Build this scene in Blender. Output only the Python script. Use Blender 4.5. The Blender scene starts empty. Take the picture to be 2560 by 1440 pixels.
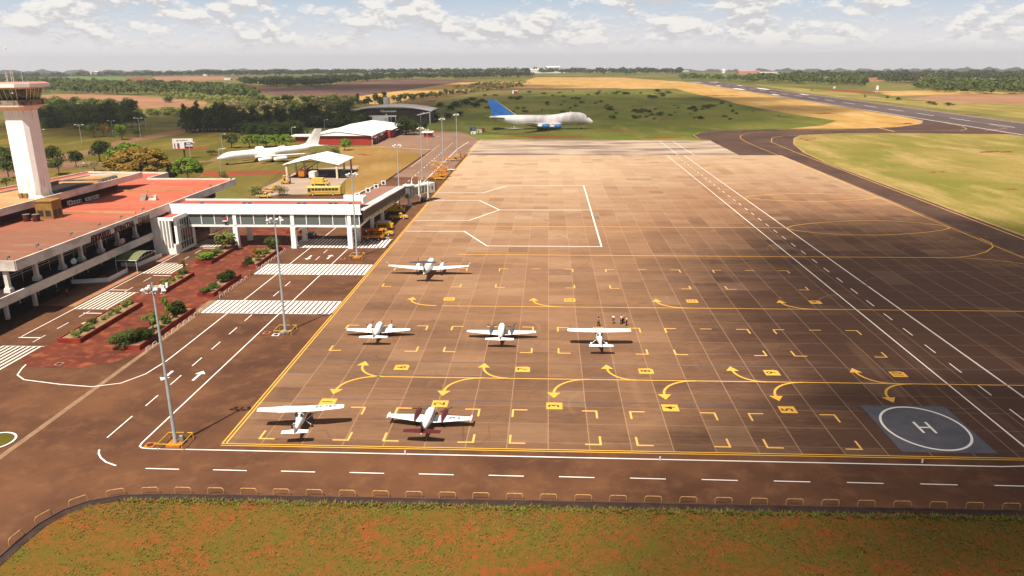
import bpy, bmesh, math, random
from mathutils import Vector, Matrix
R = random.Random(7)
PI = math.pi
SC = bpy.context.scene
COL = bpy.data.collections.new("place"); SC.collection.children.link(COL)
# ---------------------------------------------------------------- camera
CP, CY, CR, CF, CH = 0.2930, -0.0485, -0.0055, 1892.7, 44.78
fw = Vector((math.sin(CY)*math.cos(CP), math.cos(CY)*math.cos(CP), -math.sin(CP)))
rt = Vector((math.cos(CY), -math.sin(CY), 0)); up = rt.cross(fw)
rt, up = rt*math.cos(CR)+up*math.sin(CR), up*math.cos(CR)-rt*math.sin(CR)
cam = bpy.data.cameras.new("camera"); co = bpy.data.objects.new("camera", cam); COL.objects.link(co)
co.matrix_world = Matrix(((rt.x, up.x, -fw.x, 0), (rt.y, up.y, -fw.y, 0), (rt.z, up.z, -fw.z, CH), (0, 0, 0, 1)))
cam.sensor_width = 36; cam.lens = CF/2560*36; cam.clip_end = 30000; cam.clip_start = 0.5
SC.camera = co
def G(px, py, z=0.0):
    """the point at height z that the drone saw at this spot of its picture"""
    d = fw*CF + rt*(px-1280) - up*(py-720); t = (CH-z)/-d.z
    return Vector((d.x*t, d.y*t, z))
def G2(px, py, z=0.0):
    g = G(px, py, z); return (g.x, g.y)
def HT(b, ty):
    """height of a thing standing at ground picture point b whose top reaches row ty"""
    g = G(*b); lo, hi = 0, 80
    for _ in range(40):
        m = (lo+hi)/2; v = g+Vector((0, 0, m-CH)); y = 720-CF*v.dot(up)/v.dot(fw)
        if y > ty: lo = m
        else: hi = m
    return lo
def MPP(px, py):
    """metres per picture unit at a ground point"""
    g = G(px, py); return (g-Vector((0, 0, CH))).dot(fw)/CF
# ---------------------------------------------------------------- materials
def lin(c):
    c /= 255.0
    return c/12.92 if c <= .04045 else ((c+.055)/1.055)**2.4
def A(r, g, b, k=None):
    if k is None: return (lin(r)/1.92, lin(g)/1.97, lin(b)/2.1)
    return (min(.9, lin(r)/k), min(.9, lin(g)/k), min(.9, lin(b)/k))
MATS = {}
class NT:
    def __init__(s, m):
        m.use_nodes = True; s.t = m.node_tree; s.t.nodes.clear()
    def n(s, ty, **kw):
        o = s.t.nodes.new(ty)
        for k, v in kw.items():
            if k[0] == '_': setattr(o, k[1:], v)
            elif k[0] == 'i' and k[1:].isdigit(): s.put(o.inputs[int(k[1:])], v)
            else: s.put(o.inputs[k.replace('__', ' ')], v)
        return o
    def put(s, inp, v):
        if isinstance(v, bpy.types.NodeSocket): s.t.links.new(v, inp)
        elif isinstance(v, tuple) and len(v) == 3 and inp.type == 'RGBA': inp.default_value = (*v, 1)
        else: inp.default_value = v
    def math(s, op, a, b=0.0, c=None):
        o = s.t.nodes.new('ShaderNodeMath'); o.operation = op
        s.put(o.inputs[0], a); s.put(o.inputs[1], b)
        if c is not None: s.put(o.inputs[2], c)
        return o.outputs[0]
    def mix(s, f, a, b, mode='MIX'):
        o = s.t.nodes.new('ShaderNodeMix'); o.data_type = 'RGBA'; o.blend_type = mode
        s.put(o.inputs[0], f); s.put(o.inputs[6], a); s.put(o.inputs[7], b); return o.outputs[2]
    def ramp(s, f, lo, hi):
        o = s.t.nodes.new('ShaderNodeMapRange'); s.put(o.inputs[0], f)
        o.inputs[1].default_value = lo; o.inputs[2].default_value = hi; return o.outputs[0]
    def noise(s, vec, scale, detail=4, rough=.55, **k):
        o = s.t.nodes.new('ShaderNodeTexNoise'); s.put(o.inputs['Vector'], vec)
        o.inputs['Scale'].default_value = scale; o.inputs['Detail'].default_value = detail; o.inputs['Roughness'].default_value = rough
        for kk, v in k.items(): o.inputs[kk].default_value = v
        return o.outputs[0]
    def coord(s, kind='Object', scale=(1, 1, 1)):
        c = s.t.nodes.new('ShaderNodeTexCoord'); m = s.t.nodes.new('ShaderNodeMapping')
        m.inputs['Scale'].default_value = scale; s.t.links.new(c.outputs[kind], m.inputs[0]); return m.outputs[0]
    def out(s, col, rough=.8, bump=None, bd=.05, metal=0, spec=.3, trans=0, emis=None, alpha=None):
        p = s.n('ShaderNodeBsdfPrincipled'); s.put(p.inputs['Base Color'], col); s.put(p.inputs['Roughness'], rough)
        p.inputs['Metallic'].default_value = metal; p.inputs['Specular IOR Level'].default_value = spec
        if trans: p.inputs['Transmission Weight'].default_value = trans
        if alpha is not None: s.put(p.inputs['Alpha'], alpha)
        if bump is not None:
            b = s.n('ShaderNodeBump'); s.put(b.inputs['Height'], bump); b.inputs['Distance'].default_value = bd; b.inputs['Strength'].default_value = .6
            s.t.links.new(b.outputs[0], p.inputs['Normal'])
        o = s.n('ShaderNodeOutputMaterial'); s.t.links.new(p.outputs[0], o.inputs[0]); return p
def pm(name, c1, c2=None, scale=1.0, lo=.35, hi=.65, rough=.75, bump=0, metal=0, spec=.3, detail=5, stretch=(1, 1, 1), c3=None, s3=None, coord='Object'):
    """paint / plain material: two or three tones broken up by noise"""
    if name in MATS: return MATS[name]
    m = bpy.data.materials.new(name); t = NT(m); v = t.coord(coord, stretch)
    if c2 is None: c2 = tuple(x*.86 for x in c1)
    n = t.noise(v, scale, detail); col = t.mix(t.ramp(n, lo, hi), c1, c2)
    if c3 is not None:
        col = t.mix(t.ramp(t.noise(v, s3 or scale*.23, 4), .5, .68), col, c3)
    fine = t.noise(v, scale*9, 3, .6)
    col = t.mix(t.ramp(fine, .2, .8), col, t.mix(.05 if c1[1] > .6 else .14, col, (0, 0, 0)))
    t.out(col, rough, fine if bump else None, bump or .05, metal, spec)
    MATS[name] = m; return m
# ---------------------------------------------------------------- mesh building
class M:
    def __init__(s): s.v = []; s.f = []; s.mi = []; s.cur = 0; s.T = None
    def add(s, vs, fs):
        b = len(s.v)
        if s.T is not None: vs = [tuple(s.T @ Vector(v)) for v in vs]
        s.v += [tuple(v) for v in vs]
        for f in fs: s.f.append(tuple(b+i for i in f)); s.mi.append(s.cur)
        return s
    def box(s, x0, x1, y0, y1, z0, z1):
        return s.add([(x0, y0, z0), (x1, y0, z0), (x1, y1, z0), (x0, y1, z0), (x0, y0, z1), (x1, y0, z1), (x1, y1, z1), (x0, y1, z1)],
                     [(0, 3, 2, 1), (4, 5, 6, 7), (0, 1, 5, 4), (1, 2, 6, 5), (2, 3, 7, 6), (3, 0, 4, 7)])
    def bar(s, a, b, w, h=None):
        """box beam from a to b"""
        a, b = Vector(a), Vector(b); h = h or w; d = (b-a).normalized()
        sd = d.cross(Vector((0, 0, 1)));
        if sd.length < 1e-3: sd = Vector((1, 0, 0))
        sd.normalize(); u = sd.cross(d).normalized(); sd *= w/2; u *= h/2
        return s.add([a-sd-u, a+sd-u, a+sd+u, a-sd+u, b-sd-u, b+sd-u, b+sd+u, b-sd+u],
                     [(0, 1, 2, 3), (4, 7, 6, 5), (0, 4, 5, 1), (1, 5, 6, 2), (2, 6, 7, 3), (3, 7, 4, 0)])
    def loft(s, rings, caps=True, close=True):
        n = len(rings[0]); vs = [p for r in rings for p in r]; fs = []
        for i in range(len(rings)-1):
            for j in range(n if close else n-1):
                k = (j+1) % n; fs.append((i*n+j, i*n+k, (i+1)*n+k, (i+1)*n+j))
        if caps: fs += [tuple(range(n-1, -1, -1)), tuple((len(rings)-1)*n+j for j in range(n))]
        return s.add(vs, fs)
    def tube(s, pts, r, n=8, r2=None, caps=True):
        pts = [Vector(p) for p in pts]; rings = []
        for i, p in enumerate(pts):
            d = (pts[min(i+1, len(pts)-1)]-pts[max(i-1, 0)]).normalized()
            a = d.orthogonal().normalized() if abs(d.z) < .99 else Vector((1, 0, 0)); 
            if abs(d.z) < .99: a = d.cross(Vector((0, 0, 1))).normalized()
            b = d.cross(a); rr = r if r2 is None else r+(r2-r)*i/(len(pts)-1)
            if isinstance(r, (list, tuple)): rr = r[i]
            rings.append([p+a*math.cos(2*PI*k/n)*rr+b*math.sin(2*PI*k/n)*rr for k in range(n)])
        return s.loft(rings, caps)
    def prism(s, poly, z0, z1):
        n = len(poly); vs = [(x, y, z0) for x, y in poly]+[(x, y, z1) for x, y in poly]
        return s.add(vs, [tuple(range(n-1, -1, -1)), tuple(range(n, 2*n))]+[(i, (i+1) % n, n+(i+1) % n, n+i) for i in range(n)])
    def side(s, prof, x0, x1):
        """side profile [(y,z)] extruded across x"""
        n = len(prof); vs = [(x0, y, z) for y, z in prof]+[(x1, y, z) for y, z in prof]
        return s.add(vs, [tuple(range(n)), tuple(range(2*n-1, n-1, -1))]+[(i, n+i, n+(i+1) % n, (i+1) % n) for i in range(n)])
    def poly(s, pts):
        return s.add(pts, [tuple(range(len(pts)))])
    def ribbon(s, pts, w, z, close=False):
        pts = [Vector((p[0], p[1])) for p in pts]; n = len(pts); L = []; Rr = []
        for i, p in enumerate(pts):
            if close: a, b = pts[i-1], pts[(i+1) % n]
            else: a, b = pts[max(i-1, 0)], pts[min(i+1, n-1)]
            d1 = (p-a).normalized() if (p-a).length > 1e-6 else (b-p).normalized()
            d2 = (b-p).normalized() if (b-p).length > 1e-6 else d1
            d = (d1+d2).normalized(); nn = Vector((-d.y, d.x)); k = 1/max(.5, d.dot(d1))
            L.append((*(p+nn*w/2*k), z)); Rr.append((*(p-nn*w/2*k), z))
        m = n if close else n-1
        return s.add(L+Rr, [(i, n+i, n+(i+1) % n, (i+1) % n) for i in range(m)])
    def ell(s, c, r, n=10, m=6):
        rings = [[(c[0]+r[0]*math.sin(PI*i/m)*math.cos(2*PI*k/n), c[1]+r[1]*math.sin(PI*i/m)*math.sin(2*PI*k/n), c[2]-r[2]*math.cos(PI*i/m)) for k in range(n)] for i in range(1, m)]
        b = len(s.v); s.loft(rings, False)
        return s.add([(c[0], c[1], c[2]-r[2]), (c[0], c[1], c[2]+r[2])]+rings[0]+rings[-1],
                     [(0, 2+(k+1) % n, 2+k) for k in range(n)]+[(1, 2+n+k, 2+n+(k+1) % n) for k in range(n)])
    def build(s, name, mats, parent=None, smooth=False, label=None, world=False, recalc=False):
        me = bpy.data.meshes.new(name)
        vs = s.v
        if world and parent is not None:
            L = parent.location
            if parent.parent: L = L+parent.parent.location
            vs = [(x-L.x, y-L.y, z-L.z) for x, y, z in vs]
        me.from_pydata(vs, [], s.f); me.update()
        if not isinstance(mats, (list, tuple)): mats = [mats]
        for mt in mats: me.materials.append(mt)
        if len(mats) > 1: me.polygons.foreach_set('material_index', s.mi)
        if recalc:
            bm = bmesh.new(); bm.from_mesh(me); bmesh.ops.recalc_face_normals(bm, faces=bm.faces); bm.to_mesh(me); bm.free()
        if smooth: me.polygons.foreach_set('use_smooth', [True]*len(me.polygons))
        o = bpy.data.objects.new(name, me); COL.objects.link(o)
        if parent is not None: o.parent = parent
        if label: o['label'] = label
        return o
def thing(name, label, cat, loc=(0, 0, 0), rz=0, group=None):
    o = bpy.data.objects.new(name, None); COL.objects.link(o); o.location = loc; o.rotation_euler = (0, 0, rz)
    o.empty_display_size = .3; o['label'] = label; o['category'] = cat
    if group: o['group'] = group
    return o
def tag(o, label, cat, group=None):
    o['label'] = label; o['category'] = cat
    if group: o['group'] = group
    return o
def struct(o): o['kind'] = 'structure'; return o
def copytree(o, parent=None, loc=None, rz=None, scale=None, label=None, group=None):
    c = o.copy(); COL.objects.link(c)
    if parent is not None: c.parent = parent
    if loc is not None: c.location = loc
    if rz is not None: c.rotation_euler = (0, 0, rz)
    if scale is not None: c.scale = scale if isinstance(scale, tuple) else (scale,)*3
    if label: c['label'] = label
    if group: c['group'] = group
    for ch in [k for k in COL.objects if k.parent == o]: copytree(ch, c)
    return c
CHILD = {}
def kids(o):
    return [k for k in o.children]
def dup(o, loc=None, rz=None, scale=None, label=None, group=None, parent=None):
    c = o.copy(); COL.objects.link(c)
    if parent is not None: c.parent = parent
    if loc is not None: c.location = loc
    if rz is not None: c.rotation_euler = (0, 0, rz)
    if scale is not None: c.scale = scale if isinstance(scale, tuple) else (scale,)*3
    if label: c['label'] = label
    if group: c['group'] = group
    for ch in kids(o): dup(ch, parent=c)
    return c
def text_mesh(s, size, T, name, mat, parent, depth=.01, font_scale_x=1.0, align='CENTER', label=None):
    cu = bpy.data.curves.new(name+'_t', 'FONT'); cu.body = s; cu.size = size; cu.extrude = depth; cu.align_x = align; cu.align_y = 'CENTER'
    cu.resolution_u = 3; cu.offset = size*.012
    o = bpy.data.objects.new(name+'_t', cu); COL.objects.link(o)
    bpy.context.view_layer.update()
    me = bpy.data.meshes.new_from_object(o.evaluated_get(bpy.context.evaluated_depsgraph_get()))
    bpy.data.objects.remove(o); me.transform(T @ Matrix.Diagonal((font_scale_x, 1, 1, 1))); me.materials.clear(); me.materials.append(mat)
    q = bpy.data.objects.new(name, me); COL.objects.link(q)
    if parent is not None: q.parent = parent
    if label: q['label'] = label
    return q
# ---------------------------------------------------------------- light
SUNV = Vector((4.2, 10.1, -20.1)).normalized()      # the way the light travels, from the mast shadows
sl = bpy.data.lights.new("sun", 'SUN'); sl.energy = 4.6; sl.angle = math.radians(.53); sl.color = (1, .925, .83)
so = bpy.data.objects.new("sun", sl); COL.objects.link(so); so.rotation_euler = SUNV.to_track_quat('-Z', 'Y').to_euler()
sun_el = math.asin(-SUNV.z); sun_az = math.atan2(-SUNV.x, -SUNV.y)
w = bpy.data.worlds.new("World"); SC.world = w; t = NT(w)
sky = t.n('ShaderNodeTexSky'); sky.sky_type = 'NISHITA'; sky.sun_disc = False
sky.sun_elevation = sun_el; sky.sun_rotation = sun_az; sky.air_density = 1.0; sky.dust_density = 1.5; sky.altitude = 300
gen = t.n('ShaderNodeTexCoord').outputs['Generated']
sep = t.n('ShaderNodeSeparateXYZ', i0=gen)
az = t.math('ARCTAN2', sep.outputs[0], sep.outputs[1]); el = sep.outputs[2]
def cloudlayer(sa, se, off, thr, wid, seed):
    def samp(dz):
        c = t.n('ShaderNodeCombineXYZ', i0=t.math('MULTIPLY', az, sa), i1=t.math('MULTIPLY', t.math('ADD', el, dz), se), i2=seed)
        nz = t.noise(c.outputs[0], 1.0, 6, .56, Lacunarity=2.1)
        w_ = t.n('ShaderNodeVectorMath', _operation='ADD', i0=c.outputs[0]); nn = t.n('ShaderNodeTexNoise', Vector=c.outputs[0], Scale=5.0, Detail=1.0)
        w2 = t.n('ShaderNodeVectorMath', _operation='SCALE', i0=nn.outputs['Color']); w2.inputs['Scale'].default_value = .35; t.t.links.new(w2.outputs[0], w_.inputs[1])
        vo = t.n('ShaderNodeTexVoronoi', _feature='F1', Vector=w_.outputs[0], Scale=2.3)
        vo2 = t.n('ShaderNodeTexVoronoi', _feature='F1', Vector=w_.outputs[0], Scale=6.0)
        return t.math('ADD', nz, t.math('ADD', t.math('MULTIPLY', t.math('SUBTRACT', .42, vo.outputs['Distance']), .20), t.math('MULTIPLY', t.math('SUBTRACT', .42, vo2.outputs['Distance']), .09)))
    n0 = samp(0.0); n1 = samp(off)
    m = t.ramp(n0, thr, thr+wid)
    sh = t.ramp(t.math('SUBTRACT', n0, n1), -.03, .06)   # lit where the cloud thins out above
    return m, sh, n0
m1, s1, n1 = cloudlayer(14, 30, .008, .475, .07, 3.3)
m2, s2, n2 = cloudlayer(36, 90, .003, .47, .10, 7.7)
n3 = t.noise(t.n('ShaderNodeCombineXYZ', i0=t.math('MULTIPLY', az, 3.2), i1=t.math('MULTIPLY', el, 14), i2=1.1).outputs[0], 1.0, 2)
skyc = sky.outputs[0]
skyb = t.mix(1.0, skyc, (.050, .041, .033), 'MULTIPLY')
haze_c = (.57, .555, .56); blue_c = (.37, .44, .52)
base = t.mix(t.ramp(el, .020, .070), haze_c, blue_c)
c2 = t.mix(s2, (.45, .44, .455), (.60, .585, .57))
low = t.math('MULTIPLY', t.ramp(el, .005, .018), t.math('SUBTRACT', 1.0, t.ramp(el, .04, .065)))
base = t.mix(t.math('MULTIPLY', t.math('MULTIPLY', m2, .6), low), base, c2)
c1 = t.mix(s1, (.455, .445, .458), (.655, .63, .60))
# thicker cloud to the right, open blue gaps to the left
gap = t.math('MULTIPLY', t.math('SUBTRACT', 1.0, t.ramp(az, -.50, .02)), .04)
veil = t.math('MULTIPLY', t.math('SUBTRACT', n3, .5), .35)
m1 = t.ramp(t.math('ADD', t.math('SUBTRACT', n1, gap), veil), .395, .49)
hz_ = t.math('MULTIPLY', m1, t.math('MULTIPLY', t.ramp(el, .010, .028), .96))
base = t.mix(hz_, base, c1)
base = t.mix(t.ramp(el, .10, .22), base, skyb)
base = t.mix(t.math('SUBTRACT', 1.0, t.ramp(el, .10, .22)), base, t.mix(1.0, base, (.80, .80, .80), 'MULTIPLY'))
bg = t.n('ShaderNodeBackground', Color=base, Strength=1.0)
wo = t.n('ShaderNodeOutputWorld'); t.t.links.new(bg.outputs[0], wo.inputs[0])
SC.view_settings.view_transform = 'Standard'; SC.view_settings.look = 'None'; SC.view_settings.gamma = 1; SC.view_settings.exposure = .85
w.cycles.sampling_method = 'MANUAL'; w.cycles.sample_map_resolution = 512
SC.cycles.max_bounces = 5; SC.cycles.transparent_max_bounces = 12; SC.cycles.use_denoising = True
SC.cycles.volume_bounces = 0; SC.cycles.diffuse_bounces = 3; SC.cycles.glossy_bounces = 3
# ================================================================ GROUND
def Hh(x, y):
    r = math.hypot(x, y)
    return -.06 if r < 2500 else -.06-((r-2500)/1000)**2*13
def ground_mat():
    m = bpy.data.materials.new("ground_grass"); t = NT(m); v = t.coord('Object')
    n1 = t.noise(v, .004, 5); n2 = t.noise(v, .03, 5); n3 = t.noise(v, .35, 4)
    c = t.mix(t.ramp(n1, .42, .56), A(122, 126, 54), A(158, 146, 80))
    c = t.mix(t.math('MULTIPLY', t.ramp(n2, .52, .66), .7), c, A(92, 108, 48))
    c = t.mix(t.math('MULTIPLY', t.ramp(t.noise(v, .0017, 3), .56, .64), .8), c, A(176, 130, 100))
    c = t.mix(t.math('MULTIPLY', t.ramp(n3, .3, .7), .35), c, A(80, 85, 40))
    t.out(c, .95, n3, .1, spec=.1); return m
gm = ground_mat()
rs = [0, 30, 60, 120, 200, 320, 500, 750, 1000, 1300, 1600, 1900, 2200, 2500, 2700, 2900, 3100, 3400, 3800, 4300, 5000, 6000, 7200]
g = M(); NA = 120; rings = []
for r in rs[1:]:
    rings.append([(r*math.cos(2*PI*k/NA), r*math.sin(2*PI*k/NA), Hh(r, 0)) for k in range(NA)])
g.loft(rings, False); g.add([(0, 0, -.06)]+rings[0], [(0, 1+k, 1+(k+1) % NA) for k in range(NA)])
struct(g.build('ground', gm))
def sheet(name, pts, mat, z, px=True):
    """a flat field of ground; pts are picture points or ground points"""
    P = [G2(*p) for p in pts] if px else pts
    g = M(); g.poly([(x, y, z) for x, y in P])
    o = g.build(name, mat)
    bm = bmesh.new(); bm.from_mesh(o.data); bmesh.ops.triangulate(bm, faces=bm.faces)
    for f in bm.faces:
        if f.normal.z < 0: f.normal_flip()
    bm.to_mesh(o.data); bm.free()
    return struct(o)
def smooth_poly(pts, it=2):
    for _ in range(it):
        q = []
        for i in range(len(pts)):
            a, b = pts[i], pts[(i+1) % len(pts)]
            q += [(a[0]*.75+b[0]*.25, a[1]*.75+b[1]*.25), (a[0]*.25+b[0]*.75, a[1]*.25+b[1]*.75)]
        pts = q
    return pts
def wob(pts, amp=1.5, seg=40):
    """break a straight picture outline up a little so that field edges look grown"""
    out = []
    for i in range(len(pts)):
        a, b = pts[i], pts[(i+1) % len(pts)]; n = max(1, int(math.hypot(b[0]-a[0], (b[1]-a[1])*3)/seg))
        for k in range(n):
            f = k/n; out.append((a[0]+(b[0]-a[0])*f+(R.uniform(-amp, amp)*3 if k else 0), a[1]+(b[1]-a[1])*f+(R.uniform(-amp, amp)*.35 if k else 0)))
    return out
mf = dict(
 dry=pm('grass_dry', A(250, 200, 126), A(222, 174, 94), .012, .4, .6, .95, .1, c3=A(214, 150, 104), s3=.006, spec=.1),
 dry2=pm('grass_dry_yard', A(206, 168, 96), A(178, 142, 74), .05, .4, .6, .95, .1, c3=A(190, 130, 76), s3=.02, spec=.1),
 mix=pm('grass_mixed', A(204, 176, 92), A(176, 160, 70), .018, .38, .62, .95, .1, c3=A(226, 190, 110), s3=.012, spec=.1, stretch=(.6, 1.2, 1)),
 mott=None, green=pm('grass_green', A(150, 152, 62), A(122, 128, 46), .02, .38, .62, .95, .15, c3=A(160, 140, 70), s3=.009, spec=.1),
 lawn=pm('grass_lawn', A(142, 132, 52), A(120, 114, 42), .03, .38, .62, .95, .1, c3=A(170, 150, 80), s3=.014, spec=.1),
 tilled=pm('soil_tilled', A(208, 158, 124), A(188, 138, 104), .02, .38, .62, .95, .1, spec=.1),
 plough=pm('soil_ploughed', A(150, 112, 96), A(118, 88, 78), .01, .38, .62, .95, .1, spec=.1),
 red=pm('soil_red', A(186, 92, 60), A(150, 96, 62), .05, .38, .62, .95, .1, spec=.1),
 crop=pm('crop_green', A(134, 158, 88), A(120, 146, 76), .01, .38, .62, .95, .1, spec=.1),
 brown=pm('grass_brown', A(150, 120, 74), A(120, 98, 56), .02, .38, .62, .95, .1, spec=.1),
 track=pm('track_earth', A(172, 132, 104), A(150, 112, 86), .06, .38, .62, .95, .1, spec=.1))
def grassy(name, c1, c2, c3, c4, ang=.2, dens=1):
    m = bpy.data.materials.new(name); t = NT(m); co_ = t.n('ShaderNodeTexCoord'); mp = t.n('ShaderNodeMapping', i0=co_.outputs['Object']); mp.inputs['Rotation'].default_value = (0, 0, ang); mp.inputs['Scale'].default_value = (1, .28, 1)
    v0 = t.coord('Object'); v = mp.outputs[0]
    a = t.noise(v0, .011, 6, .62); b = t.noise(v, .05, 7, .66); d = t.noise(v, .35, 6, .7); f = t.noise(v0, 1.2, 5, .7)
    c = t.mix(t.ramp(a, .40, .58), c1, c2); c = t.mix(t.ramp(b, .48, .64), c, c3); c = t.mix(t.math('MULTIPLY', t.ramp(d, .46, .66), .55), c, c2)
    c = t.mix(t.math('MULTIPLY', t.ramp(t.noise(v0, .03, 7, .7), .60, .67), .8), c, c4)
    c = t.mix(t.math('MULTIPLY', t.ramp(f, .35, .65), .30), c, (.03, .03, .008))
    t.out(c, .95, f, .1, spec=.1); MATS[name] = m; return m
mf['mix'] = grassy('grass_mottled', A(200, 174, 100), A(158, 152, 66), A(222, 190, 124), A(182, 126, 80))
mf['green'] = grassy('grass_scrub', A(152, 154, 64), A(116, 128, 44), A(168, 156, 80), A(100, 108, 40), .9)
mf['lawn'] = grassy('grass_lawn_mown', A(136, 124, 44), A(114, 106, 34), A(168, 142, 70), A(150, 104, 52), 2.2)
mf['dry'] = grassy('grass_dry_mown', A(250, 200, 122), A(226, 176, 94), A(255, 214, 146), A(232, 160, 96), .1)
mf['dry2'] = grassy('grass_dry_lawn', A(202, 158, 94), A(176, 136, 72), A(214, 174, 112), A(182, 122, 68), 1.1)
mf['olive'] = grassy('grass_olive', A(160, 136, 70), A(136, 124, 56), A(184, 150, 88), A(176, 112, 64), 1.1)
# --- far fields (picture outlines laid on the flat land)
FIELDS = [
 ('field', 'tilled', [(96, 238), (230, 233), (400, 243), (520, 254), (510, 266), (430, 268), (330, 272), (240, 262), (120, 252)]),
 ('field', 'crop', [(150, 197), (170, 191), (300, 191), (322, 200), (318, 206), (230, 207)]),
 ('field', 'red', [(327, 194), (365, 195), (368, 208), (322, 207)]),
 ('field', 'tilled', [(385, 192), (560, 190), (565, 199), (460, 203), (375, 202)]),
 ('field', 'tilled', [(560, 215), (700, 216), (740, 222), (650, 226), (430, 212)]),
 ('field', 'plough', [(560, 222), (735, 220), (900, 203), (1010, 196), (1200, 202), (1130, 212), (1010, 226), (850, 246), (700, 240)]),
 ('field', 'dry', [(830, 250), (1010, 226), (1150, 206), (1310, 203), (1340, 193), (1560, 194), (1660, 201), (1760, 217), (1790, 222), (1250, 221), (1100, 238), (960, 262), (850, 262)]),
 ('field', 'crop', [(880, 190), (1075, 188), (1060, 195), (900, 197)]),
 ('field', 'crop', [(1700, 188), (1850, 188), (1900, 194), (1850, 199), (1700, 195)]),
 ('field', 'crop', [(2010, 191), (2080, 191), (2120, 197), (2060, 201)]),
 ('field', 'tilled', [(2060, 204), (2200, 192), (2320, 192), (2330, 196), (2180, 204), (2080, 208)]),
 ('field', 'crop', [(2420, 193), (2560, 193), (2620, 205), (2440, 200)]),
 ('field', 'tilled', [(2260, 247), (2360, 236), (2640, 236), (2700, 262), (2480, 262), (2330, 253)]),
 ('field', 'dry', [(2180, 228), (2330, 226), (2600, 232), (2400, 236), (2230, 240)]),
 ('field', 'red', [(2030, 223), (2120, 224), (2230, 233), (2140, 232)]),
 ('field', 'brown', [(1000, 268), (1020, 246), (1130, 232), (1250, 221), (1560, 220), (1500, 224), (1200, 229), (1090, 250), (1075, 268)])]
for i, (nm, mk, pts) in enumerate(FIELDS):
    sheet(nm, wob(pts), mf[mk], -.04+.003*i)
# airfield grass
sheet('grass_field', [(-43, 448), (-58, 520), (-80, 640), (-75, 760), (-30, 1020), (40, 1100), (150, 1080), (190, 800), (205, 640), (214, 585), (190, 545), (160, 520), (120, 508), (92, 441)], mf['green'], .012, False)
sheet('grass_field', wob([(1700, 203), (1800, 217), (2010, 238), (2323, 302), (2342, 309), (2325, 313), (2240, 320), (2130, 321), (1930, 322), (1900, 318), (1985, 303), (2000, 300), (1975, 290), (1810, 250), (1690, 222), (1560, 200)]), mf['dry'], .004)
sheet('grass_field', wob([(2000, 231), (2620, 303), (2760, 303), (2600, 262), (2330, 255), (2200, 243), (2140, 232), (1880, 210)]), mf['mix'], .006)
sheet('grass_field', [(123.5, 60), (123.5, 348), (126, 385), (133, 424), (143, 456), (152, 473), (180, 485), (210, 487), (278, 479), (280, 60)], mf['mix'], .010, False)
0 and sheet('soil_patch', smooth_poly([(123.5+x, y) for x, y in [(14, 372), (28, 366), (40, 372), (34, 380), (20, 380)]]), mf['red'], .016, False)
def ragged(cx, cy, w_, h_, mat, z):
    ph = [R.uniform(0, 6.3) for _ in range(5)]
    pts = [(cx+w_*math.cos(q)*(1+.28*math.sin(3*q+ph[0])+.2*math.sin(7*q+ph[1])+.14*math.sin(13*q+ph[2])), cy+h_*math.sin(q)*(1+.3*math.sin(2*q+ph[3])+.25*math.sin(5*q+ph[4])+R.uniform(-.2, .2))) for q in [k*2*PI/44 for k in range(44)]]
    sheet('soil_patch', pts, mat, z)
zc_ = .020
for cx_, cy_, w_, h_, n_ in [(2035, 349, 40, 2.2, 3), (2480, 381, 50, 2.4, 4), (2540, 474, 30, 3, 2), (1380, 343, 110, 2.2, 5), (1640, 344, 90, 1.6, 4), (1560, 327, 60, 1.5, 3), (900, 388, 40, 3, 3), (2100, 283, 60, 1.6, 3), (2280, 309, 40, 1.6, 3), (1090, 328, 40, 3, 2), (540, 318, 60, 2, 3), (2350, 430, 30, 1.5, 2), (470, 372, 50, 3, 3), (1760, 240, 90, 1.5, 3)]:
    for k in range(n_): zc_ += .0006; ragged(cx_+R.uniform(-.8, .8)*w_, cy_+R.uniform(-1, 1)*h_, w_*R.uniform(.15, .6), h_*R.uniform(.3, .8), mf['red'], zc_)
# left lawns and lanes beyond the terminal
sheet('lawn', wob([(-60, 300), (130, 300), (330, 322), (470, 326), (640, 335), (760, 350), (790, 380), (640, 400), (500, 440), (420, 460), (-60, 520)]), mf['lawn'], -.01)
sheet('lawn', [(x, y) for x, y in [(500, 420), (560, 392), (800, 384), (840, 380), (870, 430), (860, 486), (640, 500), (560, 470), (500, 450)]], mf['olive'], .002)
sheet('lane', [(-40, 410), (120, 395), (230, 372), (300, 350), (400, 332), (478, 312), (506, 312), (500, 326), (440, 337), (350, 352), (262, 380), (120, 408), (-40, 425)], mf['track'], .014)
sheet('lane', [(-40, 262+175), (150, 402), (330, 404), (520, 402), (560, 380), (566, 388), (540, 402), (400, 420), (150, 422), (-40, 460)], mf['track'], .018)
sheet('lane', [(500, 437), (520, 428), (720, 426), (720, 434), (540, 442)], mf['red'], .022)
sheet('grass_yard', [(929, 366), (1020, 371), (1078, 376), (985, 437), (905, 492), (862, 487), (866, 432), (846, 392), (850, 368)], mf['dry2'], .024)
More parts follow.
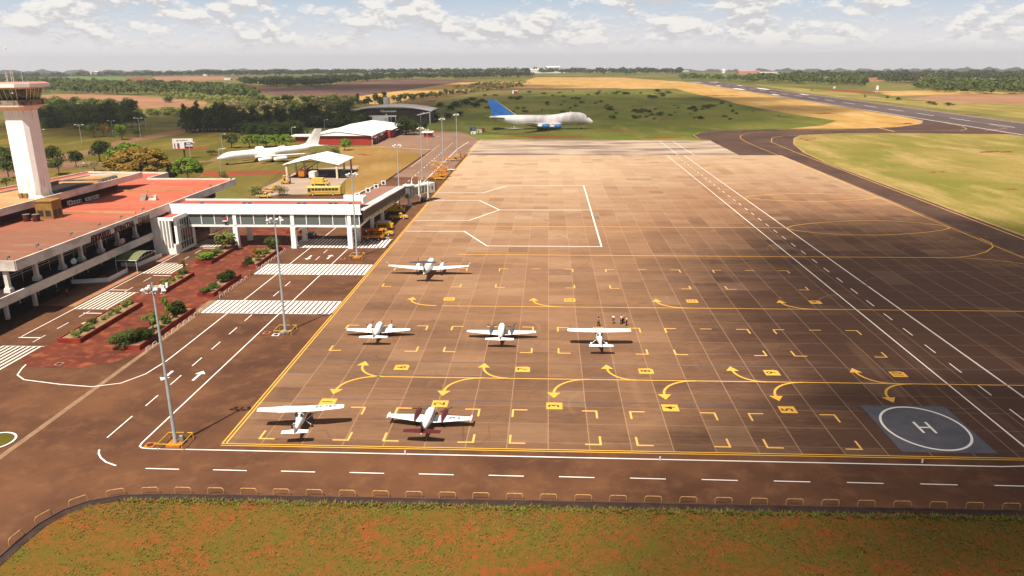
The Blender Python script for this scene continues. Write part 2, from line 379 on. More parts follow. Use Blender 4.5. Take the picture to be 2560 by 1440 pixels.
# ================================================================ PAVEMENTS
def asphalt(name, c1, c2, c3, sc=.06, stretch=(1, 1, 1)):
    m = bpy.data.materials.new(name); t = NT(m); v = t.coord('Object', stretch)
    a = t.noise(v, sc, 6, .6); b = t.noise(v, sc*6, 5, .65); f = t.noise(v, 9, 3, .7)
    c = t.mix(t.ramp(a, .36, .62), c1, c2); c = t.mix(t.math('MULTIPLY', t.ramp(b, .5, .72), .55), c, c3)
    c = t.mix(t.math('MULTIPLY', t.ramp(f, .3, .7), .28), c, (.02, .014, .012))
    t.out(c, .86, f, .01, spec=.22); MATS[name] = m; return m
asph = asphalt('asphalt_red_dust', A(146, 98, 66), A(106, 68, 47), A(172, 120, 82))
asph_dark = asphalt('asphalt_dark', A(120, 90, 74), A(92, 68, 56), A(146, 110, 88), .04)
asph_far = asphalt('asphalt_far', A(188, 148, 124), A(168, 130, 108), A(200, 160, 130), .03)
asph_run = asphalt('asphalt_runway', A(132, 112, 110), A(112, 94, 94), A(146, 124, 118), .012, (1, .3, 1))
conc_yard = pm('concrete_yard', A(222, 196, 176), A(204, 176, 154), .1, rough=.85, bump=.01)
def apron_mat():
    m = bpy.data.materials.new("apron_concrete"); t = NT(m); v = t.coord('Object')
    s = t.n('ShaderNodeSeparateXYZ', i0=v); x, y = s.outputs[0], s.outputs[1]
    xs = t.math('DIVIDE', t.math('SUBTRACT', x, .28), 5.0); ys = t.math('DIVIDE', t.math('SUBTRACT', y, 3.10), 5.0)
    def joint(q, w):
        f = t.math('FRACT', q); d = t.math('MINIMUM', f, t.math('SUBTRACT', 1.0, f))
        return t.math('SUBTRACT', 1.0, t.ramp(d, w*.55, w))
    jx = joint(xs, .016); jy = joint(ys, .011)
    cell = t.n('ShaderNodeCombineXYZ', i0=t.math('FLOOR', xs), i1=t.math('FLOOR', t.math('DIVIDE', ys, 5.0)), i2=0.0)
    wn = t.n('ShaderNodeTexWhiteNoise', Vector=cell.outputs[0]).outputs['Value']
    cell2 = t.n('ShaderNodeCombineXYZ', i0=t.math('FLOOR', xs), i1=t.math('FLOOR', ys), i2=4.0)
    wn2 = t.n('ShaderNodeTexWhiteNoise', Vector=cell2.outputs[0]).outputs['Value']
    big = t.noise(v, .012, 4, .6); mid = t.noise(t.coord('Object', (.35, 1.6, 1)), .09, 6, .68); fine = t.noise(t.coord('Object', (.5, 2.2, 1)), .9, 5, .7)
    streak = t.noise(t.coord('Object', (1.5, .12, 1)), .12, 5, .6)
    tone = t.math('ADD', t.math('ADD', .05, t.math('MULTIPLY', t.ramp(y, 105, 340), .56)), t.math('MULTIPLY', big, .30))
    # the apron colour grows darker towards its far side in X
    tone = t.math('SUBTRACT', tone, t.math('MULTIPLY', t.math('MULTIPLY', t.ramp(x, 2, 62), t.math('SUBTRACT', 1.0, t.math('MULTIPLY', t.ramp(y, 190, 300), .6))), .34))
    tone = t.math('ADD', tone, t.math('MULTIPLY', t.math('SUBTRACT', wn, .5), .08))
    tone = t.math('ADD', tone, t.math('MULTIPLY', t.math('SUBTRACT', wn2, .5), .07))
    tone = t.math('ADD', tone, t.math('MULTIPLY', t.math('SUBTRACT', mid, .5), .46))
    tone = t.math('ADD', tone, t.math('MULTIPLY', t.math('SUBTRACT', fine, .5), .30))
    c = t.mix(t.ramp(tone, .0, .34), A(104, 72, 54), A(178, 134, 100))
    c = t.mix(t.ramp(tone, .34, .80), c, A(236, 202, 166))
    st = t.math('MULTIPLY', t.ramp(streak, .60, .74), .4)
    c = t.mix(st, c, A(190, 146, 110))
    # oil and rubber: round dark stains, swirling tyre marks
    vo = t.n('ShaderNodeTexVoronoi', _feature='F1', Vector=v, Scale=.045); 
    ringd = t.math('ABSOLUTE', t.math('SUBTRACT', vo.outputs['Distance'], .34))
    ring = t.math('MULTIPLY', t.math('SUBTRACT', 1.0, t.ramp(ringd, .004, .012)), t.ramp(t.noise(v, .05, 3), .50, .62))
    c = t.mix(t.math('MULTIPLY', ring, .30), c, A(205, 165, 130))
    dk = t.math('MULTIPLY', t.ramp(t.noise(v, .07, 5, .6), .60, .74), .45)
    c = t.mix(t.math('MULTIPLY', dk, .45), c, A(100, 72, 56))
    j = t.math('MAXIMUM', jx, t.math('MULTIPLY', jy, t.ramp(wn2, .0, .5)))
    vc = t.n('ShaderNodeTexVoronoi', _feature='DISTANCE_TO_EDGE', Vector=t.mix(.35, v, t.n('ShaderNodeTexNoise', Vector=v, Scale=.4, Detail=5.0).outputs['Color'], 'ADD'), Scale=.16)
    crack = t.math('MULTIPLY', t.math('SUBTRACT', 1.0, t.ramp(vc.outputs['Distance'], .004, .014)), t.ramp(t.noise(v, .08, 3), .52, .60))
    c = t.mix(t.math('MULTIPLY', crack, .35), c, A(70, 50, 42))
    pw_ = t.math('MULTIPLY', t.math('GREATER_THAN', wn2, .955), .10); c = t.mix(pw_, c, A(226, 190, 156)); c = t.mix(t.math('MULTIPLY', t.math('LESS_THAN', wn2, .05), .18), c, A(110, 84, 70))
    c = t.mix(t.math('MULTIPLY', j, .46), c, A(236, 190, 150))
    t.out(c, .80, fine, .01, spec=.25); return m
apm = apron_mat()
strip = pm('apron_old_concrete', A(232, 206, 182), A(188, 162, 142), .06, .4, .6, .85, .01, c3=A(136, 110, 98), s3=.03, stretch=(.5, 1.4, 1))
XL, XR, YF = -39.3, 112.0, 81.3
# asphalt ring: kerb curve at the near side
KERB = [(-51.6, 30), (-51.5, 52), (-51.45, 60), (-51.2, 64), (-50.2, 66.6), (-48.4, 68.4), (-45.6, 69.5), (-41.5, 69.95), (-32, 70.05), (-7, 70.15), (50, 70.3), (124, 70.3)]
sheet('road', [(-51.6, 30)]+KERB+[(124, 81), (-39.3, 81), (-39.3, 450), (-62, 450), (-62, 258), (-91, 258), (-91, 240), (-130, 240), (-130, 30)], asph, .030, False)
sheet('road', [(-90, 216), (-50, 216), (-50, 258), (-92, 258), (-104, 246), (-104, 216)], asph, .034, False)
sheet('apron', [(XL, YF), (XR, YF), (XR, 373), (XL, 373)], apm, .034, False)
sheet('apron', [(-41, 373), (92, 373), (92, 441), (-41, 448)], strip, .040, False)
sheet('taxiway', smooth_poly([(92, 373), (112, 373), (112, 70.3), (123.5, 70.3), (123.5, 348), (126, 385), (133, 424), (143, 456), (152, 473), (180, 485), (210, 487), (280, 479), (280, 620), (276, 584), (262, 556), (235, 530), (190, 512), (150, 512), (105, 506), (86, 470), (88, 445), (92, 441)], 0), asph_dark, .038, False)
sheet('runway', [(280, 300), (336, 300), (336, 1640), (280, 1640)], asph_run, .046, False)
sheet('service_road', [(-62, 300), (-41, 300), (-41, 450), (-58, 500), (-97, 500), (-97, 419), (-60, 373)], asph_far, .044, False)
sheet('yard', [G2(640, 492), G2(655, 470), G2(716, 444), G2(745, 426), (-84, 335), (-80, 300), (-76, 262), (-92, 258)], conc_yard, .048, False)
vg = M()
vm = pm('verge_sand', A(226, 186, 132), A(198, 158, 102), .25, .35, .65, .9)
for pts_, w_ in (([(124.1, 72), (124.1, 348), (126.6, 385), (133.6, 424), (143.5, 455.6), (152.4, 472.3), (180, 484.3), (210, 486.2), (277, 478.2), (278.9, 476), (278.9, 310)], 1.0), ([(336.9, 300), (336.9, 1600)], 1.4), ([(279.2, 640), (279.2, 1600)], 1.2), ([(279.3, 622), (275.4, 585), (261, 557), (234.6, 531), (190, 513), (150, 513)], 1.3), ([(-39, 449.2), (92, 442)], 1.0)):
    n_ = []
    for a_, b_ in zip(pts_, pts_[1:]):
        k_ = max(1, int(math.dist(a_, b_)/4))
        for i in range(k_): n_.append((a_[0]+(b_[0]-a_[0])*i/k_+R.uniform(-.35, .35), a_[1]+(b_[1]-a_[1])*i/k_+R.uniform(-.35, .35)))
    vg.ribbon(n_+[pts_[-1]], w_, .029)
struct(vg.build('verge', vm))
# kerb, drain strip and the rough bank in front
kerbm = pm('concrete_dark', A(88, 66, 58), A(62, 46, 42), .5, rough=.9, bump=.02)
k = M(); kp = KERB
def off(pts, d):
    o = []
    for i, p in enumerate(pts):
        a = Vector(pts[max(i-1, 0)]); b = Vector(pts[min(i+1, len(pts)-1)]); dd = (b-a).normalized(); o.append((p[0]+dd.y*d, p[1]-dd.x*d))
    return o
k.ribbon(off(kp, .45), 1.0, .036); struct(k.build('drain_strip', kerbm))
k = M(); k.ribbon(kp, .16, .16)
for a, b in zip(off(kp, .08), off(kp, .08)[1:]): k.add([(*a, .03), (*b, .03), (*b, .16), (*a, .16)], [(0, 1, 2, 3)])
struct(k.build('kerb', pm('kerb_concrete', A(120, 92, 78), A(96, 72, 60), .6)))
def bank_mat():
    m = bpy.data.materials.new("bank_soil_grass"); t = NT(m); v = t.coord('Object')
    a = t.noise(v, .16, 6, .62); b = t.noise(v, 1.3, 6, .7); f = t.noise(v, 7, 4, .7)
    c = t.mix(t.ramp(a, .42, .62), A(152, 112, 50), A(182, 100, 52))
    c = t.mix(t.ramp(b, .44, .58), c, A(132, 108, 42)); c = t.mix(t.math('MULTIPLY', t.ramp(t.noise(v, .33, 5, .6), .50, .62), .75), c, A(122, 118, 44)); c = t.mix(t.math('MULTIPLY', t.ramp(f, .45, .65), .6), c, A(84, 66, 30))
    c = t.mix(t.math('MULTIPLY', t.ramp(t.noise(v, .21, 6, .65), .58, .68), .75), c, A(182, 88, 50))
    t.out(c, .95, b, .12, spec=.1); return m
bank_out = off(kp, 1.0)
def inbank(x, y):
    if y > 69.1: return False
    if x < -50.6+0: return False
    if x < -40:
        # inside the curve
        for i in range(len(bank_out)-1):
            (x0, y0), (x1, y1) = bank_out[i], bank_out[i+1]
            if (x1-x0)*(y-y0)-(y1-y0)*(x-x0) > 0 and min(y0, y1)-2 < y < max(y0, y1)+2 and x < max(x0, x1)+2: return False
    return True
sheet('grass_bank', bank_out+[(124, 20), (-50.6, 20)], bank_mat(), .020, False)
gr = M(); R2 = random.Random(3)
def pn(x, y):
    return math.sin(x*.31+1.3*math.sin(y*.27))*math.cos(y*.43+1.1*math.sin(x*.19))+.6*math.sin(x*.83+y*.61+2*math.sin(x*.11))
cnt = 0
while cnt < 26000:
    x = R2.uniform(-51, 62); y = 69.2-abs(R2.gauss(0, 1))*3.0 if R2.random() < .2 else R2.uniform(44, 69.2)
    if not inbank(x, y) or y < 44: continue
    if pn(x, y) < R2.uniform(-1.2, 1.0) and y < 68: continue
    cnt += 1; gr.cur = R2.choice((0, 0, 1, 1, 2)); s = R2.uniform(.10, .30)*(1.6 if y > 68.3 else 1)
    for _ in range(4):
        a = R2.uniform(0, 2*PI); l = s*R2.uniform(.5, 1.3); dx, dy = math.cos(a)*l*.7, math.sin(a)*l*.7; w_ = s*.22
        gr.add([(x-dy/l*w_, y+dx/l*w_, .02), (x+dy/l*w_, y-dx/l*w_, .02), (x+dx, y+dy, .02+l*.8)], [(0, 1, 2)])
o = gr.build('grass', [pm('blade_green', A(134, 154, 52), A(108, 128, 40), 1), pm('blade_olive', A(166, 142, 62), A(138, 114, 48), 1), pm('blade_straw', A(178, 142, 74), A(150, 112, 58), 1)])
o['kind'] = 'stuff'; tag(o, 'short green and straw grass tufts on the red soil bank below the service road', 'grass')
# red and pink pavements by the terminal
sheet('pavement', [(-125, 95), (-97.5, 95), (-97.5, 205), (-125, 205)], pm('paving_painted_shade', A(98, 62, 48), A(72, 44, 36), .4), .056, False)  # dark sheet: shade under the terminal slab put into the floor colour
pink = pm('paving_pink', A(216, 156, 118), A(200, 138, 104), .3, rough=.8)
redp = pm('paving_red', A(146, 70, 44), A(116, 54, 36), .18, .35, .65, .8, c3=A(186, 100, 60), s3=.5)
sheet('pavement', [(-112, 134.5), (-89.9, 133.4), (-89.9, 181), (-90.2, 205), (-112, 205)], pink, .05, False)
k = M(); k.box(-89.95, -89.75, 133.4, 206, .03, .13); struct(k.build('kerb', pm('kerb_concrete', (0, 0, 0))))
sheet('pavement', [(-82.6, 107), (-80, 104.2), (-72, 103.6), (-67.5, 106), (-64.9, 110), (-64.9, 222), (-82.6, 222)], redp, .052, False)
gutt = pm('gutter_concrete', A(196, 160, 126), A(170, 134, 102), .6)
k = M(); k.box(-64.9, -64.1, 66, 128.5, .03, .05); struct(k.build('gutter', gutt))
isl = [(-86+3.2*math.cos(a/24*2*PI)-1.5, 84.2+2.5*math.sin(a/24*2*PI)) for a in range(24)]
# round planted island cut by the left frame edge
ix, iy = G2(-14, 1105)
k = M(); k.ribbon([(ix+2.3*math.cos(a/24*2*PI), iy+2.3*math.sin(a/24*2*PI)) for a in range(24)], .25, .12, True); struct(k.build('kerb', pm('paint_white', A(250, 248, 240, 1.12), A(236, 230, 220, 1.2), 3))) 
sheet('grass_island', [(ix+2.1*math.cos(a/24*2*PI), iy+2.1*math.sin(a/24*2*PI)) for a in range(24)], mf['lawn'], .08, False)
# ================================================================ PAINTED MARKINGS
wht = pm('paint_white', (0, 0, 0)); 
def worn(name, c1, under, k=.62):
    m = bpy.data.materials.new(name); t = NT(m); v = t.coord('Object')
    n = t.noise(v, 3.0, 6, .7); f = t.noise(v, .25, 4, .6)
    c = t.mix(t.math('MULTIPLY', t.ramp(n, k, k+.14), t.ramp(f, .35, .6)), c1, under); t.out(c, .7); MATS[name] = m; return m
pw = worn('road_paint_white', A(250, 240, 228, 1.25), A(150, 112, 92)); pwf = worn('road_paint_old_white', A(246, 232, 214, 1.3), A(150, 112, 92), .56)
py = worn('road_paint_yellow', A(255, 190, 78, 1.45), A(150, 100, 60), .64); pyf = worn('road_paint_faded_yellow', A(255, 190, 84, 1.5), A(190, 132, 80), .66)
pb = worn('road_paint_blue', A(110, 112, 128), A(120, 90, 80), .5)
ZM = .056
def mark(name, m, mat): return struct(m.build(name, mat))
m = M()      # yellow apron borders, stand lead-in lines
for dx in (0, .46): m.ribbon([(-39.5+dx, YF), (-39.5+dx, 447)], .20, ZM)
for dy in (0, .42): m.ribbon([(-39.5, YF-dy), (112, YF-dy)], .17, ZM)
m.ribbon([(-25.6, 102.25), (112, 102.4)], .24, ZM)
m.ribbon([(-20, 136.0), (112, 136.1)], .24, ZM)
m.ribbon([G2(1144, 636.5), G2(2380, 645)], .34, ZM)
def hook(tip, sx, cy, side, w=.34):
    """curved lead-in with an arrow head; from line y=cy at x=sx to tip"""
    tx, ty = tip; pts = []
    s = 1 if ty > cy else -1; base = (tx, ty-s*1.3)
    for i in range(13):
        f = i/12; a = f*PI/2
        pts.append((sx+(base[0]-sx)*math.sin(a), cy+(base[1]-cy)*(1-math.cos(a))))
    m.ribbon(pts, w, ZM+.004)
    m.poly([(tx-.95, ty-s*1.4, ZM+.008), (tx+.95, ty-s*1.4, ZM+.008), (tx, ty+s*.3, ZM+.008)][::s])
LOW = [(-29.86, 93.45), (-14.42, 93.4), (1.10, 93.3), (16.6, 93.25), (32.06, 93.25)]
MID = [(-22.0, 105.9), (-3.57, 105.75), (14.87, 105.7), (33.44, 105.75), (51.83, 105.8)]
UPP = [(-19.1, 140.35), (4.4, 140.45), (27.92, 140.45), (51.25, 140.45)]
for tip in [(-29.8, 96.2), (-14.43, 96.2), (1.05, 96.1), (16.4, 96.1), (31.7, 96.15), (46.95, 96.2)]: hook(tip, tip[0]+5.2, 102.3, 1)
for tip in [(-28.1, 107.8), (-9.5, 107.6), (9.13, 107.7), (27.8, 107.6), (45.9, 107.6)]: hook(tip, tip[0]+3.9, 102.3, 1)
for tip in [(-26.4, 141.0), (-2.6, 141.1), (21.1, 141.2), (44.7, 141.2)]: hook(tip, tip[0]+5.4, 136.05, 1)
m.cur = 0
mark('apron_markings', m, py)
nd = pm('paint_number_dark', A(96, 74, 40), A(70, 52, 30), 2)
for (lst, n0, up_) in ((LOW, 1, 0), (MID, 6, 1), (UPP, 11, 1)):
    for i, (x, y) in enumerate(lst):
        m = M(); a, b = 1.08, 1.02
        pl = [(x-a, y-b), (x+a, y-b), (x+a, y+b), (x-a, y+b)] if not up_ else [(x-a, y-b), (x+a*1.0, y-b), (x+a, y+b*.7), (x+a*.55, y+b), (x-a, y+b*.85)]
        m.poly([(*p, ZM) for p in pl]); struct(m.build('stand_number_plate', py))
        T = Matrix.Translation((x, y, ZM+.004)) @ Matrix.Rotation(PI/2, 4, 'Z')
        struct(text_mesh(str(n0+i), 2.1, T, 'stand_number', nd, None, 0, .9 if n0+i < 10 else .72))
m = M()      # corner brackets of the parking stands
def bracket(x, y, sx, sy, l=1.9, h=2.1, w=.26):
    m.ribbon([(x+sx*l, y), (x, y), (x, y+sy*h)], w, ZM)
def stand(x0, x1, y0, y1, mid=False):
    bracket(x0, y0, 1, 1); bracket(x1, y0, -1, 1); bracket(x0, y1, 1, -1); bracket(x1, y1, -1, -1)
    if mid: m.ribbon([((x0+x1)/2-1, y1), ((x0+x1)/2+1, y1)], w if False else .26, ZM)
for x in (-35.4, -19.95, -4.4, 11.1, 26.6): stand(x, x+11.05, 82.75, 91.9)
for x in (-35.0, -16.5, 1.9, 20.4, 38.9): stand(x, x+14.1, 112.5, 124.6, True)
for x in (-34.1, -10.6, 12.9, 36.4): stand(x, x+16.2, 148.5, 163.0, True)
mark('apron_markings', m, worn('road_paint_stand_yellow', A(248, 192, 98, 1.35), A(150, 100, 60), .66))
m = M()      # thin faded yellow lines and the lozenge loops
m.ribbon([G2(1065, 565), G2(1965, 570)], .34, ZM); m.ribbon([G2(1120, 492), G2(1862, 493.5)], .36, ZM); m.ribbon([G2(1150, 420), G2(1762, 421)], .22, ZM)
def loop(a, b, h, up_=True, w=.34):
    (x0, y0), (x1, y1) = a, b
    for s in (1, -1):
        m.ribbon([G2(x0+(x1-x0)*f, y0+(y1-y0)*f+s*h*math.sin(PI*f)**.62) for f in [i/24 for i in range(25)]], w, ZM)
loop((1862, 493.5), (2192, 494), 10); loop((1965, 570), (2376, 570), 18); loop((1762, 421), (2020, 420), 7)
def cpath(px, w=.26): m.ribbon([G2(*p) for p in px], w, ZM)
m.ribbon([(111.7, 120)]+[(110.4, y) for y in (190, 230, 260, 330, 380)]+[(110.1, 412), (110.3, 435), (112.4, 457), (117, 474), (125, 487), (136, 496), (160, 503), (200, 506), (262, 503)], .28, ZM)
m.ribbon([(124.8, 120), (124.7, 220), (124.6, 290), (125, 386)], .01, ZM)
cpath([(2380, 645), (2430, 640), (2465, 630), (2482, 618), (2478, 608), (2450, 596)], .3)
cpath([(2400, 645), (2480, 650), (2560, 660)], .24)
mark('apron_markings', m, pyf)
m = M(); m.ribbon([(121.5, 150), (121.8, 220), (122, 290), (122.6, 386), (124, 434), (131, 457), (141, 469), (160, 478), (185, 484), (215, 486)], .28, ZM)
m.ribbon([(92.5, 441), (88, 455), (88.5, 475), (96, 492), (110, 502), (125, 505)], .3, ZM)
m.ribbon([G2(2190, 318), G2(2236, 329)], .9, ZM)
m.ribbon([(262, 503), (272, 515), (279, 535), (281, 560)], .35, ZM+.003); m.ribbon([(275, 500), (300, 520), (308, 560), (308, 600)], .35, ZM+.003)
mark('taxiway_markings', m, worn('road_paint_orange', A(255, 188, 110, 1.25), A(150, 112, 92)))
m = M()      # faint blue lines
m.ribbon([G2(1600, 702), G2(2155, 707)], .2, ZM); loop((2150, 707), (2640, 712), 30, w=.26)
for ya, yb in ((905, 907), (937, 945), (1000, 1003)): m.ribbon([G2(700, ya-5), G2(2500, yb+20)], .16, ZM-.004)
for y_ in (158.5, 161.5, 230.0, 262.0): m.ribbon([(-38, y_), (56, y_)], .12, ZM-.004)
mark('apron_markings', m, pb)
m = M()      # white equipment outline on the upper apron
Z6 = lambda L: [G2(1000+x/3.2, 370+y/3.2) for x, y in L]
for L in ([(300, 360), (665, 360), (855, 302), (1470, 302), (1612, 790), (695, 785), (515, 668), (45, 666)], [(255, 420), (635, 420), (795, 496), (1525, 498)], [(115, 580), (555, 580), (795, 496)]): m.ribbon(Z6(L), .40, ZM)
for x in (57.3, 65.5): m.ribbon([(x, 79.9), (x, 372)], .24, ZM)
y = 83
while y < 370: m.ribbon([(61.4, y), (61.4, y+3.6)], .2, ZM); y += 7.9
for x in (63.0, 70.5): m.ribbon([(x, 373), (x, 440)], .24, ZM)
# white lines of the roads
m.ribbon([(-49.45, 180), (-49.45, 81.2), (-49.3, 80.3), (-48.8, 79.9), (-47.8, 79.75), (52, 79.3), (54.5, 79.5), (56.5, 80.5), (57.3, 82)], .2, ZM)
x = -45.9
while x < 110: m.ribbon([(x, 75.2), (x+3.95, 75.15)], .17, ZM); x += 7.9
m.ribbon([G2(248, 1125), G2(247, 1135), G2(252, 1145), G2(265, 1156), G2(290, 1165)], .2, ZM)
m.ribbon([G2(268, 1095), G2(331, 1041)], .17, ZM)
y = 91.3
while y < 128: m.ribbon([(-54.3, y), (-54.3, y+3.4)], .17, ZM); y += 7.0
for y in (141, 148, 169.5, 176, 198, 206, 214, 222): m.ribbon([(-54.3, y), (-54.3, y+3.4)], .17, ZM)
m.ribbon([(-59.2, 252), (-59.2, 114), (-59.25, 107), (-59.9, 102), (-61.8, 98.6), (-65.3, 97.2), (-70.5, 97.9), (-76.8, 99.3), (-79, 101), (-80, 103.5), (-80.4, 105)], .2, ZM)
m.ribbon([(-49.4, 191), (-49.4, 258)], .2, ZM)
def arrow(x, y, d=1, l=3.2, w=.28, hw=.75):
    m.ribbon([(x, y), (x, y+d*(l-1.1))], w, ZM)
    m.poly([(x-hw*d, y+d*(l-1.2), ZM), (x+hw*d, y+d*(l-1.2), ZM), (x, y+d*l, ZM)])
ax, ay = G2(482, 952); arrow(ax, ay, 1, 3.6, .4, .8); ax, ay = G2(432, 928); arrow(ax, ay, -1, 3.6, .4, .8)
ax, ay = G2(818, 648); arrow(ax, ay, 1, 4, .4, .8); ax, ay = G2(779, 639); arrow(ax, ay, -1, 4, .4, .8)
ax, ay = G2(178, 828); arrow(ax, ay, 1, 5.0, .25, .6)
# west lane by the terminal
m.ribbon([(-89.4, 117), (-89.4, 131)], .18, ZM); m.ribbon([(-89.4, 131), (-89.4, 158)], .18, ZM); m.ribbon([(-89.4, 162), (-89.4, 180)], .18, ZM); m.ribbon([(-89.4, 96), (-89.4, 112)], .18, ZM)
for y in (114.5, 121, 127.5, 143, 150.5, 168.5, 175, 198, 206): m.ribbon([(-85.7, y), (-85.7, y+3.3)], .15, ZM)
for y0, x0 in ((116.6, -89.6), (129.6, -86.2), (144.3, -89.6), (155.2, -86.0), (165.6, -89.4), (180.2, -86.0)): m.ribbon([(x0, y0), (x0+3.9, y0)], .3, ZM)
m.ribbon([(-53.6, 256), (-53.6, 262)], .2, ZM)
y = 266
while y < 430: m.ribbon([(-53.9, y), (-53.9, y+3.3)], .26, ZM); y += 7.6
m.ribbon([(-47.7, 258), (-47.7, 398), (-45.5, 436)], .3, ZM); m.ribbon([(-60, 330), (-60, 420)], .12, ZM)
mark('road_markings', m, pw)
def crosswalk(x0, x1, y0, y1, pitch=.92, w=.57, b=.16):
    m = M(); m.ribbon([(x0, y0), (x1, y0)], b, ZM); m.ribbon([(x0, y1), (x1, y1)], b, ZM)
    x = x0+w/2
    while x < x1: m.ribbon([(x, y0), (x, y1)], w, ZM+.003); x += pitch
    mark('crosswalk_markings', m, pwf if x1 < -80 else pw)
crosswalk(-64.3, -40.0, 130.5, 138.1); crosswalk(-64.3, -40.0, 157.0, 165.5); crosswalk(-64.2, -40.2, 181.6, 191.0)
crosswalk(-89.6, -82.5, 102.0, 112.6, .9, .38); crosswalk(-89.6, -82.5, 132.0, 142.6, .88, .38); crosswalk(-89.4, -82.6, 157.0, 164.6, .88, .38); crosswalk(-89.4, -82.6, 181.5, 190, .88, .38)
m = M(); m.box(-65.9, -64.4, 130.5, 138.1, .05, .06); struct(m.build('ramp', gutt))
# curved tyre marks left by turning aircraft
m = M()
for px_, py_, r0_, a0_, a1_ in ((1650, 600, 6, 1.6, 4.4), (1780, 585, 8, 1.8, 4.6), (1770, 648, 6.5, 1.6, 4.2), (1905, 650, 9, 1.7, 4.5), (1130, 800, 5, -1.4, 1.2), (1420, 545, 7, 1.8, 4.3), (1620, 800, 14, 3.6, 5.2), (1235, 905, 9, .4, 1.9), (1000, 735, 7, 4.2, 6.0), (1500, 990, 10, 1.4, 3.0), (1880, 760, 16, 3.7, 5.0)):
    c0 = G2(px_, py_)
    for dr_ in (0, .9, 3.6): m.ribbon([(c0[0]+(r0_+dr_)*math.cos(a0_+(a1_-a0_)*q/20), c0[1]+(r0_+dr_)*math.sin(a0_+(a1_-a0_)*q/20)) for q in range(21)], .16, ZM-.008)
def faintmat():
    mm = bpy.data.materials.new('tyre_mark'); tt = NT(mm); vv_ = tt.coord('Object'); p = tt.out(A(214, 172, 134), .8, alpha=tt.math('MULTIPLY', tt.ramp(tt.noise(vv_, .4, 4), .4, .65), .38)); return mm
mark('tyre_marks', m, faintmat())
# helipad
m = M(); m.poly([(42.15, 82.3, ZM), (53.2, 82.35, ZM), (53.2, 95.0, ZM), (42.15, 95.0, ZM)])
struct(m.build('helipad', pm('helipad_grey', A(124, 122, 134), A(110, 108, 120), .6)))
m = M(); cx, cy = 47.75, 88.75
m.ribbon([(cx+4.95*math.cos(a/64*2*PI), cy+5.85*math.sin(a/64*2*PI)) for a in range(64)], .3, ZM+.004, True)
for s in (-1, 1): m.ribbon([(cx+s*.75, cy-1.5), (cx+s*.75, cy+1.5)], .32, ZM+.004)
m.ribbon([(cx-.6, cy), (cx+.6, cy)], .32, ZM+.004)
mark('helipad_markings', m, pw)
m = M()      # runway paint
m.ribbon([(283.5, 400), (283.5, 1600)], .9, .06); m.ribbon([(332.5, 400), (332.5, 1600)], .5, .06)
y = 470
while y < 1500: m.ribbon([(308, y), (308, y+30)], .9, .06); y += 55
for x in (286, 292, 298, 318, 324, 330): m.ribbon([(x, 1540), (x, 1580)], 2.2, .06)
for x in (290, 326): m.ribbon([(x, 1180), (x, 1240)], 7, .06); m.ribbon([(x, 1340), (x, 1370)], 4, .06)
for x in (290, 326): m.ribbon([(x, 1000), (x, 1030)], 4, .06)
mark('runway_markings', m, pw)
# ================================================================ BUILDINGS
wpaint = pm('wall_white', (.90, .88, .84), (.86, .835, .79), .5, rough=.7, bump=.01, coord='Object')
wold = pm('wall_white_weathered', A(240, 232, 222, 1.2), A(224, 212, 200, 1.25), .35, .35, .7, .8, .01, c3=A(204, 188, 170, 1.4), s3=.15, stretch=(1, 1, 2))
def roof_mat():
    m = bpy.data.materials.new('roof_red_membrane'); t = NT(m); v0 = t.coord('Object'); v = t.coord('Object', (.35, 1.7, 1)); sp = t.n('ShaderNodeSeparateXYZ', i0=v0)
    a = t.noise(v, .12, 6, .65); b = t.noise(v, .5, 6, .7); f = t.noise(v0, 2.5, 4, .7)
    c = t.mix(t.ramp(a, .38, .62), A(252, 136, 106), A(232, 112, 84)); near = t.math('SUBTRACT', 1.0, t.ramp(sp.outputs[1], -22, 14))
    wear = t.math('ADD', t.math('MULTIPLY', near, .75), t.math('MULTIPLY', t.math('SUBTRACT', t.noise(v, .07, 5, .6), .5), 1.3))
    c = t.mix(t.ramp(wear, .1, .7), c, A(180, 114, 86)); c = t.mix(t.math('MULTIPLY', t.ramp(wear, .2, .8), t.ramp(b, .45, .62)), c, A(168, 132, 110))
    c = t.mix(t.math('MULTIPLY', t.ramp(b, .56, .68), .5), c, A(240, 176, 132)); c = t.mix(t.math('MULTIPLY', t.ramp(f, .4, .7), .16), c, (.06, .03, .02)); fr = t.math('FRACT', t.math('DIVIDE', sp.outputs[1], 5.2)); sm = t.math('SUBTRACT', 1.0, t.ramp(fr, .012, .03)); c = t.mix(t.math('MULTIPLY', sm, .4), c, A(150, 92, 74)); c = t.mix(t.math('MULTIPLY', t.ramp(t.noise(v0, .33, 6, .7), .60, .72), .45), c, A(150, 112, 96))
    t.out(c, .8, f, .02); MATS['roof_red_membrane'] = m; return m
roofred = roof_mat()
roofpink = pm('roof_pink', A(236, 116, 100), A(216, 104, 88), .3, rough=.75)
rooftan = pm('roof_tan_membrane', A(250, 206, 150), A(226, 172, 118), .14, .38, .62, .8, .02, c3=A(196, 128, 86), s3=.1, stretch=(.5, 1.6, 1))
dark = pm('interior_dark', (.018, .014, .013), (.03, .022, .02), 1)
brickd = pm('wall_dark_red', A(120, 52, 42), A(96, 42, 36), .8)
brick = pm('wall_red', A(216, 72, 58), A(196, 60, 48), .2, rough=.8, bump=.01)
steelw = pm('metal_white', A(244, 240, 232, 1.15), A(224, 218, 210, 1.2), 2, rough=.45)
steelg = pm('metal_grey', A(176, 178, 180), A(150, 152, 156), 2, rough=.45, metal=.3)
steeld = pm('metal_dark', (.03, .028, .027), (.05, .045, .04), 3, rough=.5)
yel = pm('paint_yellow', A(250, 196, 40, 1.35), A(232, 172, 34, 1.4), 1.2, rough=.4, spec=.5, bump=.004)
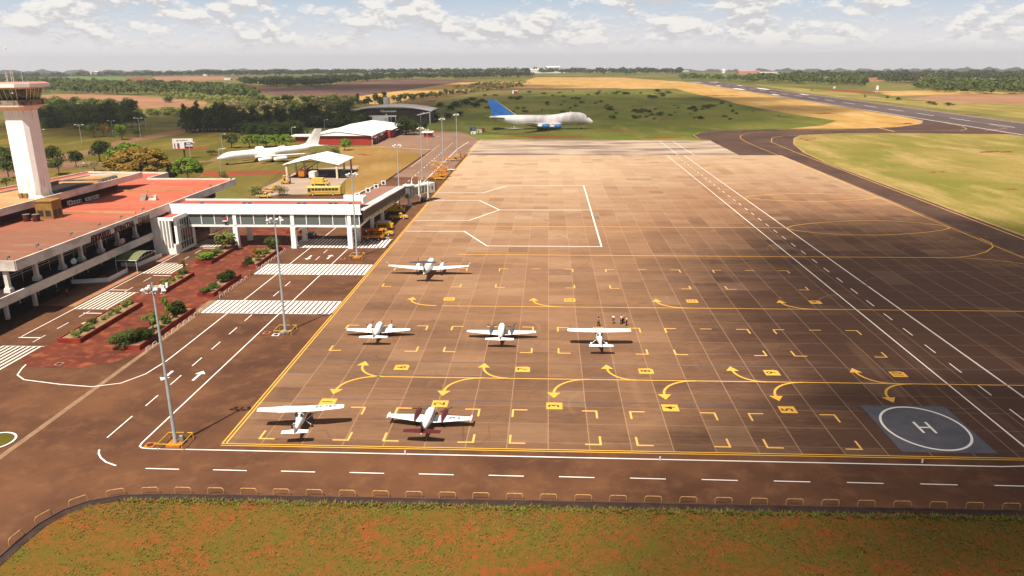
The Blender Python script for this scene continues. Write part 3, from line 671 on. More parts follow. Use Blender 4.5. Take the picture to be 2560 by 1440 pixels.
ora = pm('paint_orange', A(226, 140, 44, 1.4), A(200, 112, 36, 1.4), 1.2, rough=.5)
yold = pm('paint_yellow_pale', A(248, 206, 96, 1.3), A(234, 184, 74, 1.35), 1.2, rough=.45)
rub = pm('rubber', (.02, .019, .018), (.035, .03, .028), 6, rough=.85)
conc = pm('concrete_raw', A(190, 170, 150), A(150, 132, 116), .8, bump=.02)
lettr = pm('sign_red', A(140, 44, 38), A(118, 38, 34), 2)
def glassm(name, tint, rough=.08, spec=.8, alpha=None):
    m = bpy.data.materials.new(name); t = NT(m)
    t.out(tint, rough, spec=spec, alpha=alpha); return m
glz = glassm('glass_dark', (.03, .035, .036)); glt = glassm('glass_pale', (.16, .19, .18), .12, .8, .62); glc = glassm('glass_cab', (.05, .065, .055), .06, .9, .8)
louv = bpy.data.materials.new('louvre_brown'); t = NT(louv)
v = t.coord('Object', (1, 3.2, .02)); wv = t.noise(v, 1.6, 3, .7); t.out(t.mix(t.ramp(wv, .42, .58), A(92, 76, 66), A(52, 40, 36)), .6)
# ---- terminal
T = thing('terminal_building', 'long white and red roofed terminal building with two levels beneath the control tower', 'terminal', (-120, 170, 0))
def B(m, name, mat, par=None, **k): return m.build(name, mat, par or T, world=True, **k)
RO = [(-94.1, 125.2), (-93.5, 222.2), (-120.6, 222.4), (-120.4, 234.8), (-147.4, 236.5), (-153, 203), (-153, 125.2)]
m = M(); m.prism(RO, 10.2, 10.75); B(m, 'roof', roofred)
m = M()
def fascia(m, pts, z0, z1, t_=.35, close=False):
    n = len(pts)
    for i in range(n if close else n-1):
        a = Vector(pts[i]); b = Vector(pts[(i+1) % n]); d = (b-a).normalized(); a2 = a; b2 = b-d*0
        m.bar((*(a2-d*t_/2*0), (z0+z1)/2), (*b2, (z0+z1)/2), t_, z1-z0)
fascia(m, [(-153, 125.2), (-94.1, 125.2), (-93.5, 222.2), (-120.6, 222.4), (-120.4, 234.8), (-147.4, 236.5), (-153, 203), (-153, 125.2)], 9.35, 11.2)
fas = B(m, 'fascia', wold)
m = M(); m.bar((-96.5, 170.5, 10.95), (-120, 170.5, 10.95), .3, .4); B(m, 'roof_joint', rooftan); m = M(); m.bar((-96.5, 201, 10.95), (-118, 201, 10.95), .3, .5); B(m, 'roof_joint', rooftan)
m = M()      # upper floor recess and glazing
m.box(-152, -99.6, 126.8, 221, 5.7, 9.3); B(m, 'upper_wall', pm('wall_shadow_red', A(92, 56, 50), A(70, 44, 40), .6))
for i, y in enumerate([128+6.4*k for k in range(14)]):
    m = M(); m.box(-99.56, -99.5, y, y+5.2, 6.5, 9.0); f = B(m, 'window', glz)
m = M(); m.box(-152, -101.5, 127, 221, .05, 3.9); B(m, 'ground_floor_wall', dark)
for i, y in enumerate([132+5.6*k for k in range(8)]):
    m = M(); m.box(-101.46, -101.4, y, y+4.2, .3, 3.2); f = B(m, 'window', glz)
    m = M(); m.bar((-101.3, y+2.1, .3), (-101.3, y+2.1, 3.2), .1); m.build('frame', steelw, f, world=False); f.children[0].location = (0, 0, 0)
    for vv in f.children[0].data.vertices: vv.co -= Vector((-120, 170, 0))
m = M(); m.box(-112, -94.7, 92, 173.7, 4.5, 5.2); B(m, 'balcony_floor', pm('slab_dark', A(70, 54, 50), A(54, 42, 40), .5))
m = M(); m.box(-94.75, -94.45, 92, 173.75, 4.0, 5.62); B(m, 'balcony_band', wold)
for y in (125.8, 133.6, 141.4, 147.9, 155, 161.8, 169.3):
    m = M(); m.loft([[(-96.6+sx*(.34+k), y+sy*(.34+k), z) for sx, sy in ((-1, -1), (1, -1), (1, 1), (-1, 1))] for k, z in ((.28, 5.2), (.22, 5.9), (.05, 6.15), (0, 6.5), (0, 9.3))]); B(m, 'column', wold)
    if y in (125.8, 133.6): m = M(); m.box(-98.2, -97.6, y-.3, y+.3, .05, 4.5); B(m, 'column', wold)
m = M()
for z in (7.05, 7.5): m.tube([(-98.2, 127, z), (-98.2, 140, z), (-98.2, 165, z)], .045, 6)
for y in range(128, 166, 4): m.tube([(-98.2, y, 5.3), (-98.2, y, 7.5)], .035, 5)
B(m, 'railing', steelw)
for wd, pa, pb in (('AEROPUERTO', (221, 597), (272, 578)), ('INTERNACIONAL', (279, 574), (331, 555)), ('GUARANI', (341, 551), (369, 540))):
    ya_, yb_ = G(*pa, 10.0).y, G(*pb, 10.0).y; wl = yb_-ya_
    TT = Matrix.Translation((-93.72+120, (ya_+yb_)/2-170, 9.75)) @ Matrix.Rotation(PI/2, 4, 'Z') @ Matrix.Rotation(PI/2, 4, 'X')
    q = text_mesh(wd, 1.9, TT, 'sign_lettering', lettr, T, .12, 1)
    xs_ = [vv.co.y for vv in q.data.vertices]; sc_ = wl/(max(xs_)-min(xs_)); mid_ = (max(xs_)+min(xs_))/2
    for vv in q.data.vertices: vv.co.y = mid_+(vv.co.y-mid_)*sc_
# penthouse tier
m = M(); m.box(-130, -121.0, 141, 207, 10.75, 13.0); B(m, 'penthouse_wall', brickd)
m = M(); TR = [(-118.7, 147.5), (-116.4, 212.1), (-128.9, 207.2), (-136, 166), (-137, 147.5)]
m.prism(TR, 13.3, 14.1); B(m, 'penthouse_roof', rooftan)
m = M(); fascia(m, TR, 12.9, 14.5, .35, True); B(m, 'penthouse_fascia', wold)
m = M(); m.box(-128.3, -128.0, 178, 192, 14.1, 15.2); m.box(-128.3, -121.5, 178, 178.3, 14.1, 15.2); m.bar((-128.2, 192, 15), (-119.4, 197, 14.6), .4); B(m, 'courtyard_parapet', conc)
m = M(); m.box(-127.9, -119.8, 178.3, 194, 14.1, 14.2); B(m, 'courtyard_floor', pm('slab_dark', (0, 0, 0)))
for k in range(5):
    y = 196+k*1.6; m = M(); m.box(-119.9, -118.7, y, y+1.1, 14.1, 14.8); u = m.build('air_conditioner', steelg)
    tag(u, 'grey air conditioning unit, one of the close row on the tan penthouse roof edge', 'air conditioner', 'grey air conditioners on the penthouse roof')
    m = M(); m.ell((-119.3, y+.55, 14.82), (.4, .4, .06), 10, 4); m.build('fan', steeld, u)
def acu(x, y, z, rz, label, group, s=1, mt=None):
    t_ = thing('air_conditioner', label, 'air conditioner', (x, y, z), rz, group)
    m = M(); m.box(-.5*s, .5*s, -.2*s, .2*s, .1, .1+.85*s); m.build('casing', mt or steelw, t_)
    m = M(); m.tube([(0, -.2*s, .5*s+.05), (0, -.23*s, .5*s+.05)], .3*s, 12); m.build('fan', steeld, t_)
    m = M(); m.box(-.45*s, .45*s, -.16*s, .16*s, 0, .1); m.build('bracket', steeld, t_); return t_
for i, (px, py) in enumerate([(175, 514), (183, 512), (189, 510), (195, 509), (200, 507), (218, 503), (226, 501), (236, 498), (244, 496)]):
    g_ = G(px, py, 10.75); acu(g_.x, g_.y, 10.75, PI/2, 'white split air conditioner on the red roof under the penthouse eave', 'white air conditioners along the penthouse wall', 1.35 if i == 0 else 1)
tw_ = thing('cooling_unit', 'tall tan cooling unit with louvred openings standing on the red terminal roof', 'cooling unit', (*G2(126, 544, 10.75), 10.75), .05)
m = M(); m.box(-1.9, 1.9, -1.9, 1.9, .35, 3.9); m.box(-2.05, 2.05, -2.05, 2.05, 3.9, 4.15); m.build('casing', pm('unit_tan', A(206, 160, 84), A(178, 132, 66), .8), tw_)
m = M(); m.box(-2.0, 2.0, -2.0, 2.0, 0, .3); m.build('base', pm('roof_tan_membrane', (0, 0, 0)), tw_)
for x in (-.85, .85):
    m = M(); m.box(x-.6, x+.6, -1.94, -1.88, .7, 2.0); m.build('vent', steeld, tw_)
    m = M(); m.box(1.88, 1.94, x-.6, x+.6, .7, 2.0); m.build('vent', steeld, tw_)
for px, nm in ((68, 'left'), (92, 'right')):
    g_ = G(px, 553, 10.75); tk = thing('water_tank', 'brown rooftop tank by the penthouse wall, %s of the pair beside the tan cooling unit' % ('further' if nm == 'left' else 'nearer'), 'tank', g_, 0, 'brown rooftop tanks')
    m = M(); m.tube([(0, 0, 0), (0, 0, 1.5)], .75, 14); m.build('barrel', brickd, tk); m = M(); m.tube([(0, 0, 1.5), (0, 0, 1.58)], .8, 14); m.build('lid', steelg, tk)
g_ = G(372, 500, 10.75); sl_ = thing('roof_skylight', 'pale broken skylight frame with pipes standing on the middle of the red roof', 'skylight', g_)
m = M(); m.side([(-1, 0), (1, 0), (.3, 1.6)], -1.9, -.5); m.build('hood', conc, sl_)
m = M(); m.box(.2, 2.2, -.7, .8, 0, .35); m.box(1.6, 2.2, -.4, .4, .35, 1.3); m.build('base', wold, sl_); m = M(); m.tube([(0, 0, 0), (0, 0, 2.6)], .06, 6); m.tube([(.7, 0, 0), (.7, 0, 1.8)], .06, 6); m.build('pipe', steelg, sl_)
for px, py in [(20, 650), (93, 619), (177, 590), (247, 567), (302, 547), (357, 527), (525, 468), (577, 452)]:
    g_ = G(px, py, 11.2); s_ = thing('roof_floodlight', 'small dark floodlight perched on the terminal roof edge', 'floodlight', (g_.x-.1, g_.y, 11.2), 0, 'floodlights along the terminal roof edge')
    m = M(); m.tube([(0, 0, 0), (.1, 0, .5)], .05, 6); m.build('stem', steeld, s_); m = M(); m.box(.05, .45, -.25, .25, .4, .75); m.build('lamp', steelg, s_)
# low north-east wing behind the skywalk
m = M(); m.prism([(-91, 196), (-91, 207), (-86, 216), (-95, 224), (-93.6, 205)], .05, 3.4); B(m, 'garden_wall', wold)
m = M(); m.box(-93.4, -86, 206, 206.4, .05, 3.6); m.box(-86.4, -86, 206, 226, .05, 3.2); B(m, 'garden_wall', wpaint)
# ---- clock sign and round sign on the balcony
for px, py, col_, nm in ((184, 653, A(190, 220, 232, 1.2), 'pale blue'), (306, 602, A(226, 176, 176, 1.2), 'pink')):
    g_ = G(px, py, 6.4); s_ = thing('round_sign', 'round %s sign on the upper balcony of the terminal' % nm, 'sign', (g_.x, g_.y, 6.4))
    m = M(); m.tube([(0, 0, 0), (.06, -.03, 0)], .62, 20); m.build('disc', pm('sign_'+nm.replace(' ', '_'), col_), s_)
    m = M(); m.tube([(.1, -.05, -.62), (.1, -.05, -.95)], .05, 6); m.build('bracket', steelg, s_)
# ---- low white planters walls at the entrance
def lowwall(label, pts, h=.95):
    t_ = thing('low_wall', label, 'wall', (pts[0][0], pts[0][1], .05))
    m = M(); fascia(m, pts, .05, h, .22); m.build('wall', wpaint, t_, world=False)
    for vv in t_.children[0].data.vertices: vv.co -= Vector((pts[0][0], pts[0][1], .05))
lowwall('white low wall bending round the terminal entrance, nearer to the frame edge', [(-100, 148.4), (-96.5, 149.2), (-93.0, 150.2), (-93.2, 158)])
lowwall('white low wall under the green canopy at the terminal entrance', [(-97, 162.4), (-93.2, 162.6), (-92.2, 171.5)])
# ---- green canopy
c = thing('entrance_canopy', 'arched green canopy on thin white posts before the terminal door', 'canopy', (-92.6, 156.8, .05))
grn = pm('canopy_green', A(150, 158, 110), A(136, 142, 98), 1); m = M(); prof = [(8.6*i/12, 2.95+.95*math.sin(PI*i/12)) for i in range(13)]
for a, b in zip(prof, prof[1:]): m.add([(-2.4, a[0], a[1]), (2.4, a[0], a[1]), (2.4, b[0], b[1]), (-2.4, b[0], b[1]), (-2.4, a[0], a[1]-.06), (2.4, a[0], a[1]-.06), (2.4, b[0], b[1]-.06), (-2.4, b[0], b[1]-.06)], [(0, 1, 2, 3), (7, 6, 5, 4)])
m.build('roof', grn, c, smooth=True)
m = M()
for x in (-2.4, 2.4):
    m.tube([(x, 0, 2.9), (x, 8.6, 2.9)], .05, 6); m.tube([(x, p[0], p[1]-.08) for p in prof], .045, 6)
    for i in range(1, 12, 2): m.tube([(x, prof[i][0], 2.9), (x, prof[i+1][0], prof[i+1][1]-.08)], .03, 5)
m.tube([(-2.4, 0, 2.9), (2.4, 0, 2.9)], .06, 6); m.build('truss', steelw, c)
for x in (-2.3, 0, 2.3):
    for y in ((0.05, 8.5) if x else (.05,)):
        m = M(); m.tube([(x, y, 0), (x, y, 2.9)], .06, 8); m.build('post', steelw, c)
# ---- stair hall (glass box)
gb = thing('stair_hall', 'white stair hall with slit windows and tall glazing where the skywalk meets the terminal', 'building', (-92, 179, 0))
def Q(m, name, mat, **k): return m.build(name, mat, gb, world=True, **k)
m = M(); m.box(-95, -93.2, 173.8, 174.1, .05, 9.05); m.box(-93.2, -90.4, 173.8, 174.1, .05, 2.6); m.box(-93.2, -90.4, 173.8, 174.1, 8.3, 9.05); m.box(-90.4, -89.6, 173.8, 174.1, .05, 2.6)
m.box(-95, -94.7, 174.1, 184, .05, 9.0); m.box(-90.4, -89.4, 173.803, 174.1, 8.3, 9.05); Q(m, 'wall', wpaint)
m = M(); m.box(-89.9, -89.45, 183.2, 184.3, .05, 8.6); Q(m, 'pier', wpaint)
m = M(); m.box(-94.7, -89.6, 174.1, 184, 8.45, 8.72); Q(m, 'roof', roofpink)
m = M(); m.box(-89.85, -89.3, 174.1, 184.3, 8.1, 9.08); Q(m, 'parapet', wpaint)
m = M(); m.box(-93.15, -90.45, 174.2, 174.26, 2.6, 8.3); Q(m, 'window', glz)
for k in range(4):
    m = M(); x = -92.75+k*.78; m.box(x-.16, x+.16, 173.35, 174.12, 2.45, 8.45); Q(m, 'fin', wpaint)
for k in range(3):
    m = M(); y = 174.6+k*.75; m.box(-89.75, -89.1, y-.12, y+.12, 2.45, 8.3); Q(m, 'fin', wpaint)
m = M(); m.box(-89.75, -89.5, 174.1, 176.6, .05, 2.5); m.box(-89.78, -89.4, 176.6, 183.2, .05, .7); Q(m, 'plinth', wpaint)
m = M(); m.box(-89.66, -89.6, 176.4, 183.2, .7, 8.1); Q(m, 'glazing', glassm('glass_hall', (.045, .055, .05), .05, .9, .85))
for y in (176.5, 177.9, 179.2, 180.5, 181.8, 183.1):
    m = M(); m.box(-89.7, -89.5, y-.06, y+.06, .7, 8.1); Q(m, 'mullion', steelw)
for z in (5.7, 2.4):
    m = M(); m.box(-89.68, -89.52, 176.5, 183.1, z-.06, z+.06); Q(m, 'transom', steelw)
m = M(); m.box(-94.6, -89.9, 176, 184, 5.3, 5.6); m.side([(176.5, .3), (182, 5.3), (183, 5.3), (177.6, .3)], -93.6, -92); Q(m, 'stair', conc)
# ---- skywalk bridge
sb = thing('skywalk_bridge', 'white enclosed skywalk with glass sides crossing the road on square columns', 'bridge', (-70, 185, 0))
def Q(m, name, mat, **k): return m.build(name, mat, sb, world=True, **k)
m = M(); m.box(-94.0, -45.9, 181.0, 181.35, 8.75, 11.05); m.box(-94.2, -45.6, 180.7, 181.0, 8.62, 8.85); Q(m, 'fascia', wpaint)
m = M(); m.box(-93.4, -46.3, 181.35, 189.3, 10.2, 10.45); Q(m, 'roof', roofpink)
m = M(); m.box(-93.4, -52, 189.3, 189.6, 8.8, 10.85); m.box(-52, -46.2, 189.0, 189.4, 10.2, 12.0); m.box(-46.6, -46.25, 185.8, 189.0, 10.2, 11.9); Q(m, 'parapet', wpaint)
m = M(); m.box(-89.3, -46.2, 181.1, 189.6, 5.35, 5.9); Q(m, 'floor_slab', wpaint)
m = M(); m.box(-89.3, -46.2, 181.12, 181.16, 5.9, 8.7); Q(m, 'glazing', glt)
m = M(); m.box(-89.3, -46.2, 189.42, 189.46, 5.9, 8.8); Q(m, 'glazing', glt)
m = M(); m.box(-88, -50, 186.5, 186.8, 5.92, 6.5); m.box(-80, -74, 184, 185, 5.92, 6.7); m.box(-66, -58, 185, 186, 5.92, 6.9); Q(m, 'counter', steelg)
for i in range(14):
    m = M(); x = -89.2+i*3.3; m.box(x-.09, x+.09, 181.02, 181.22, 5.9, 8.75); Q(m, 'mullion', wpaint)
for x in (-77.5, -63, -48.8):
    m = M(); m.loft([[(x+sx*h, 181.15+sy*h, z) for sx, sy in ((-1, -1), (1, -1), (1, 1), (-1, 1))] for h, z in ((.62, .05), (.55, 5.35))]); m.box(x-.45, x+.45, 180.9, 181.3, 5.9, 8.75); Q(m, 'column', wpaint)
    m = M(); m.box(x-.55, x+.55, 188.9, 190, .05, 5.35); Q(m, 'column', wpaint)
m = M(); m.loft([[(-81.5+sx*h+o_, 187+sy*.5, z) for sx, sy in ((-1, -1), (1, -1), (1, 1), (-1, 1))] for h, o_, z in ((.35, .2, .05), (.7, 0, 5.35))]); Q(m, 'column', wpaint)
for x in (-86, -75.2, -73.9, -61.5, -60.1, -53.6, -52.3, -48.6):
    acu(x, 182.6, 10.45, 0, 'low grey air conditioner in the row behind the skywalk fascia', 'air conditioners on the skywalk roof', .9, steelg)
fl = thing('hanging_flag', 'small red and white flag hanging behind the skywalk glass', 'flag', (-79.8, 180.6, 7.4))
m = M(); m.box(-.55, .55, -.03, .03, -.3, .3); m.build('cloth', pm('flag_red', A(210, 40, 44, 1.3)), fl); m = M(); m.box(-.6, .5, -.05, -.01, -.62, -.32); m.build('trim', steelw, fl)
# ---- concourse ramp to the jet bridge
cc = thing('concourse_ramp', 'sloping elevated corridor with brown louvred side leading to the boarding bridge', 'corridor', (-49, 212, 0))
def Q(m, name, mat, **k): return m.build(name, mat, cc, world=True, **k)
def zz(y): return -(y-185)/51*2.75
def ramp(m, x0, x1, z0, z1, y0=189.6, y1=236.5):
    vs = []
    for y in (y0, y1):
        for x, z in ((x0, z0), (x1, z0), (x1, z1), (x0, z1)): vs.append((x, y, z+zz(y)))
    m.add(vs, [(0, 1, 2, 3), (7, 6, 5, 4), (0, 4, 5, 1), (1, 5, 6, 2), (2, 6, 7, 3), (3, 7, 4, 0)])
m = M(); ramp(m, -54.6, -45.0, 9.2, 9.45, 184); Q(m, 'roof', pm('roof_dusty_pink', A(206, 150, 132), A(190, 136, 120), .4))
m = M(); ramp(m, -47.2, -44.9, 9.3, 9.55, 181.35); ramp(m, -54.9, -54.5, 9.1, 9.75, 190); Q(m, 'coping', wold)
m = M(); ramp(m, -45.4, -45.1, 7.15, 9.2, 181.3); Q(m, 'louvred_wall', louv)
m = M(); ramp(m, -54.5, -54.3, 5.9, 9.1); Q(m, 'wall', wold)
m = M(); ramp(m, -54.5, -45.3, 6.0, 6.35); Q(m, 'floor_slab', wold)
m = M(); ramp(m, -45.3, -45.24, 6.35, 7.12, 181.4); Q(m, 'glazing', glt)
for k in range(11):
    y = 183+k*5.1; m = M(); m.box(-45.3, -45.12, y-.05, y+.05, 6.3+zz(y), 7.14+zz(y)); Q(m, 'mullion', steelw)
for y in (202.4, 215.5, 228.5):
    for x in (-48.2, -52.6):
        m = M(); m.box(x-.45, x+.45, y-.45, y+.45, .05, 6.0+zz(y)); Q(m, 'column', wpaint)
for px, py in ((940, 491), (964, 479), (983, 469), (999, 459)):
    for zt in (8.8, 8.0, 7.4, 7.0):
        g_ = G(px, py, zt)
        if abs(zt-(9.45+zz(g_.y))) < .5: break
    acu(-52.6, g_.y, 9.45+zz(g_.y), 0, 'white air conditioner box in the row on the corridor roof', 'white boxes on the corridor roof', 1.5)
m = M(); ramp(m, -54.2, -53.9, 9.5, 9.65, 190, 236); Q(m, 'cable_tray', steeld)
# ---- jet bridge
jb = thing('jet_bridge', 'white passenger boarding bridge with round hub, glazed tunnel and stair', 'jet bridge', (-44.6, 239.6, .03))
m = M(); m.tube([(0, 0, 2.6), (0, 0, 6.3)], 1.75, 20); m.build('hub', steelg, jb, smooth=False); m = M(); m.tube([(0, 0, 6.3), (0, 0, 6.55)], 1.95, 20); m.build('hub_roof', steelw, jb)
m = M(); m.tube([(0, 0, 0), (0, 0, .5), (0, 0, 1.9), (0, 0, 2.6)], [1.1, .55, .5, 1.2], 14); m.build('pedestal', steelw, jb)
d_ = Vector((5.4, 9.6, 0)).normalized(); n_ = Vector((d_.y, -d_.x, 0))
ja = math.atan2(-d_.x, d_.y); TJ = Matrix.Rotation(ja, 4, 'Z')
m = M(); m.T = TJ; m.box(-1.1, 1.1, 1.2, 8.8, 2.9, 3.15); m.box(-1.15, 1.15, 1.2, 8.8, 5.5, 5.85); m.build('tunnel', steelw, jb)
m = M(); m.T = TJ; m.box(1.05, 1.1, 1.6, 8.6, 3.15, 5.5); m.box(-1.1, -1.05, 1.6, 8.6, 3.15, 5.5); m.build('tunnel_glazing', glassm('glass_green', (.10, .15, .13), .1, .8, .8), jb)
for k in range(5):
    m = M(); m.T = TJ; y = 1.7+k*1.7; m.box(1.03, 1.17, y-.08, y+.08, 3.1, 5.5); m.box(-1.17, -1.03, y-.08, y+.08, 3.1, 5.5); m.build('tunnel_frame', steelw, jb)
m = M(); m.T = TJ; m.box(-1.7, 1.7, 8.8, 11.6, 2.8, 5.95); m.build('cab', steelw, jb)
m = M(); m.T = TJ; m.box(1.71, 1.75, 9.6, 10.3, 3.9, 5.0); m.build('cab_window', glz, jb); m = M(); m.T = TJ; m.box(-1.75, 1.75, 11.6, 12.2, 2.9, 5.8); m.build('bellows', steeld, jb)
for y in (3.4, 8.0):
    for s in (-1, 1):
        m = M(); m.T = TJ; m.loft([[(s*1.5+dx*h, y+dy*h, z) for dx, dy in ((-1, -1), (1, -1), (1, 1), (-1, 1))] for h, z in ((.22, 1.2), (.22, 6.2), (.05, 7.9 if y < 5 else 7.0))]); m.build('lift_column', steelw, jb)
m = M(); m.T = TJ; m.box(-1.7, 1.7, 7.4, 8.6, .7, 1.25); m.build('bogie', steelg, jb)
for s in (-1, 1):
    m = M(); m.T = TJ; m.tube([(s*1.2-.25, 8, .55), (s*1.2+.25, 8, .55)], .55, 14); m.build('wheel', rub, jb)
m = M(); a_ = Vector((3.6, 8.2, 0)); m.bar((6.2, 8.6, 3.0), (3.2, 6.8, .1), .9, .18); 
for s in (-.45, .45): m.tube([(6.2+s*.5, 8.6-s, 4.0), (3.2+s*.5, 6.8-s, 1.1)], .04, 6)
m.build('stair', steelg, jb)
# ---- control tower
def shaft_mat():
    m = bpy.data.materials.new('wall_white_streaked'); t = NT(m); v = t.coord('Object'); sp = t.n('ShaderNodeSeparateXYZ', i0=v); low_ = t.math('SUBTRACT', 1.0, t.ramp(sp.outputs[2], .5, 6.5)); top_ = t.ramp(sp.outputs[2], 17.5, 20.1)
    st = t.noise(t.coord('Object', (1.3, 1.3, .12)), 1.6, 6, .65); c = t.mix(t.ramp(t.noise(v, .5, 4), .4, .7), (.90, .88, .84), (.85, .82, .78))
    c = t.mix(t.math('MULTIPLY', t.math('MULTIPLY', low_, t.ramp(st, .50, .66)), .85), c, A(176, 160, 120)); c = t.mix(t.math('MULTIPLY', t.math('MULTIPLY', top_, t.ramp(st, .48, .66)), .5), c, A(190, 170, 150))
    c = t.mix(t.math('MULTIPLY', t.ramp(st, .62, .74), .22), c, A(200, 186, 160)); t.out(c, .75); return m
shaftm = shaft_mat()
ct = thing('control_tower', 'tall white control tower with glazed cab rising above the terminal roof', 'control tower', (-122.3, 174.3, 14.1))
def octo(h, ch): return [(-h+ch, -h), (h-ch, -h), (h, -h+ch), (h, h-ch), (h-ch, h), (-h+ch, h), (-h, h-ch), (-h, -h+ch)]
def olo(m, spec): m.loft([[(x, y, z) for x, y in octo(h, ch)] for h, ch, z in spec])
m = M(); olo(m, [(3.05, .9, 0), (2.75, .8, .6), (2.75, .8, 20.1)]); m.build('shaft', shaftm, ct)
m = M(); olo(m, [(2.75, .8, 20.1), (3.9, 1.3, 21.0), (4.3, 1.5, 21.0), (4.3, 1.5, 21.3)]); m.build('gallery_soffit', pm('soffit_pink', A(246, 214, 194, 1.15)), ct)
m = M(); olo(m, [(4.25, 1.5, 21.3), (4.25, 1.5, 22.5)]); m.build('gallery_wall', pm('wall_dirty', A(206, 186, 170), A(160, 140, 124), 1.2, .4, .6, c3=A(110, 94, 84), s3=.6), ct)
R0, R1 = octo(3.6, 1.25), octo(4.35, 1.5)
m = M(); olo(m, [(3.55, 1.2, 22.5), (4.3, 1.45, 24.9)]); m.build('cab_glazing', glc, ct)
m = M(); olo(m, [(2.6, .9, 22.5), (2.6, .9, 23.3)]); m.box(-.3, .3, -.3, .3, 22.5, 24.9); m.build('cab_console', dark, ct)
for i in range(8):
    a, b = R0[i], R1[i]; m = M(); m.bar((*a, 22.5), (*b, 24.9), .14); m.build('mullion', steelw, ct)
    a2, b2 = R0[(i+1) % 8], R1[(i+1) % 8]
    if (Vector(a)-Vector(a2)).length > 3:
        for f in (.25, .5, .75) if i == 0 or i == 2 else (.5,):
            p = Vector(a).lerp(Vector(a2), f); q = Vector(b).lerp(Vector(b2), f); m = M(); m.bar((*p, 22.5), (*q, 24.9), .10); m.build('mullion', steelw, ct)
m = M(); olo(m, [(4.3, 1.45, 24.9), (5.5, 2.0, 25.3)]); m.build('soffit', pm('eave_cream', A(240, 214, 190, 1.2)), ct); m = M(); olo(m, [(5.7, 2.1, 25.3), (5.75, 2.1, 26.05)]); m.build('eave', wpaint, ct)
m = M(); olo(m, [(5.65, 2.05, 26.06), (5.2, 1.9, 26.3)]); m.build('roof', pm('roof_faded_red', A(214, 120, 116, 1.3), A(226, 170, 160, 1.2), 1.4), ct)
for x, y, h, r in [(-.4, -.4, 7.6, .05), (.6, -1.2, 3.2, .06), (3.4, -2.2, 2.3, .05), (-1.5, -.5, 2.6, .05), (-2.2, .8, 2.4, .05), (-4, -1, 2.0, .05)]:
    m = M(); m.tube([(x, y, 26.2), (x, y, 26.2+h)], r, 6, r*.6)
    if h > 5: m.ell((x, y, 26.2+h), (.16, .16, .16))
    m.build('antenna', steelw, ct)
for dx in (-.25, .25):
    m = M(); m.ell((-1.2+dx, -3.8, 26.75), (.18, .18, .2)); m.tube([(-1.2+dx, -3.8, 26.2), (-1.2+dx, -3.8, 26.6)], .04, 6); m.build('beacon', pm('lamp_amber', A(250, 214, 140, 1.1)), ct)
m = M(); m.tube([(2.5, -5.4, 25.2), (2.5, -5.0, 24.2)], .04, 6); m.ell((2.5, -5.0, 24.1), (.22, .22, .2)); m.build('siren', steelw, ct)
m = M(); m.tube([(2.85, -.4, 2.2), (2.85, -.4, 4.2)], .1, 6); m.build('conduit', steelw, ct)
m = M(); m.box(-2.0, -1.2, -3.4, -2.8, 0, 1.2); m.box(-.8, 0, -3.4, -2.8, 0, 1.2); m.build('service_hatch', pm('unit_tan', (0, 0, 0)), ct)
# ---- open equipment shed
x0, x1, y0, y1 = -103.5, -83.4, 296.2, 318.5
sh = thing('open_shed', 'open sided shed with white gable roof on steel columns in the yard', 'shed', ((x0+x1)/2, (y0+y1)/2, .04))
w2, d2 = (x1-x0)/2+1.2, (y1-y0)/2+.8
m = M()
for s in (-1, 1): m.add([(s*w2, -d2, 5.6), (s*w2, d2, 5.6), (0, d2, 8.0), (0, -d2, 8.0), (s*w2, -d2, 5.35), (s*w2, d2, 5.35), (0, d2, 7.75), (0, -d2, 7.75)], [(0, 1, 2, 3), (7, 6, 5, 4), (0, 3, 7, 4), (1, 5, 6, 2), (0, 4, 5, 1)])
m.build('roof', pm('roof_white_sheet', (.9, .89, .87), (.85, .83, .80), .3, rough=.5), sh)
m = M()
for y in (-d2+.4, 0, d2-.4):
    for s in (-1, 1): m.bar((s*w2*.95, y, 5.3), (0, y, 7.6), .25)
    m.bar((-w2*.95, y, 5.3), (w2*.95, y, 5.3), .15)
m.build('truss', steelg, sh)
for s in (-1, 1):
    for y in (-d2+.8, 0, d2-.8):
        m = M(); m.box(s*(w2-1.2)-.35, s*(w2-1.2)+.35, y-.35, y+.35, 0, 5.35); m.build('column', pm('column_cream', A(240, 222, 196, 1.2)), sh)
m = M(); m.box(-w2+1, w2+2, -d2+2, d2, 0, .03); m.build('floor', pm('floor_dark', A(84, 62, 60), A(64, 48, 48), .4), sh)  # evenly dark floor slab, set off to one side of the roof outline
# ---- red warehouse with white roof
wh = thing('warehouse', 'long red warehouse with bright white sheet roof beyond the dry lawn', 'warehouse', (-113.5, 458, 0))
def Q(m, name, mat, **k): return m.build(name, mat, wh, world=True, **k)
m = M(); m.box(-130, -97.6, 420, 456, .03, 5.0); m.box(-128, -94.6, 456.2, 498, .03, 4.8); Q(m, 'wall', brick)
wr = pm('roof_white_sheet', (0, 0, 0))
for (xa, xb, ya, yb, ze, zr) in ((-131.2, -96.6, 418.8, 457, 5.25, 7.7), (-129.5, -93.6, 457.05, 499, 5.0, 7.5)):
    xm = (xa+xb)/2-3; m = M()
    for xe in (xa, xb): m.add([(xe, ya, ze), (xe, yb, ze), (xm, yb, zr), (xm, ya, zr), (xe, ya, ze-.3), (xe, yb, ze-.3), (xm, yb, zr-.3), (xm, ya, zr-.3)], [(0, 1, 2, 3), (7, 6, 5, 4), (0, 3, 7, 4), (1, 5, 6, 2), (0, 4, 5, 1)])
    Q(m, 'roof', wr)
    m = M(); m.add([(xa, ya+.3, 5), (xb, ya+.3, 5), (xm, ya+.3, zr-.3)], [(0, 1, 2)]); Q(m, 'gable', pm('wall_white', (0, 0, 0)))
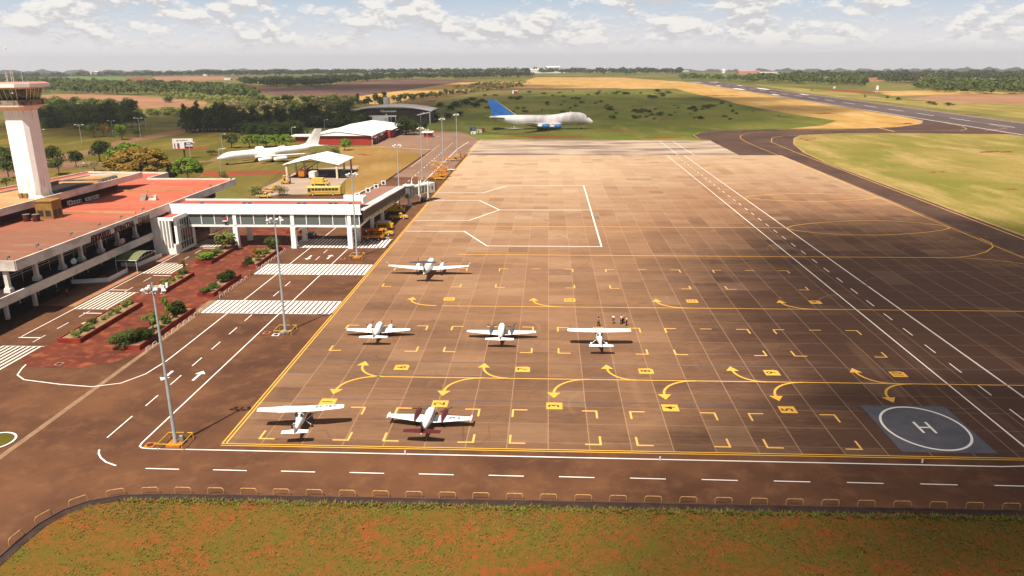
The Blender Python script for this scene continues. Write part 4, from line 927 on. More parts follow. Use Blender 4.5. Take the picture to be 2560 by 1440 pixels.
m = M(); m.box(-97.55, -96.6, 419, 430, 4.3, 4.6); m.box(-97.3, -96.9, 440, 456, 4.0, 4.9); Q(m, 'gutter', steelw)
for y in (421.5, 438, 470, 486):
    m = M(); m.box(-97.6 if y < 457 else -94.6, -96.0 if y < 457 else -93.0, y, y+6, 3.55, 3.8); Q(m, 'awning', steelw)
for y in (423, 431, 446, 463, 478):
    m = M(); xx = -97.6 if y < 457 else -94.6; m.box(xx, xx+.06, y, y+1.6, .05, 2.4); Q(m, 'door', pm('door_grey', A(206, 176, 168)) if y != 446 else dark)
for y in (419.9, 436, 456.6): m = M(); m.box(-97.45, -97.2, y, y+.25, .05, 4.8); Q(m, 'downpipe', steelw)
ax_ = thing('annexe', 'low red annexe with white flat canopy at the far corner of the warehouse', 'building', (-140, 437, 0))
m = M(); m.box(-5, 4, -3, 6, .02, 3.2); m.build('wall', brick, ax_); m = M(); m.box(-8, 5, -4.2, 7, 3.2, 3.7); m.build('roof', steelw, ax_)
# ---- arched museum hall
mu = thing('arched_hall', 'grey arched roof hall with white front and white lettering behind the warehouse', 'hall', (-117, 585, 0))
m = M(); n = 16; xs = [-31+62*i/n for i in range(n+1)]; zf = lambda x: 9.0+3.4*(1-(x/31)**2)
for a, b in zip(xs, xs[1:]): m.add([(a, -18, zf(a)-.5), (b, -18, zf(b)-.5), (b, 16, zf(b)-.5), (a, 16, zf(a)-.5), (a, -18, zf(a)), (b, -18, zf(b)), (b, 16, zf(b)), (a, 16, zf(a))], [(0, 3, 2, 1), (4, 5, 6, 7), (0, 1, 5, 4), (2, 3, 7, 6)])
m.build('roof', pm('roof_grey_sheet', A(226, 214, 206, 1.15), A(208, 196, 190, 1.2), .2, rough=.5), mu)
m = M(); m.box(-26, 28, -12, 15, .02, 9); m.build('wall', pm('wall_dim_purple', A(150, 124, 130), A(130, 104, 110), .4), mu)
m = M(); m.box(-26, 4, -15, -12, 4.6, 5.6); m.box(-14, -2, -15.2, -12, 0, 5.6); m.box(-26, -23, -15.2, -12, 0, 6); m.box(-4, -3, -15.4, -12, 5.6, 6.6); m.build('porch', wpaint, mu)
for x in (0, 3.5): m = M(); m.box(x-.2, x+.2, -14.9, -14.5, 0, 4.6); m.build('column', steelw, mu)
m = M(); m.box(-22.5, -14.5, -12.4, -11.9, .1, 3.2); m.build('door', brickd, mu)
m = M(); m.bar((29.5, -17.5, 0), (29.5, -17.5, 9.2), .5); m.bar((29.5, -17.5, 8), (20, -17.5, 6), .5); m.build('strut', wpaint, mu)
text_mesh('Guarani', 2.3, Matrix.Translation((-1, -18.3, 8.9)) @ Matrix.Rotation(PI/2, 4, 'X'), 'sign_lettering', steelw, mu, .1, 1.6)
tk = thing('water_tower', 'white cylinder water tower rising behind the arched hall roof', 'water tower', (-128, 610, 0))
m = M(); m.tube([(0, 0, 9), (0, 0, 17)], 2.6, 18); m.build('tank', steelw, tk)
for a in range(4): m = M(); m.tube([(2*math.cos(a*PI/2), 2*math.sin(a*PI/2), 0), (2*math.cos(a*PI/2), 2*math.sin(a*PI/2), 9)], .2, 6); m.build('leg', steelg, tk)
# ---- guard hut
gh = thing('guard_hut', 'small red hut with white flat roof at the bend of the service road', 'hut', (-72.6, 462, .05))
m = M(); m.box(-2.4, 2.4, -2.2, 2.2, .2, 2.9); m.build('wall', brick, gh); m = M(); m.box(-3.6, 3.2, -3, 3, 2.9, 3.5); m.build('roof', wpaint, gh)
m = M(); m.box(-1.2, .2, -2.26, -2.2, 1.3, 2.3); m.build('window', glz, gh); m = M(); m.box(-7, 7, -4, 3.5, 0, .18); m.build('base', conc, gh)
# ---- billboard
bx, by = G2(462, 396); bb = thing('billboard', 'white billboard with dark panel and red foot strip on a single post in the lawn', 'billboard', (bx, by, 0), .25)
m = M(); m.box(-.35, .35, .3, .9, 0, 6.5); m.build('post', steeld, bb); m = M(); m.box(-4.6, 4.6, -.2, .25, 4.2, 9.4); m.build('panel', pm('panel_white', A(246, 236, 236, 1.15)), bb)
m = M(); m.box(.6, 4.5, -.26, -.205, 4.8, 7.6); m.build('picture', pm('panel_slate', A(44, 66, 76)), bb)
m = M(); m.box(1.2, 4.4, -.3, -.265, 6.1, 6.5); m.box(1.2, 4.4, -.3, -.265, 5.6, 5.9); m.box(1.6, 3.4, -.3, -.265, 6.9, 7.3); m.build('stripe', pm('panel_white', (0, 0, 0)), bb)
m = M(); m.box(-4.6, 4.6, -.27, -.21, 4.2, 4.75); m.build('foot_strip', pm('panel_red', A(220, 70, 50, 1.3)), bb)
m = M(); m.box(-4.0, -3.5, -.26, -.21, 4.9, 7.2); m.box(-2.6, -1.6, -.26, -.21, 4.9, 7.3); m.box(-2.6, -2.0, -.26, -.21, 8.2, 8.8); m.box(-1.6, 2.2, -.26, -.21, 8.5, 8.7); m.build('figure', pm('panel_grey', A(124, 108, 112)), bb)
# ---- distant buildings along the skyline
DB = [(1325, 183, 1412, 172, 'white factory hall with steel stacks on the far skyline', A(235, 232, 228, 1.2)), (1366, 180, 1400, 166, 'tall white factory block rising over the far skyline hall', A(226, 224, 222, 1.2)),
 (1847, 186, 1900, 177, 'long salmon roofed building on the far skyline to the right', A(214, 150, 126, 1.2)), (1900, 187, 1952, 180, 'long pale building beside the salmon roof on the far skyline', A(230, 206, 190, 1.2)), (1806, 183, 1812, 173, 'thin white silo beyond the right fields', A(240, 240, 240, 1.1)),
 (390, 183, 430, 180, 'low white shed roof on the far left skyline', A(240, 240, 240, 1.1)), (508, 190, 518, 183, 'small white house beside the far red field', A(236, 230, 220, 1.2)), (2330, 186, 2356, 181, 'pale village block on the far right ridge', A(226, 222, 216, 1.2)), (2300, 187, 2318, 183, 'cream village block on the far right ridge', A(216, 206, 200, 1.2)), (560, 200, 576, 195, 'small white farm roof in the left valley', A(236, 230, 224, 1.2)), (1700, 180, 1722, 176, 'grey farm shed beyond the runway end', A(206, 202, 200, 1.2)),
 (236, 186, 246, 178, 'cream house among the trees of the left skyline', A(228, 218, 206, 1.2)), (222, 186, 229, 180, 'pale house beside the cream one on the left skyline', A(232, 226, 220, 1.2))]
for x0_, yb, x1_, yt, lb, cl in DB:
    g0 = G((x0_+x1_)/2, yb); sc_ = MPP((x0_+x1_)/2, yb); wd = (x1_-x0_)*sc_; h = (yb-yt)*sc_
    t_ = thing('building', lb, 'building', (g0.x, g0.y, -.1)); mt = pm('far_wall_%d' % int(x0_), cl)
    m = M(); m.box(-wd/2, wd/2, 0, wd*.4+8, 0, h*.8); m.build('wall', mt, t_)
    m = M(); m.side([(-.5, h*.78), (wd*.2+4, h), (wd*.4+8.5, h*.78)], -wd/2-.5, wd/2+.5); m.build('roof', mt, t_)
wt = thing('approach_tower', 'white lattice footed tower on the grass beyond the runway', 'tower', (*G2(2192, 231), 0))
for a in range(4): m = M(); m.tube([(1.6*math.cos(a*PI/2), 1.6*math.sin(a*PI/2), 0), (1.2*math.cos(a*PI/2), 1.2*math.sin(a*PI/2), 4)], .35, 6); m.build('leg', steelw, wt)
m = M(); m.tube([(0, 0, 4), (0, 0, 4.6), (0, 0, 7.6), (0, 0, 9)], [2.2, 1.8, 1.4, .3], 14); m.build('head', steelw, wt)
wt = thing('marker_box', 'small white hut far beyond the runway', 'hut', (*G2(2085, 221), 0)); m = M(); m.box(-1.5, 1.5, -1.5, 1.5, 0, 3); m.build('wall', steelw, wt); m = M(); m.box(-1.8, 1.8, -1.8, 1.8, 3, 3.3); m.build('roof', steelw, wt)
wt = thing('ruined_hut', 'small white and red ruined hut in the scrub field behind the jumbo jet', 'hut', (*G2(1288, 234), 0)); m = M(); m.box(-3, 3, -2, 2, 0, 3.4); m.build('wall', brick, wt); m = M(); m.box(-4, -2, -2.4, -2, 0, 4.2); m.box(-4, 4, -2.3, 2.3, 3.4, 4.0); m.build('roof', steelw, wt)
# ================================================================ AIRCRAFT
pwht = pm('aircraft_white', A(255, 253, 248, 1.1), A(246, 242, 236, 1.15), .6, rough=.35, spec=.5)
pmar = pm('aircraft_maroon', A(122, 44, 52), A(104, 38, 46), 2, rough=.4, spec=.5)
pgry = pm('aircraft_grey', A(140, 140, 146), A(122, 122, 128), 3, rough=.4, metal=.3)
pslate = pm('aircraft_slate', A(92, 98, 122), A(80, 86, 110), 2, rough=.4)
pblu = pm('aircraft_blue', A(56, 132, 216, 1.2), A(48, 116, 200, 1.25), .3, rough=.4)
pale = pm('aircraft_weathered', A(252, 248, 244, 1.12), A(240, 234, 230, 1.15), .12, .4, .7, .5, 0, c3=A(214, 206, 208), s3=.05, stretch=(1, 1, .5))
ltr = pm('letter_dark', (.03, .03, .035)); ltrg = pm('letter_grey', A(150, 146, 150))
def ring(y, hw, z0, z1, n=16, p=1.0, x0=0):
    zc, hh = (z0+z1)/2, (z1-z0)/2
    return [(x0+hw*abs(math.cos(a))**p*(1 if math.cos(a) >= 0 else -1), y, zc+hh*abs(math.sin(a))**p*(1 if math.sin(a) >= 0 else -1)) for a in [2*PI*k/n for k in range(n)]]
def fus(m, secs, n=16, p=.9, x0=0): m.loft([ring(*s, n=n, p=p, x0=x0) for s in secs])
def foil(m, st):
    """stations (x, yLE, yTE, z, thickness)"""
    rg = []
    for x, le, te, z, th in st:
        c = le-te; rg.append([(x, le, z), (x, le-.08*c, z+.5*th), (x, le-.3*c, z+.62*th), (x, le-.7*c, z+.35*th), (x, te, z), (x, le-.7*c, z-.2*th), (x, le-.3*c, z-.38*th), (x, le-.08*c, z-.32*th)])
    m.loft(rg)
def mirror(st): return [(-a[0], *a[1:]) for a in st[::-1]] + st if st[0][0] > 0 else [(-a[0], *a[1:]) for a in st[:0:-1]] + st
def fin(m, st):
    """stations (z, yLE, yTE, thickness)"""
    m.loft([[(0, le, z), (th/2, le-.3*(le-te), z), (0, te, z), (-th/2, le-.3*(le-te), z)] for z, le, te, th in st])
def prop(par, x, y, z, r, nb, a0, spin=True):
    m = M()
    for k in range(nb):
        a = a0+2*PI*k/nb; d = Vector((math.cos(a), 0, math.sin(a))); s = Vector((-math.sin(a)*.7, .35, math.cos(a)*.7))
        p = Vector((x, y, z)); rr = [(.12, .05), (.45, .1), (.85, .09), (1, .04)]
        m.loft([[p+d*f*r+s*w_, p+d*f*r+Vector((0, .015, 0)), p+d*f*r-s*w_, p+d*f*r-Vector((0, .015, 0))] for f, w_ in rr])
    q = m.build('propeller', steeld, par)
    if spin: m = M(); m.loft([ring(y-.1, .17, z-.17, z+.17, 10, 1, x), ring(y+.12, .13, z-.13, z+.13, 10, 1, x), ring(y+.3, .02, z-.02, z+.02, 10, 1, x)]); m.build('spinner', pwht, par)
def wheel(par, x, y, r, w_=.14, strut=None, sm=None, fair=False):
    m = M(); m.tube([(x-w_/2, y, r), (x+w_/2, y, r)], r, 14); wl = m.build('wheel', rub, par)
    m = M(); m.tube([(x-w_/2-.01, y, r), (x+w_/2+.01, y, r)], r*.5, 10); m.build('hub', steelg, wl)
    if strut: m = M(); m.tube([strut, (x, y, r)], .05, 6); m.build('gear_strut', sm or pwht, par)
    if fair: m = M(); m.ell((x, y-.05, r+.08), (.17, .42, .2)); m.build('wheel_fairing', pwht, par)
def regtext(par, s, size, x, y, z, mat, sx=1.0):
    return text_mesh(s, size, Matrix.Translation((x, y, z)), 'registration', mat, par, .004, sx)
def high_wing(label, loc, rz, span=10.9, stripe=None, reg=None, taper=True, fair=False, cowl=pwht, strutmat=pwht):
    t_ = thing('light_aircraft', label, 'aircraft', loc, rz); S = span/2
    m = M(); fus(m, [(3.05, .30, .95, 1.5), (2.9, .42, .82, 1.6), (2.0, .5, .72, 1.68), (1.55, .55, .7, 1.78), (.9, .58, .7, 2.38), (-.3, .58, .7, 2.42), (-1.2, .5, .78, 2.15), (-2.4, .3, 1.0, 1.85), (-4.0, .14, 1.25, 1.72), (-5.0, .05, 1.4, 1.66)]); m.build('fuselage', pwht, t_, smooth=True)
    m = M(); fus(m, [(3.07, .3, .95, 1.5), (3.0, .43, .81, 1.61), (2.0, .515, .71, 1.69)]); m.build('cowling', cowl, t_, smooth=True)
    st = [(0, .82, -.82, 2.42, .22), (S*.45, .82, -.82, 2.47, .2), (S*.97, .6, -.45, 2.54, .12), (S, .48, -.38, 2.55, .06)] if taper else [(0, .8, -.78, 2.44, .22), (S*.5, .8, -.78, 2.48, .2), (S*.95, .72, -.62, 2.53, .13), (S, .55, -.45, 2.54, .06)]
    m = M(); foil(m, mirror(st)); m.build('wing', pwht, t_)
    m = M(); foil(m, mirror([(0, -3.85, -4.9, 1.55, .12), (1.6 if taper else 1.9, -4.05, -4.85, 1.55, .06)])); m.build('tailplane', pwht, t_)
    m = M(); fin(m, [(1.5, -3.2, -5.0, .1), (2.0, -4.0, -5.05, .09), (2.85, -4.6, -5.2, .05)]); m.build('fin', pwht, t_)
    m = M(); m.loft([ring(1.62, .5, 1.62, 1.72, 12), ring(.92, .545, 1.75, 2.36, 12)], False); m.build('windscreen', glz, t_)
    for s in (-1, 1):
        m = M(); m.poly([(s*.592, .8, 1.72), (s*.592, -1.1, 1.72), (s*.56, -1.0, 2.2), (s*.57, .75, 2.25)]); m.build('side_window', glz, t_)
        m = M(); m.poly([(s*.12, -.92, 2.32), (s*.40, -.95, 2.22), (s*.42, -1.45, 2.02), (s*.10, -1.5, 2.11)]); m.build('rear_window', glz, t_)
        if not fair or True: m = M(); m.tube([(s*.55, .3, .8), (s*S*.46, .15, 2.42)], .05, 6); m.build('wing_strut', strutmat, t_)
        wheel(t_, s*1.25, -.25, .24, .16, (s*.5, -.1, .85), strutmat, fair)
    wheel(t_, 0, 2.3, .2, .14, (0, 2.3, .9))
    prop(t_, 0, 3.12, 1.2, .98, 2, .15)
    if reg: regtext(t_, reg[0], .75, S*.58, .05, 2.66, reg[1], 1.1)
    return t_
def twin(label, loc, rz, span=11.5, eng=pwht, tail=pwht, tips=None, ny=3.4, reg=None, blades=3, a0=.5, longtail=True, tt=False, tipf=None):
    t_ = thing('twin_aircraft', label, 'aircraft', loc, rz); S = span/2
    m = M(); fus(m, [(ny, .05, 1.0, 1.15), (ny-.5, .27, .82, 1.34), (ny-1.4, .46, .68, 1.6), (ny-2.0, .55, .62, 2.0), (ny-3.0, .58, .6, 2.12), (-.9, .56, .6, 2.08), (-2.2, .42, .78, 1.85), (-4.0, .18, 1.15, 1.62), (-5.3, .05, 1.3, 1.5)]); m.build('fuselage', pwht, t_, smooth=True)
    st = [(0, .95, -1.15, .82, .26), (1.7, .9, -1.0, .9, .24), (S*.96, .35, -.55, 1.12, .12), (S, .2, -.45, 1.13, .08)]
    m = M(); foil(m, mirror(st)); m.build('wing', pwht, t_)
    m = M(); foil(m, mirror([(0, -4.0, -5.25, 1.5, .13), (2.3, -4.35, -5.15, 1.52, .06)])); m.build('tailplane', tail, t_)
    m = M(); fin(m, [(1.4, -3.1, -5.3, .12), (2.0, -4.1, -5.3, .1), (3.0, -4.75, -5.55, .05)]); m.build('fin', tail, t_)
    m = M(); m.loft([ring(ny-1.42, .44, 1.3, 1.62, 12), ring(ny-2.02, .545, 1.5, 2.01, 12)], False); m.build('windscreen', glz, t_)
    for s in (-1, 1):
        for k in range(4 if s else 0):
            y = ny-2.2-k*.72; m = M(); m.poly([(s*.585, y, 1.45), (s*.585, y-.5, 1.45), (s*.545, y-.46, 1.83), (s*.545, y-.04, 1.83)]); m.build('side_window', glz, t_)
        x = s*1.75; m = M(); fus(m, [(2.15, .2, .92, 1.28, ), (2.05, .33, .8, 1.38), (1.2, .38, .76, 1.44), (.2, .34, .8, 1.36), (-.8, .16, .88, 1.18), (-1.3, .04, .95, 1.05)], 14, .9, x); m.build('engine_nacelle', eng, t_, smooth=True)
        prop(t_, x, 2.22, 1.1, .98, blades, a0+(.4 if s > 0 else 0))
        wheel(t_, x, -.1, .28, .17, (x, 0, .85), steeld)
        if tips is not None: m = M(); fus(m, [(1.0, .02, 1.08, 1.14), (.6, .14, .98, 1.26), (-.3, .16, .98, 1.28), (-.9, .03, 1.1, 1.2)], 10, 1, s*S); m.build('tip_tank', tips, t_, smooth=True)
        if tipf is not None: m = M(); foil(m, [(s*(S-.05), .25, -.5, 1.12, .1), (s*(S+.35), .1, -.45, 1.14, .05)]); m.build('wing_tip', tipf, t_)
    m = M(); m.box(.62, 1.15, -.95, .75, 1.0, 1.045); m.build('wing_walk', pgry, t_)
    wheel(t_, 0, ny-1.1, .22, .14, (0, ny-1.1, .8), steeld)
    if reg: regtext(t_, reg[0], .62, 3.75, -.15, 1.14, reg[1], 1.25)
    return t_
g1 = (-31.1, 86.2, .035)
high_wing('white high wing light aircraft with slate nose parked on stand 1', g1, math.radians(7.5), 10.8, reg=('ZP-TEX', ltrg), cowl=pslate)
twin('white twin aircraft with maroon engines and maroon tailplane parked on stand 2', (-14.85, 87.3, .035), math.radians(-2.7), 10.7, pmar, pmar, pwht, 3.0, ('ZP-BTX', ltr), 2, .02)
twin('white twin aircraft with white engines and slate wing tips near the yellow border line', (-28.45, 119.6, .035), math.radians(1.8), 10.8, pwht, pwht, None, 3.5, None, 3, 1.0, tipf=pslate)
twin('white twin aircraft with grey engine cowlings on stand 7', (-7.6, 119.3, .035), math.radians(-.2), 11.6, pgry, pwht, None, 3.8, None, 3, .5)
high_wing('white high wing light aircraft with wheel fairings parked beside the people on stand 8', (8.5, 116.5, .035), math.radians(1), 10.3, taper=False, fair=True, cowl=pslate)
# turboprop with T tail
def turboprop(label, loc, rz):
    t_ = thing('turboprop_aircraft', label, 'aircraft', loc, rz); S = 8.8
    m = M(); fus(m, [(6.4, .06, 1.55, 1.75), (5.6, .38, 1.25, 2.0), (4.6, .62, 1.05, 2.4), (3.8, .72, 1.0, 2.75), (-1.5, .74, 1.0, 2.8), (-3.5, .6, 1.2, 2.65), (-6.0, .28, 1.7, 2.35), (-7.2, .08, 1.95, 2.2)]); m.build('fuselage', pwht, t_, smooth=True)
    m = M(); foil(m, mirror([(0, 1.5, -1.1, 1.25, .32), (2.6, 1.4, -1.0, 1.35, .3), (S*.95, .35, -.65, 1.95, .14), (S, .2, -.6, 1.98, .08)])); m.build('wing', pwht, t_)
    m = M(); fin(m, [(2.3, -4.2, -6.9, .2), (3.0, -5.4, -7.2, .18), (4.6, -6.3, -7.8, .12)]); m.build('fin', pslate, t_)
    m = M(); foil(m, mirror([(0, -6.2, -7.9, 4.6, .14), (2.85, -6.9, -7.8, 4.6, .06)])); m.build('tailplane', pslate, t_)
    m = M(); m.loft([ring(4.62, .60, 1.9, 2.42, 12), ring(3.85, .715, 2.1, 2.74, 12)], False); m.build('windscreen', glz, t_)
    for s in (-1, 1):
        for k in range(6):
            y = 3.0-k*.8; m = M(); m.tube([(s*.745, y, 2.1), (s*.755, y, 2.1)], .2, 10); m.build('side_window', glz, t_)
        x = s*2.6; m = M(); fus(m, [(3.3, .22, 1.35, 1.8), (3.1, .36, 1.2, 1.95), (1.5, .42, 1.12, 2.0), (0, .4, 1.1, 1.9), (-1.6, .12, 1.35, 1.65)], 14, .9, x); m.build('engine_nacelle', pwht, t_, smooth=True)
        prop(t_, x, 3.4, 1.58, 1.2, 4, .3); wheel(t_, x, -.3, .36, .22, (x, -.3, 1.2), steeld)
        m = M(); m.bar((s*(S-.05), -.1, 1.98), (s*(S+.25), -.45, 2.75), .5, .05); m.build('winglet', pwht, t_)
    wheel(t_, 0, 4.8, .3, .2, (0, 4.8, 1.2), steeld); return t_
turboprop('white turboprop aircraft with dark T tail parked alone on stand 11', (-25.75, 158.0, .035), 0)
# small twin under the jumbo
sc_ = twin('small white twin aircraft parked under the tail side of the jumbo jet', (-22.8, 512.5, .02), PI, 12.6)
# ---- jumbo jet, nose towards +X
def jet747():
    g = G(1454, 323); t_ = thing('jumbo_jet', 'stored white jumbo jet with blue tail fin and blue engines on the grass', 'airliner', (g.x+7.6, g.y, .02), -PI/2)
    # local: nose at y=0, tail at y=-70
    R_ = 3.25; zc = 5.9
    secs = [(0, .1, 4.5, 4.9), (-.8, .95, 3.7, 5.9), (-2.5, 1.75, 3.1, 7.3), (-4.5, 2.3, 2.85, 8.9), (-6.5, 2.75, 2.7, 10.2), (-9, 3.1, 2.65, 11.0), (-13, 3.25, 2.65, 11.15), (-18, 3.25, 2.65, 10.9), (-22, 3.25, 2.65, 10.2), (-27, 3.25, 2.65, 9.5), (-34, 3.25, 2.65, 9.4), (-46, 3.25, 2.65, 9.4), (-52, 3.0, 3.3, 9.35), (-59, 2.2, 4.6, 9.2), (-64, 1.3, 5.8, 9.0), (-68.5, .4, 7.2, 8.6), (-69.3, .1, 7.6, 8.3)]
    m = M(); fus(m, secs, 24, 1.0); m.build('fuselage', pale, t_, smooth=True)
    m = M(); foil(m, mirror([(0, -20, -38, 3.6, 1.4), (3.2, -21.5, -37, 3.7, 1.3), (12, -29, -39, 4.6, .8), (29.8, -43.5, -48, 6.6, .3)])); m.build('wing', pm('aircraft_weathered', (0, 0, 0)), t_)
    m = M(); foil(m, mirror([(0, -57, -68, 7.3, .7), (10.8, -65.5, -69.5, 8.3, .25)])); m.build('tailplane', pgry, t_)
    m = M(); fin(m, [(8.6, -51, -67.5, .9), (10, -54, -67.5, .8), (19.3, -65.5, -70.5, .35)]); m.build('fin', pblu, t_)
    m = M(); m.bar((0, -50.8, 8.9), (0, -65.4, 19.35), .3); m.build('fin_leading_edge', pale, t_)
    for s in (-1, 1):
        for x, y, z in ((11.8, -24.5, 2.9), (20.8, -32.5, 3.9)):
            m = M(); m.tube([(s*x, y+2.9, z-.05), (s*x, y+2.6, z-.05), (s*x, y+1.2, z-.05), (s*x, y-1.3, z-.05)], [1.15, 1.25, 1.3, 1.15], 18); e = m.build('engine_nacelle', pblu, t_, smooth=True)
            m = M(); m.tube([(s*x, y-1.3, z-.05), (s*x, y-3.4, z), (s*x, y-4.6, z)], [.95, .6, .25], 14); m.build('exhaust', pale, e, smooth=True)
            m = M(); m.tube([(s*x, y+2.92, z-.05), (s*x, y+2.95, z-.05)], 1.0, 16); m.build('intake', steeld, e)
            m = M(); m.side([(y+1.5, z+1.1), (y-3.5, z+.5), (y-7, z+1.6), (y-2, z+1.8)], s*x-.2, s*x+.2); m.build('pylon', pale, t_)
        for y in (-32.5, -35.8):
            for x in (s*1.9, s*5.4):
                m = M()
                for dy in (-.75, .75):
                    m.tube([(x-.6, y+dy, .62), (x+.6, y+dy, .62)], .62, 14)
                m.build('wheel_bogie', rub, t_); m = M(); m.tube([(x, y, .6), (x, y, 3.4)], .22, 8); m.build('gear_strut', steelw, t_)
        m = M(); m.poly([(s*1.62, -3.35, 7.95), (s*2.15, -4.6, 8.3), (s*1.5, -4.7, 9.0), (s*.75, -3.85, 8.65)]); m.build('windscreen', steeld, t_)
    m = M(); m.tube([(-.5, -7.6, .55), (.5, -7.6, .55)], .55, 14); m.build('nose_wheel', rub, t_); m = M(); m.tube([(0, -7.6, .6), (0, -7.2, 3.0)], .2, 8); m.build('gear_strut', steelw, t_)
    m = M(); m.box(-.12, .12, -15.5, -14.8, 11.1, 11.7); m.box(-.12, .12, -31, -30.5, 9.3, 9.8); m.build('antenna', pale, t_)
jet747()
# ---- older four engined airliner, nose down left
def dc8():
    g = G(572, 410); n3, t3 = G(543, 398, 3.0), G(802, 363.5, 4.6); d = (n3-t3); d.z = 0; L = d.length; d.normalize()
    rz = math.atan2(-d.x, d.y); t_ = thing('old_airliner', 'long all white four engined airliner preserved on the lawn beside the open shed', 'airliner', (n3.x, n3.y, .01), rz)
    k = L/56.0
    secs = [(0, .1, 2.9, 3.2), (-1.2, .75, 2.2, 3.8), (-3.5, 1.5, 1.75, 4.9), (-6, 1.85, 1.6, 5.45), (-9, 1.9, 1.6, 5.5), (-40, 1.9, 1.6, 5.5), (-46, 1.6, 2.1, 5.4), (-52, .9, 3.4, 5.2), (-56, .15, 4.5, 4.9)]
    m = M(); fus(m, [(y*k, w_, a+.25, b+.25) for y, w_, a, b in secs], 20, 1.0); m.build('fuselage', pwht, t_, smooth=True)
    m = M(); foil(m, mirror([(0, -17*k, -29*k, 2.3, .9), (2, -18*k, -28.5*k, 2.4, .8), (21.5, -32*k, -36*k, 4.3, .25)])); m.build('wing', pwht, t_)
    m = M(); foil(m, mirror([(0, -47*k, -55*k, 4.7, .5), (7.2, -52.5*k, -56*k, 5.4, .2)])); m.build('tailplane', pwht, t_)
    m = M(); fin(m, [(5.2, -40*k, -54.5*k, .5), (6.4, -47*k, -55*k, .5), (12.9, -53*k, -57.3*k, .25)]); m.build('fin', pwht, t_)
    for s in (-1, 1):
        for x, y, z in ((8.2, -19.5, 1.75), (14.2, -24, 2.2)):
            y *= k; m = M(); m.tube([(s*x, y+3.3, z), (s*x, y+3.0, z), (s*x, y+1, z), (s*x, y-2.2, z), (s*x, y-3.2, z)], [.78, .92, 1.0, .85, .5], 16); m.build('engine_nacelle', pwht, t_, smooth=True)
            m = M(); m.side([(y+1.5, z+.8), (y-3.5, z+.5), (y-5, z+1.2), (y-1, z+1.2)], s*x-.15, s*x+.15); m.build('pylon', pwht, t_)
        m = M()
        for dy in (-.6, .6): m.tube([(s*3.2-.5, -27*k+dy, .5), (s*3.2+.5, -27*k+dy, .5)], .5, 12)
        m.build('wheel_bogie', rub, t_); m = M(); m.tube([(s*3.2, -27*k, .5), (s*3.0, -27*k, 2.4)], .16, 8); m.build('gear_strut', steelw, t_)
        m = M(); m.poly([(s*.25, -2.3*k, 4.55), (s*1.05, -2.7*k, 4.35), (s*1.2, -3.6*k, 4.75), (s*.35, -3.2*k, 5.05)]); m.build('windscreen', steelg, t_)
    m = M(); m.tube([(-.35, -4.5, .42), (.35, -4.5, .42)], .42, 12); m.build('nose_wheel', rub, t_); m = M(); m.tube([(0, -4.5, .4), (0, -4.5, 2.1)], .12, 8); m.build('gear_strut', steelw, t_)
    m = M(); m.side([(-31*k, 5.7), (-33*k, 6.3), (-35*k, 6.3), (-36*k, 5.7)], -.3, .3); m.build('dorsal_fairing', pwht, t_)
dc8()
# ================================================================ MASTS, BARRIERS, PLANTERS
galv = pm('metal_galvanised', A(196, 204, 206, 1.2), A(176, 184, 186, 1.2), 1, rough=.45, metal=.2)
MASTS = [((440, 1112), 'nearest to the road corner', 0), ((714, 832), 'in front of the lower crosswalk', 1), ((893, 645), 'standing before the skywalk end', 0), ((1000, 524), 'standing beside the corridor and the yellow pickup', 0), ((1056, 450), 'rising behind the boarding bridge cab', 0), ((1108, 410), 'beside the yellow loader group', 0), ((1143, 391), 'farthest along the apron edge', 0)]
def mast(px, py, lb, kind):
    g = G(px, py); t_ = thing('floodlight_mast', 'tall grey floodlight mast ' + lb, 'light mast', (g.x, g.y, .03), 0, 'floodlight masts along the apron edge')
    m = M(); m.tube([(0, 0, .3), (0, 0, 6), (0, 0, 19.2)], [.24, .19, .11], 12); m.build('pole', galv, t_)
    m = M(); m.box(-.85, .85, -.85, .85, 0, .26); m.build('base', ora if kind == 0 else pm('wall_dirty', (0, 0, 0)), t_)
    m = M()
    for a, b in (((-1.5, -1.5), (1.5, -1.5)), ((1.5, -1.5), (1.5, 1.5)), ((1.5, 1.5), (-1.5, 1.5)), ((-1.5, 1.5), (-1.5, -1.5))):
        m.tube([(*a, 0), (a[0], a[1], .85), (b[0], b[1], .85), (*b, 0)], .055, 6)
    m.build('guard_rail', yel, t_)
    m = M(); m.tube([(-1.3, 0, 19.3), (1.3, 0, 19.3)], .08, 6); m.tube([(0, -.8, 19.6), (0, .8, 19.6)], .08, 6); m.tube([(0, 0, 19), (0, 0, 20.6)], .1, 6); m.build('crossarm', galv, t_)
    for x, y, z, a in ((-1.25, -.1, 19.5, 2.6), (-.5, -.4, 19.8, 3.0), (.5, -.4, 19.7, 3.4), (1.25, 0, 19.5, 3.9), (-.9, .5, 19.6, 1.0), (.9, .5, 19.9, 5.3)):
        m = M(); m.T = Matrix.Translation((x, y, z)) @ Matrix.Rotation(a, 4, 'Z') @ Matrix.Rotation(-.7, 4, 'X'); m.loft([[(-.24, 0, -.2), (.24, 0, -.2), (.24, 0, .2), (-.24, 0, .2)], [(-.17, -.35, -.15), (.17, -.35, -.15), (.17, -.35, .15), (-.17, -.35, .15)]]); m.build('lamp', steelw, t_)
    return t_
for (px, py), lb, kd in MASTS: mast(px, py, lb, kd)
g = G(1069, 370); t_ = thing('floodlight_mast', 'short thin floodlight mast beside the red guard hut', 'light mast', (g.x, g.y, .03)); m = M(); m.tube([(0, 0, 0), (0, 0, 9.4)], .12, 8); m.build('pole', galv, t_); m = M(); m.tube([(-.9, 0, 9.3), (.9, 0, 9.3)], .07, 6); m.build('crossarm', galv, t_)
for x in (-.8, .8): m = M(); m.box(x-.3, x+.3, -.3, .1, 9.2, 9.8); m.build('lamp', steelw, t_)
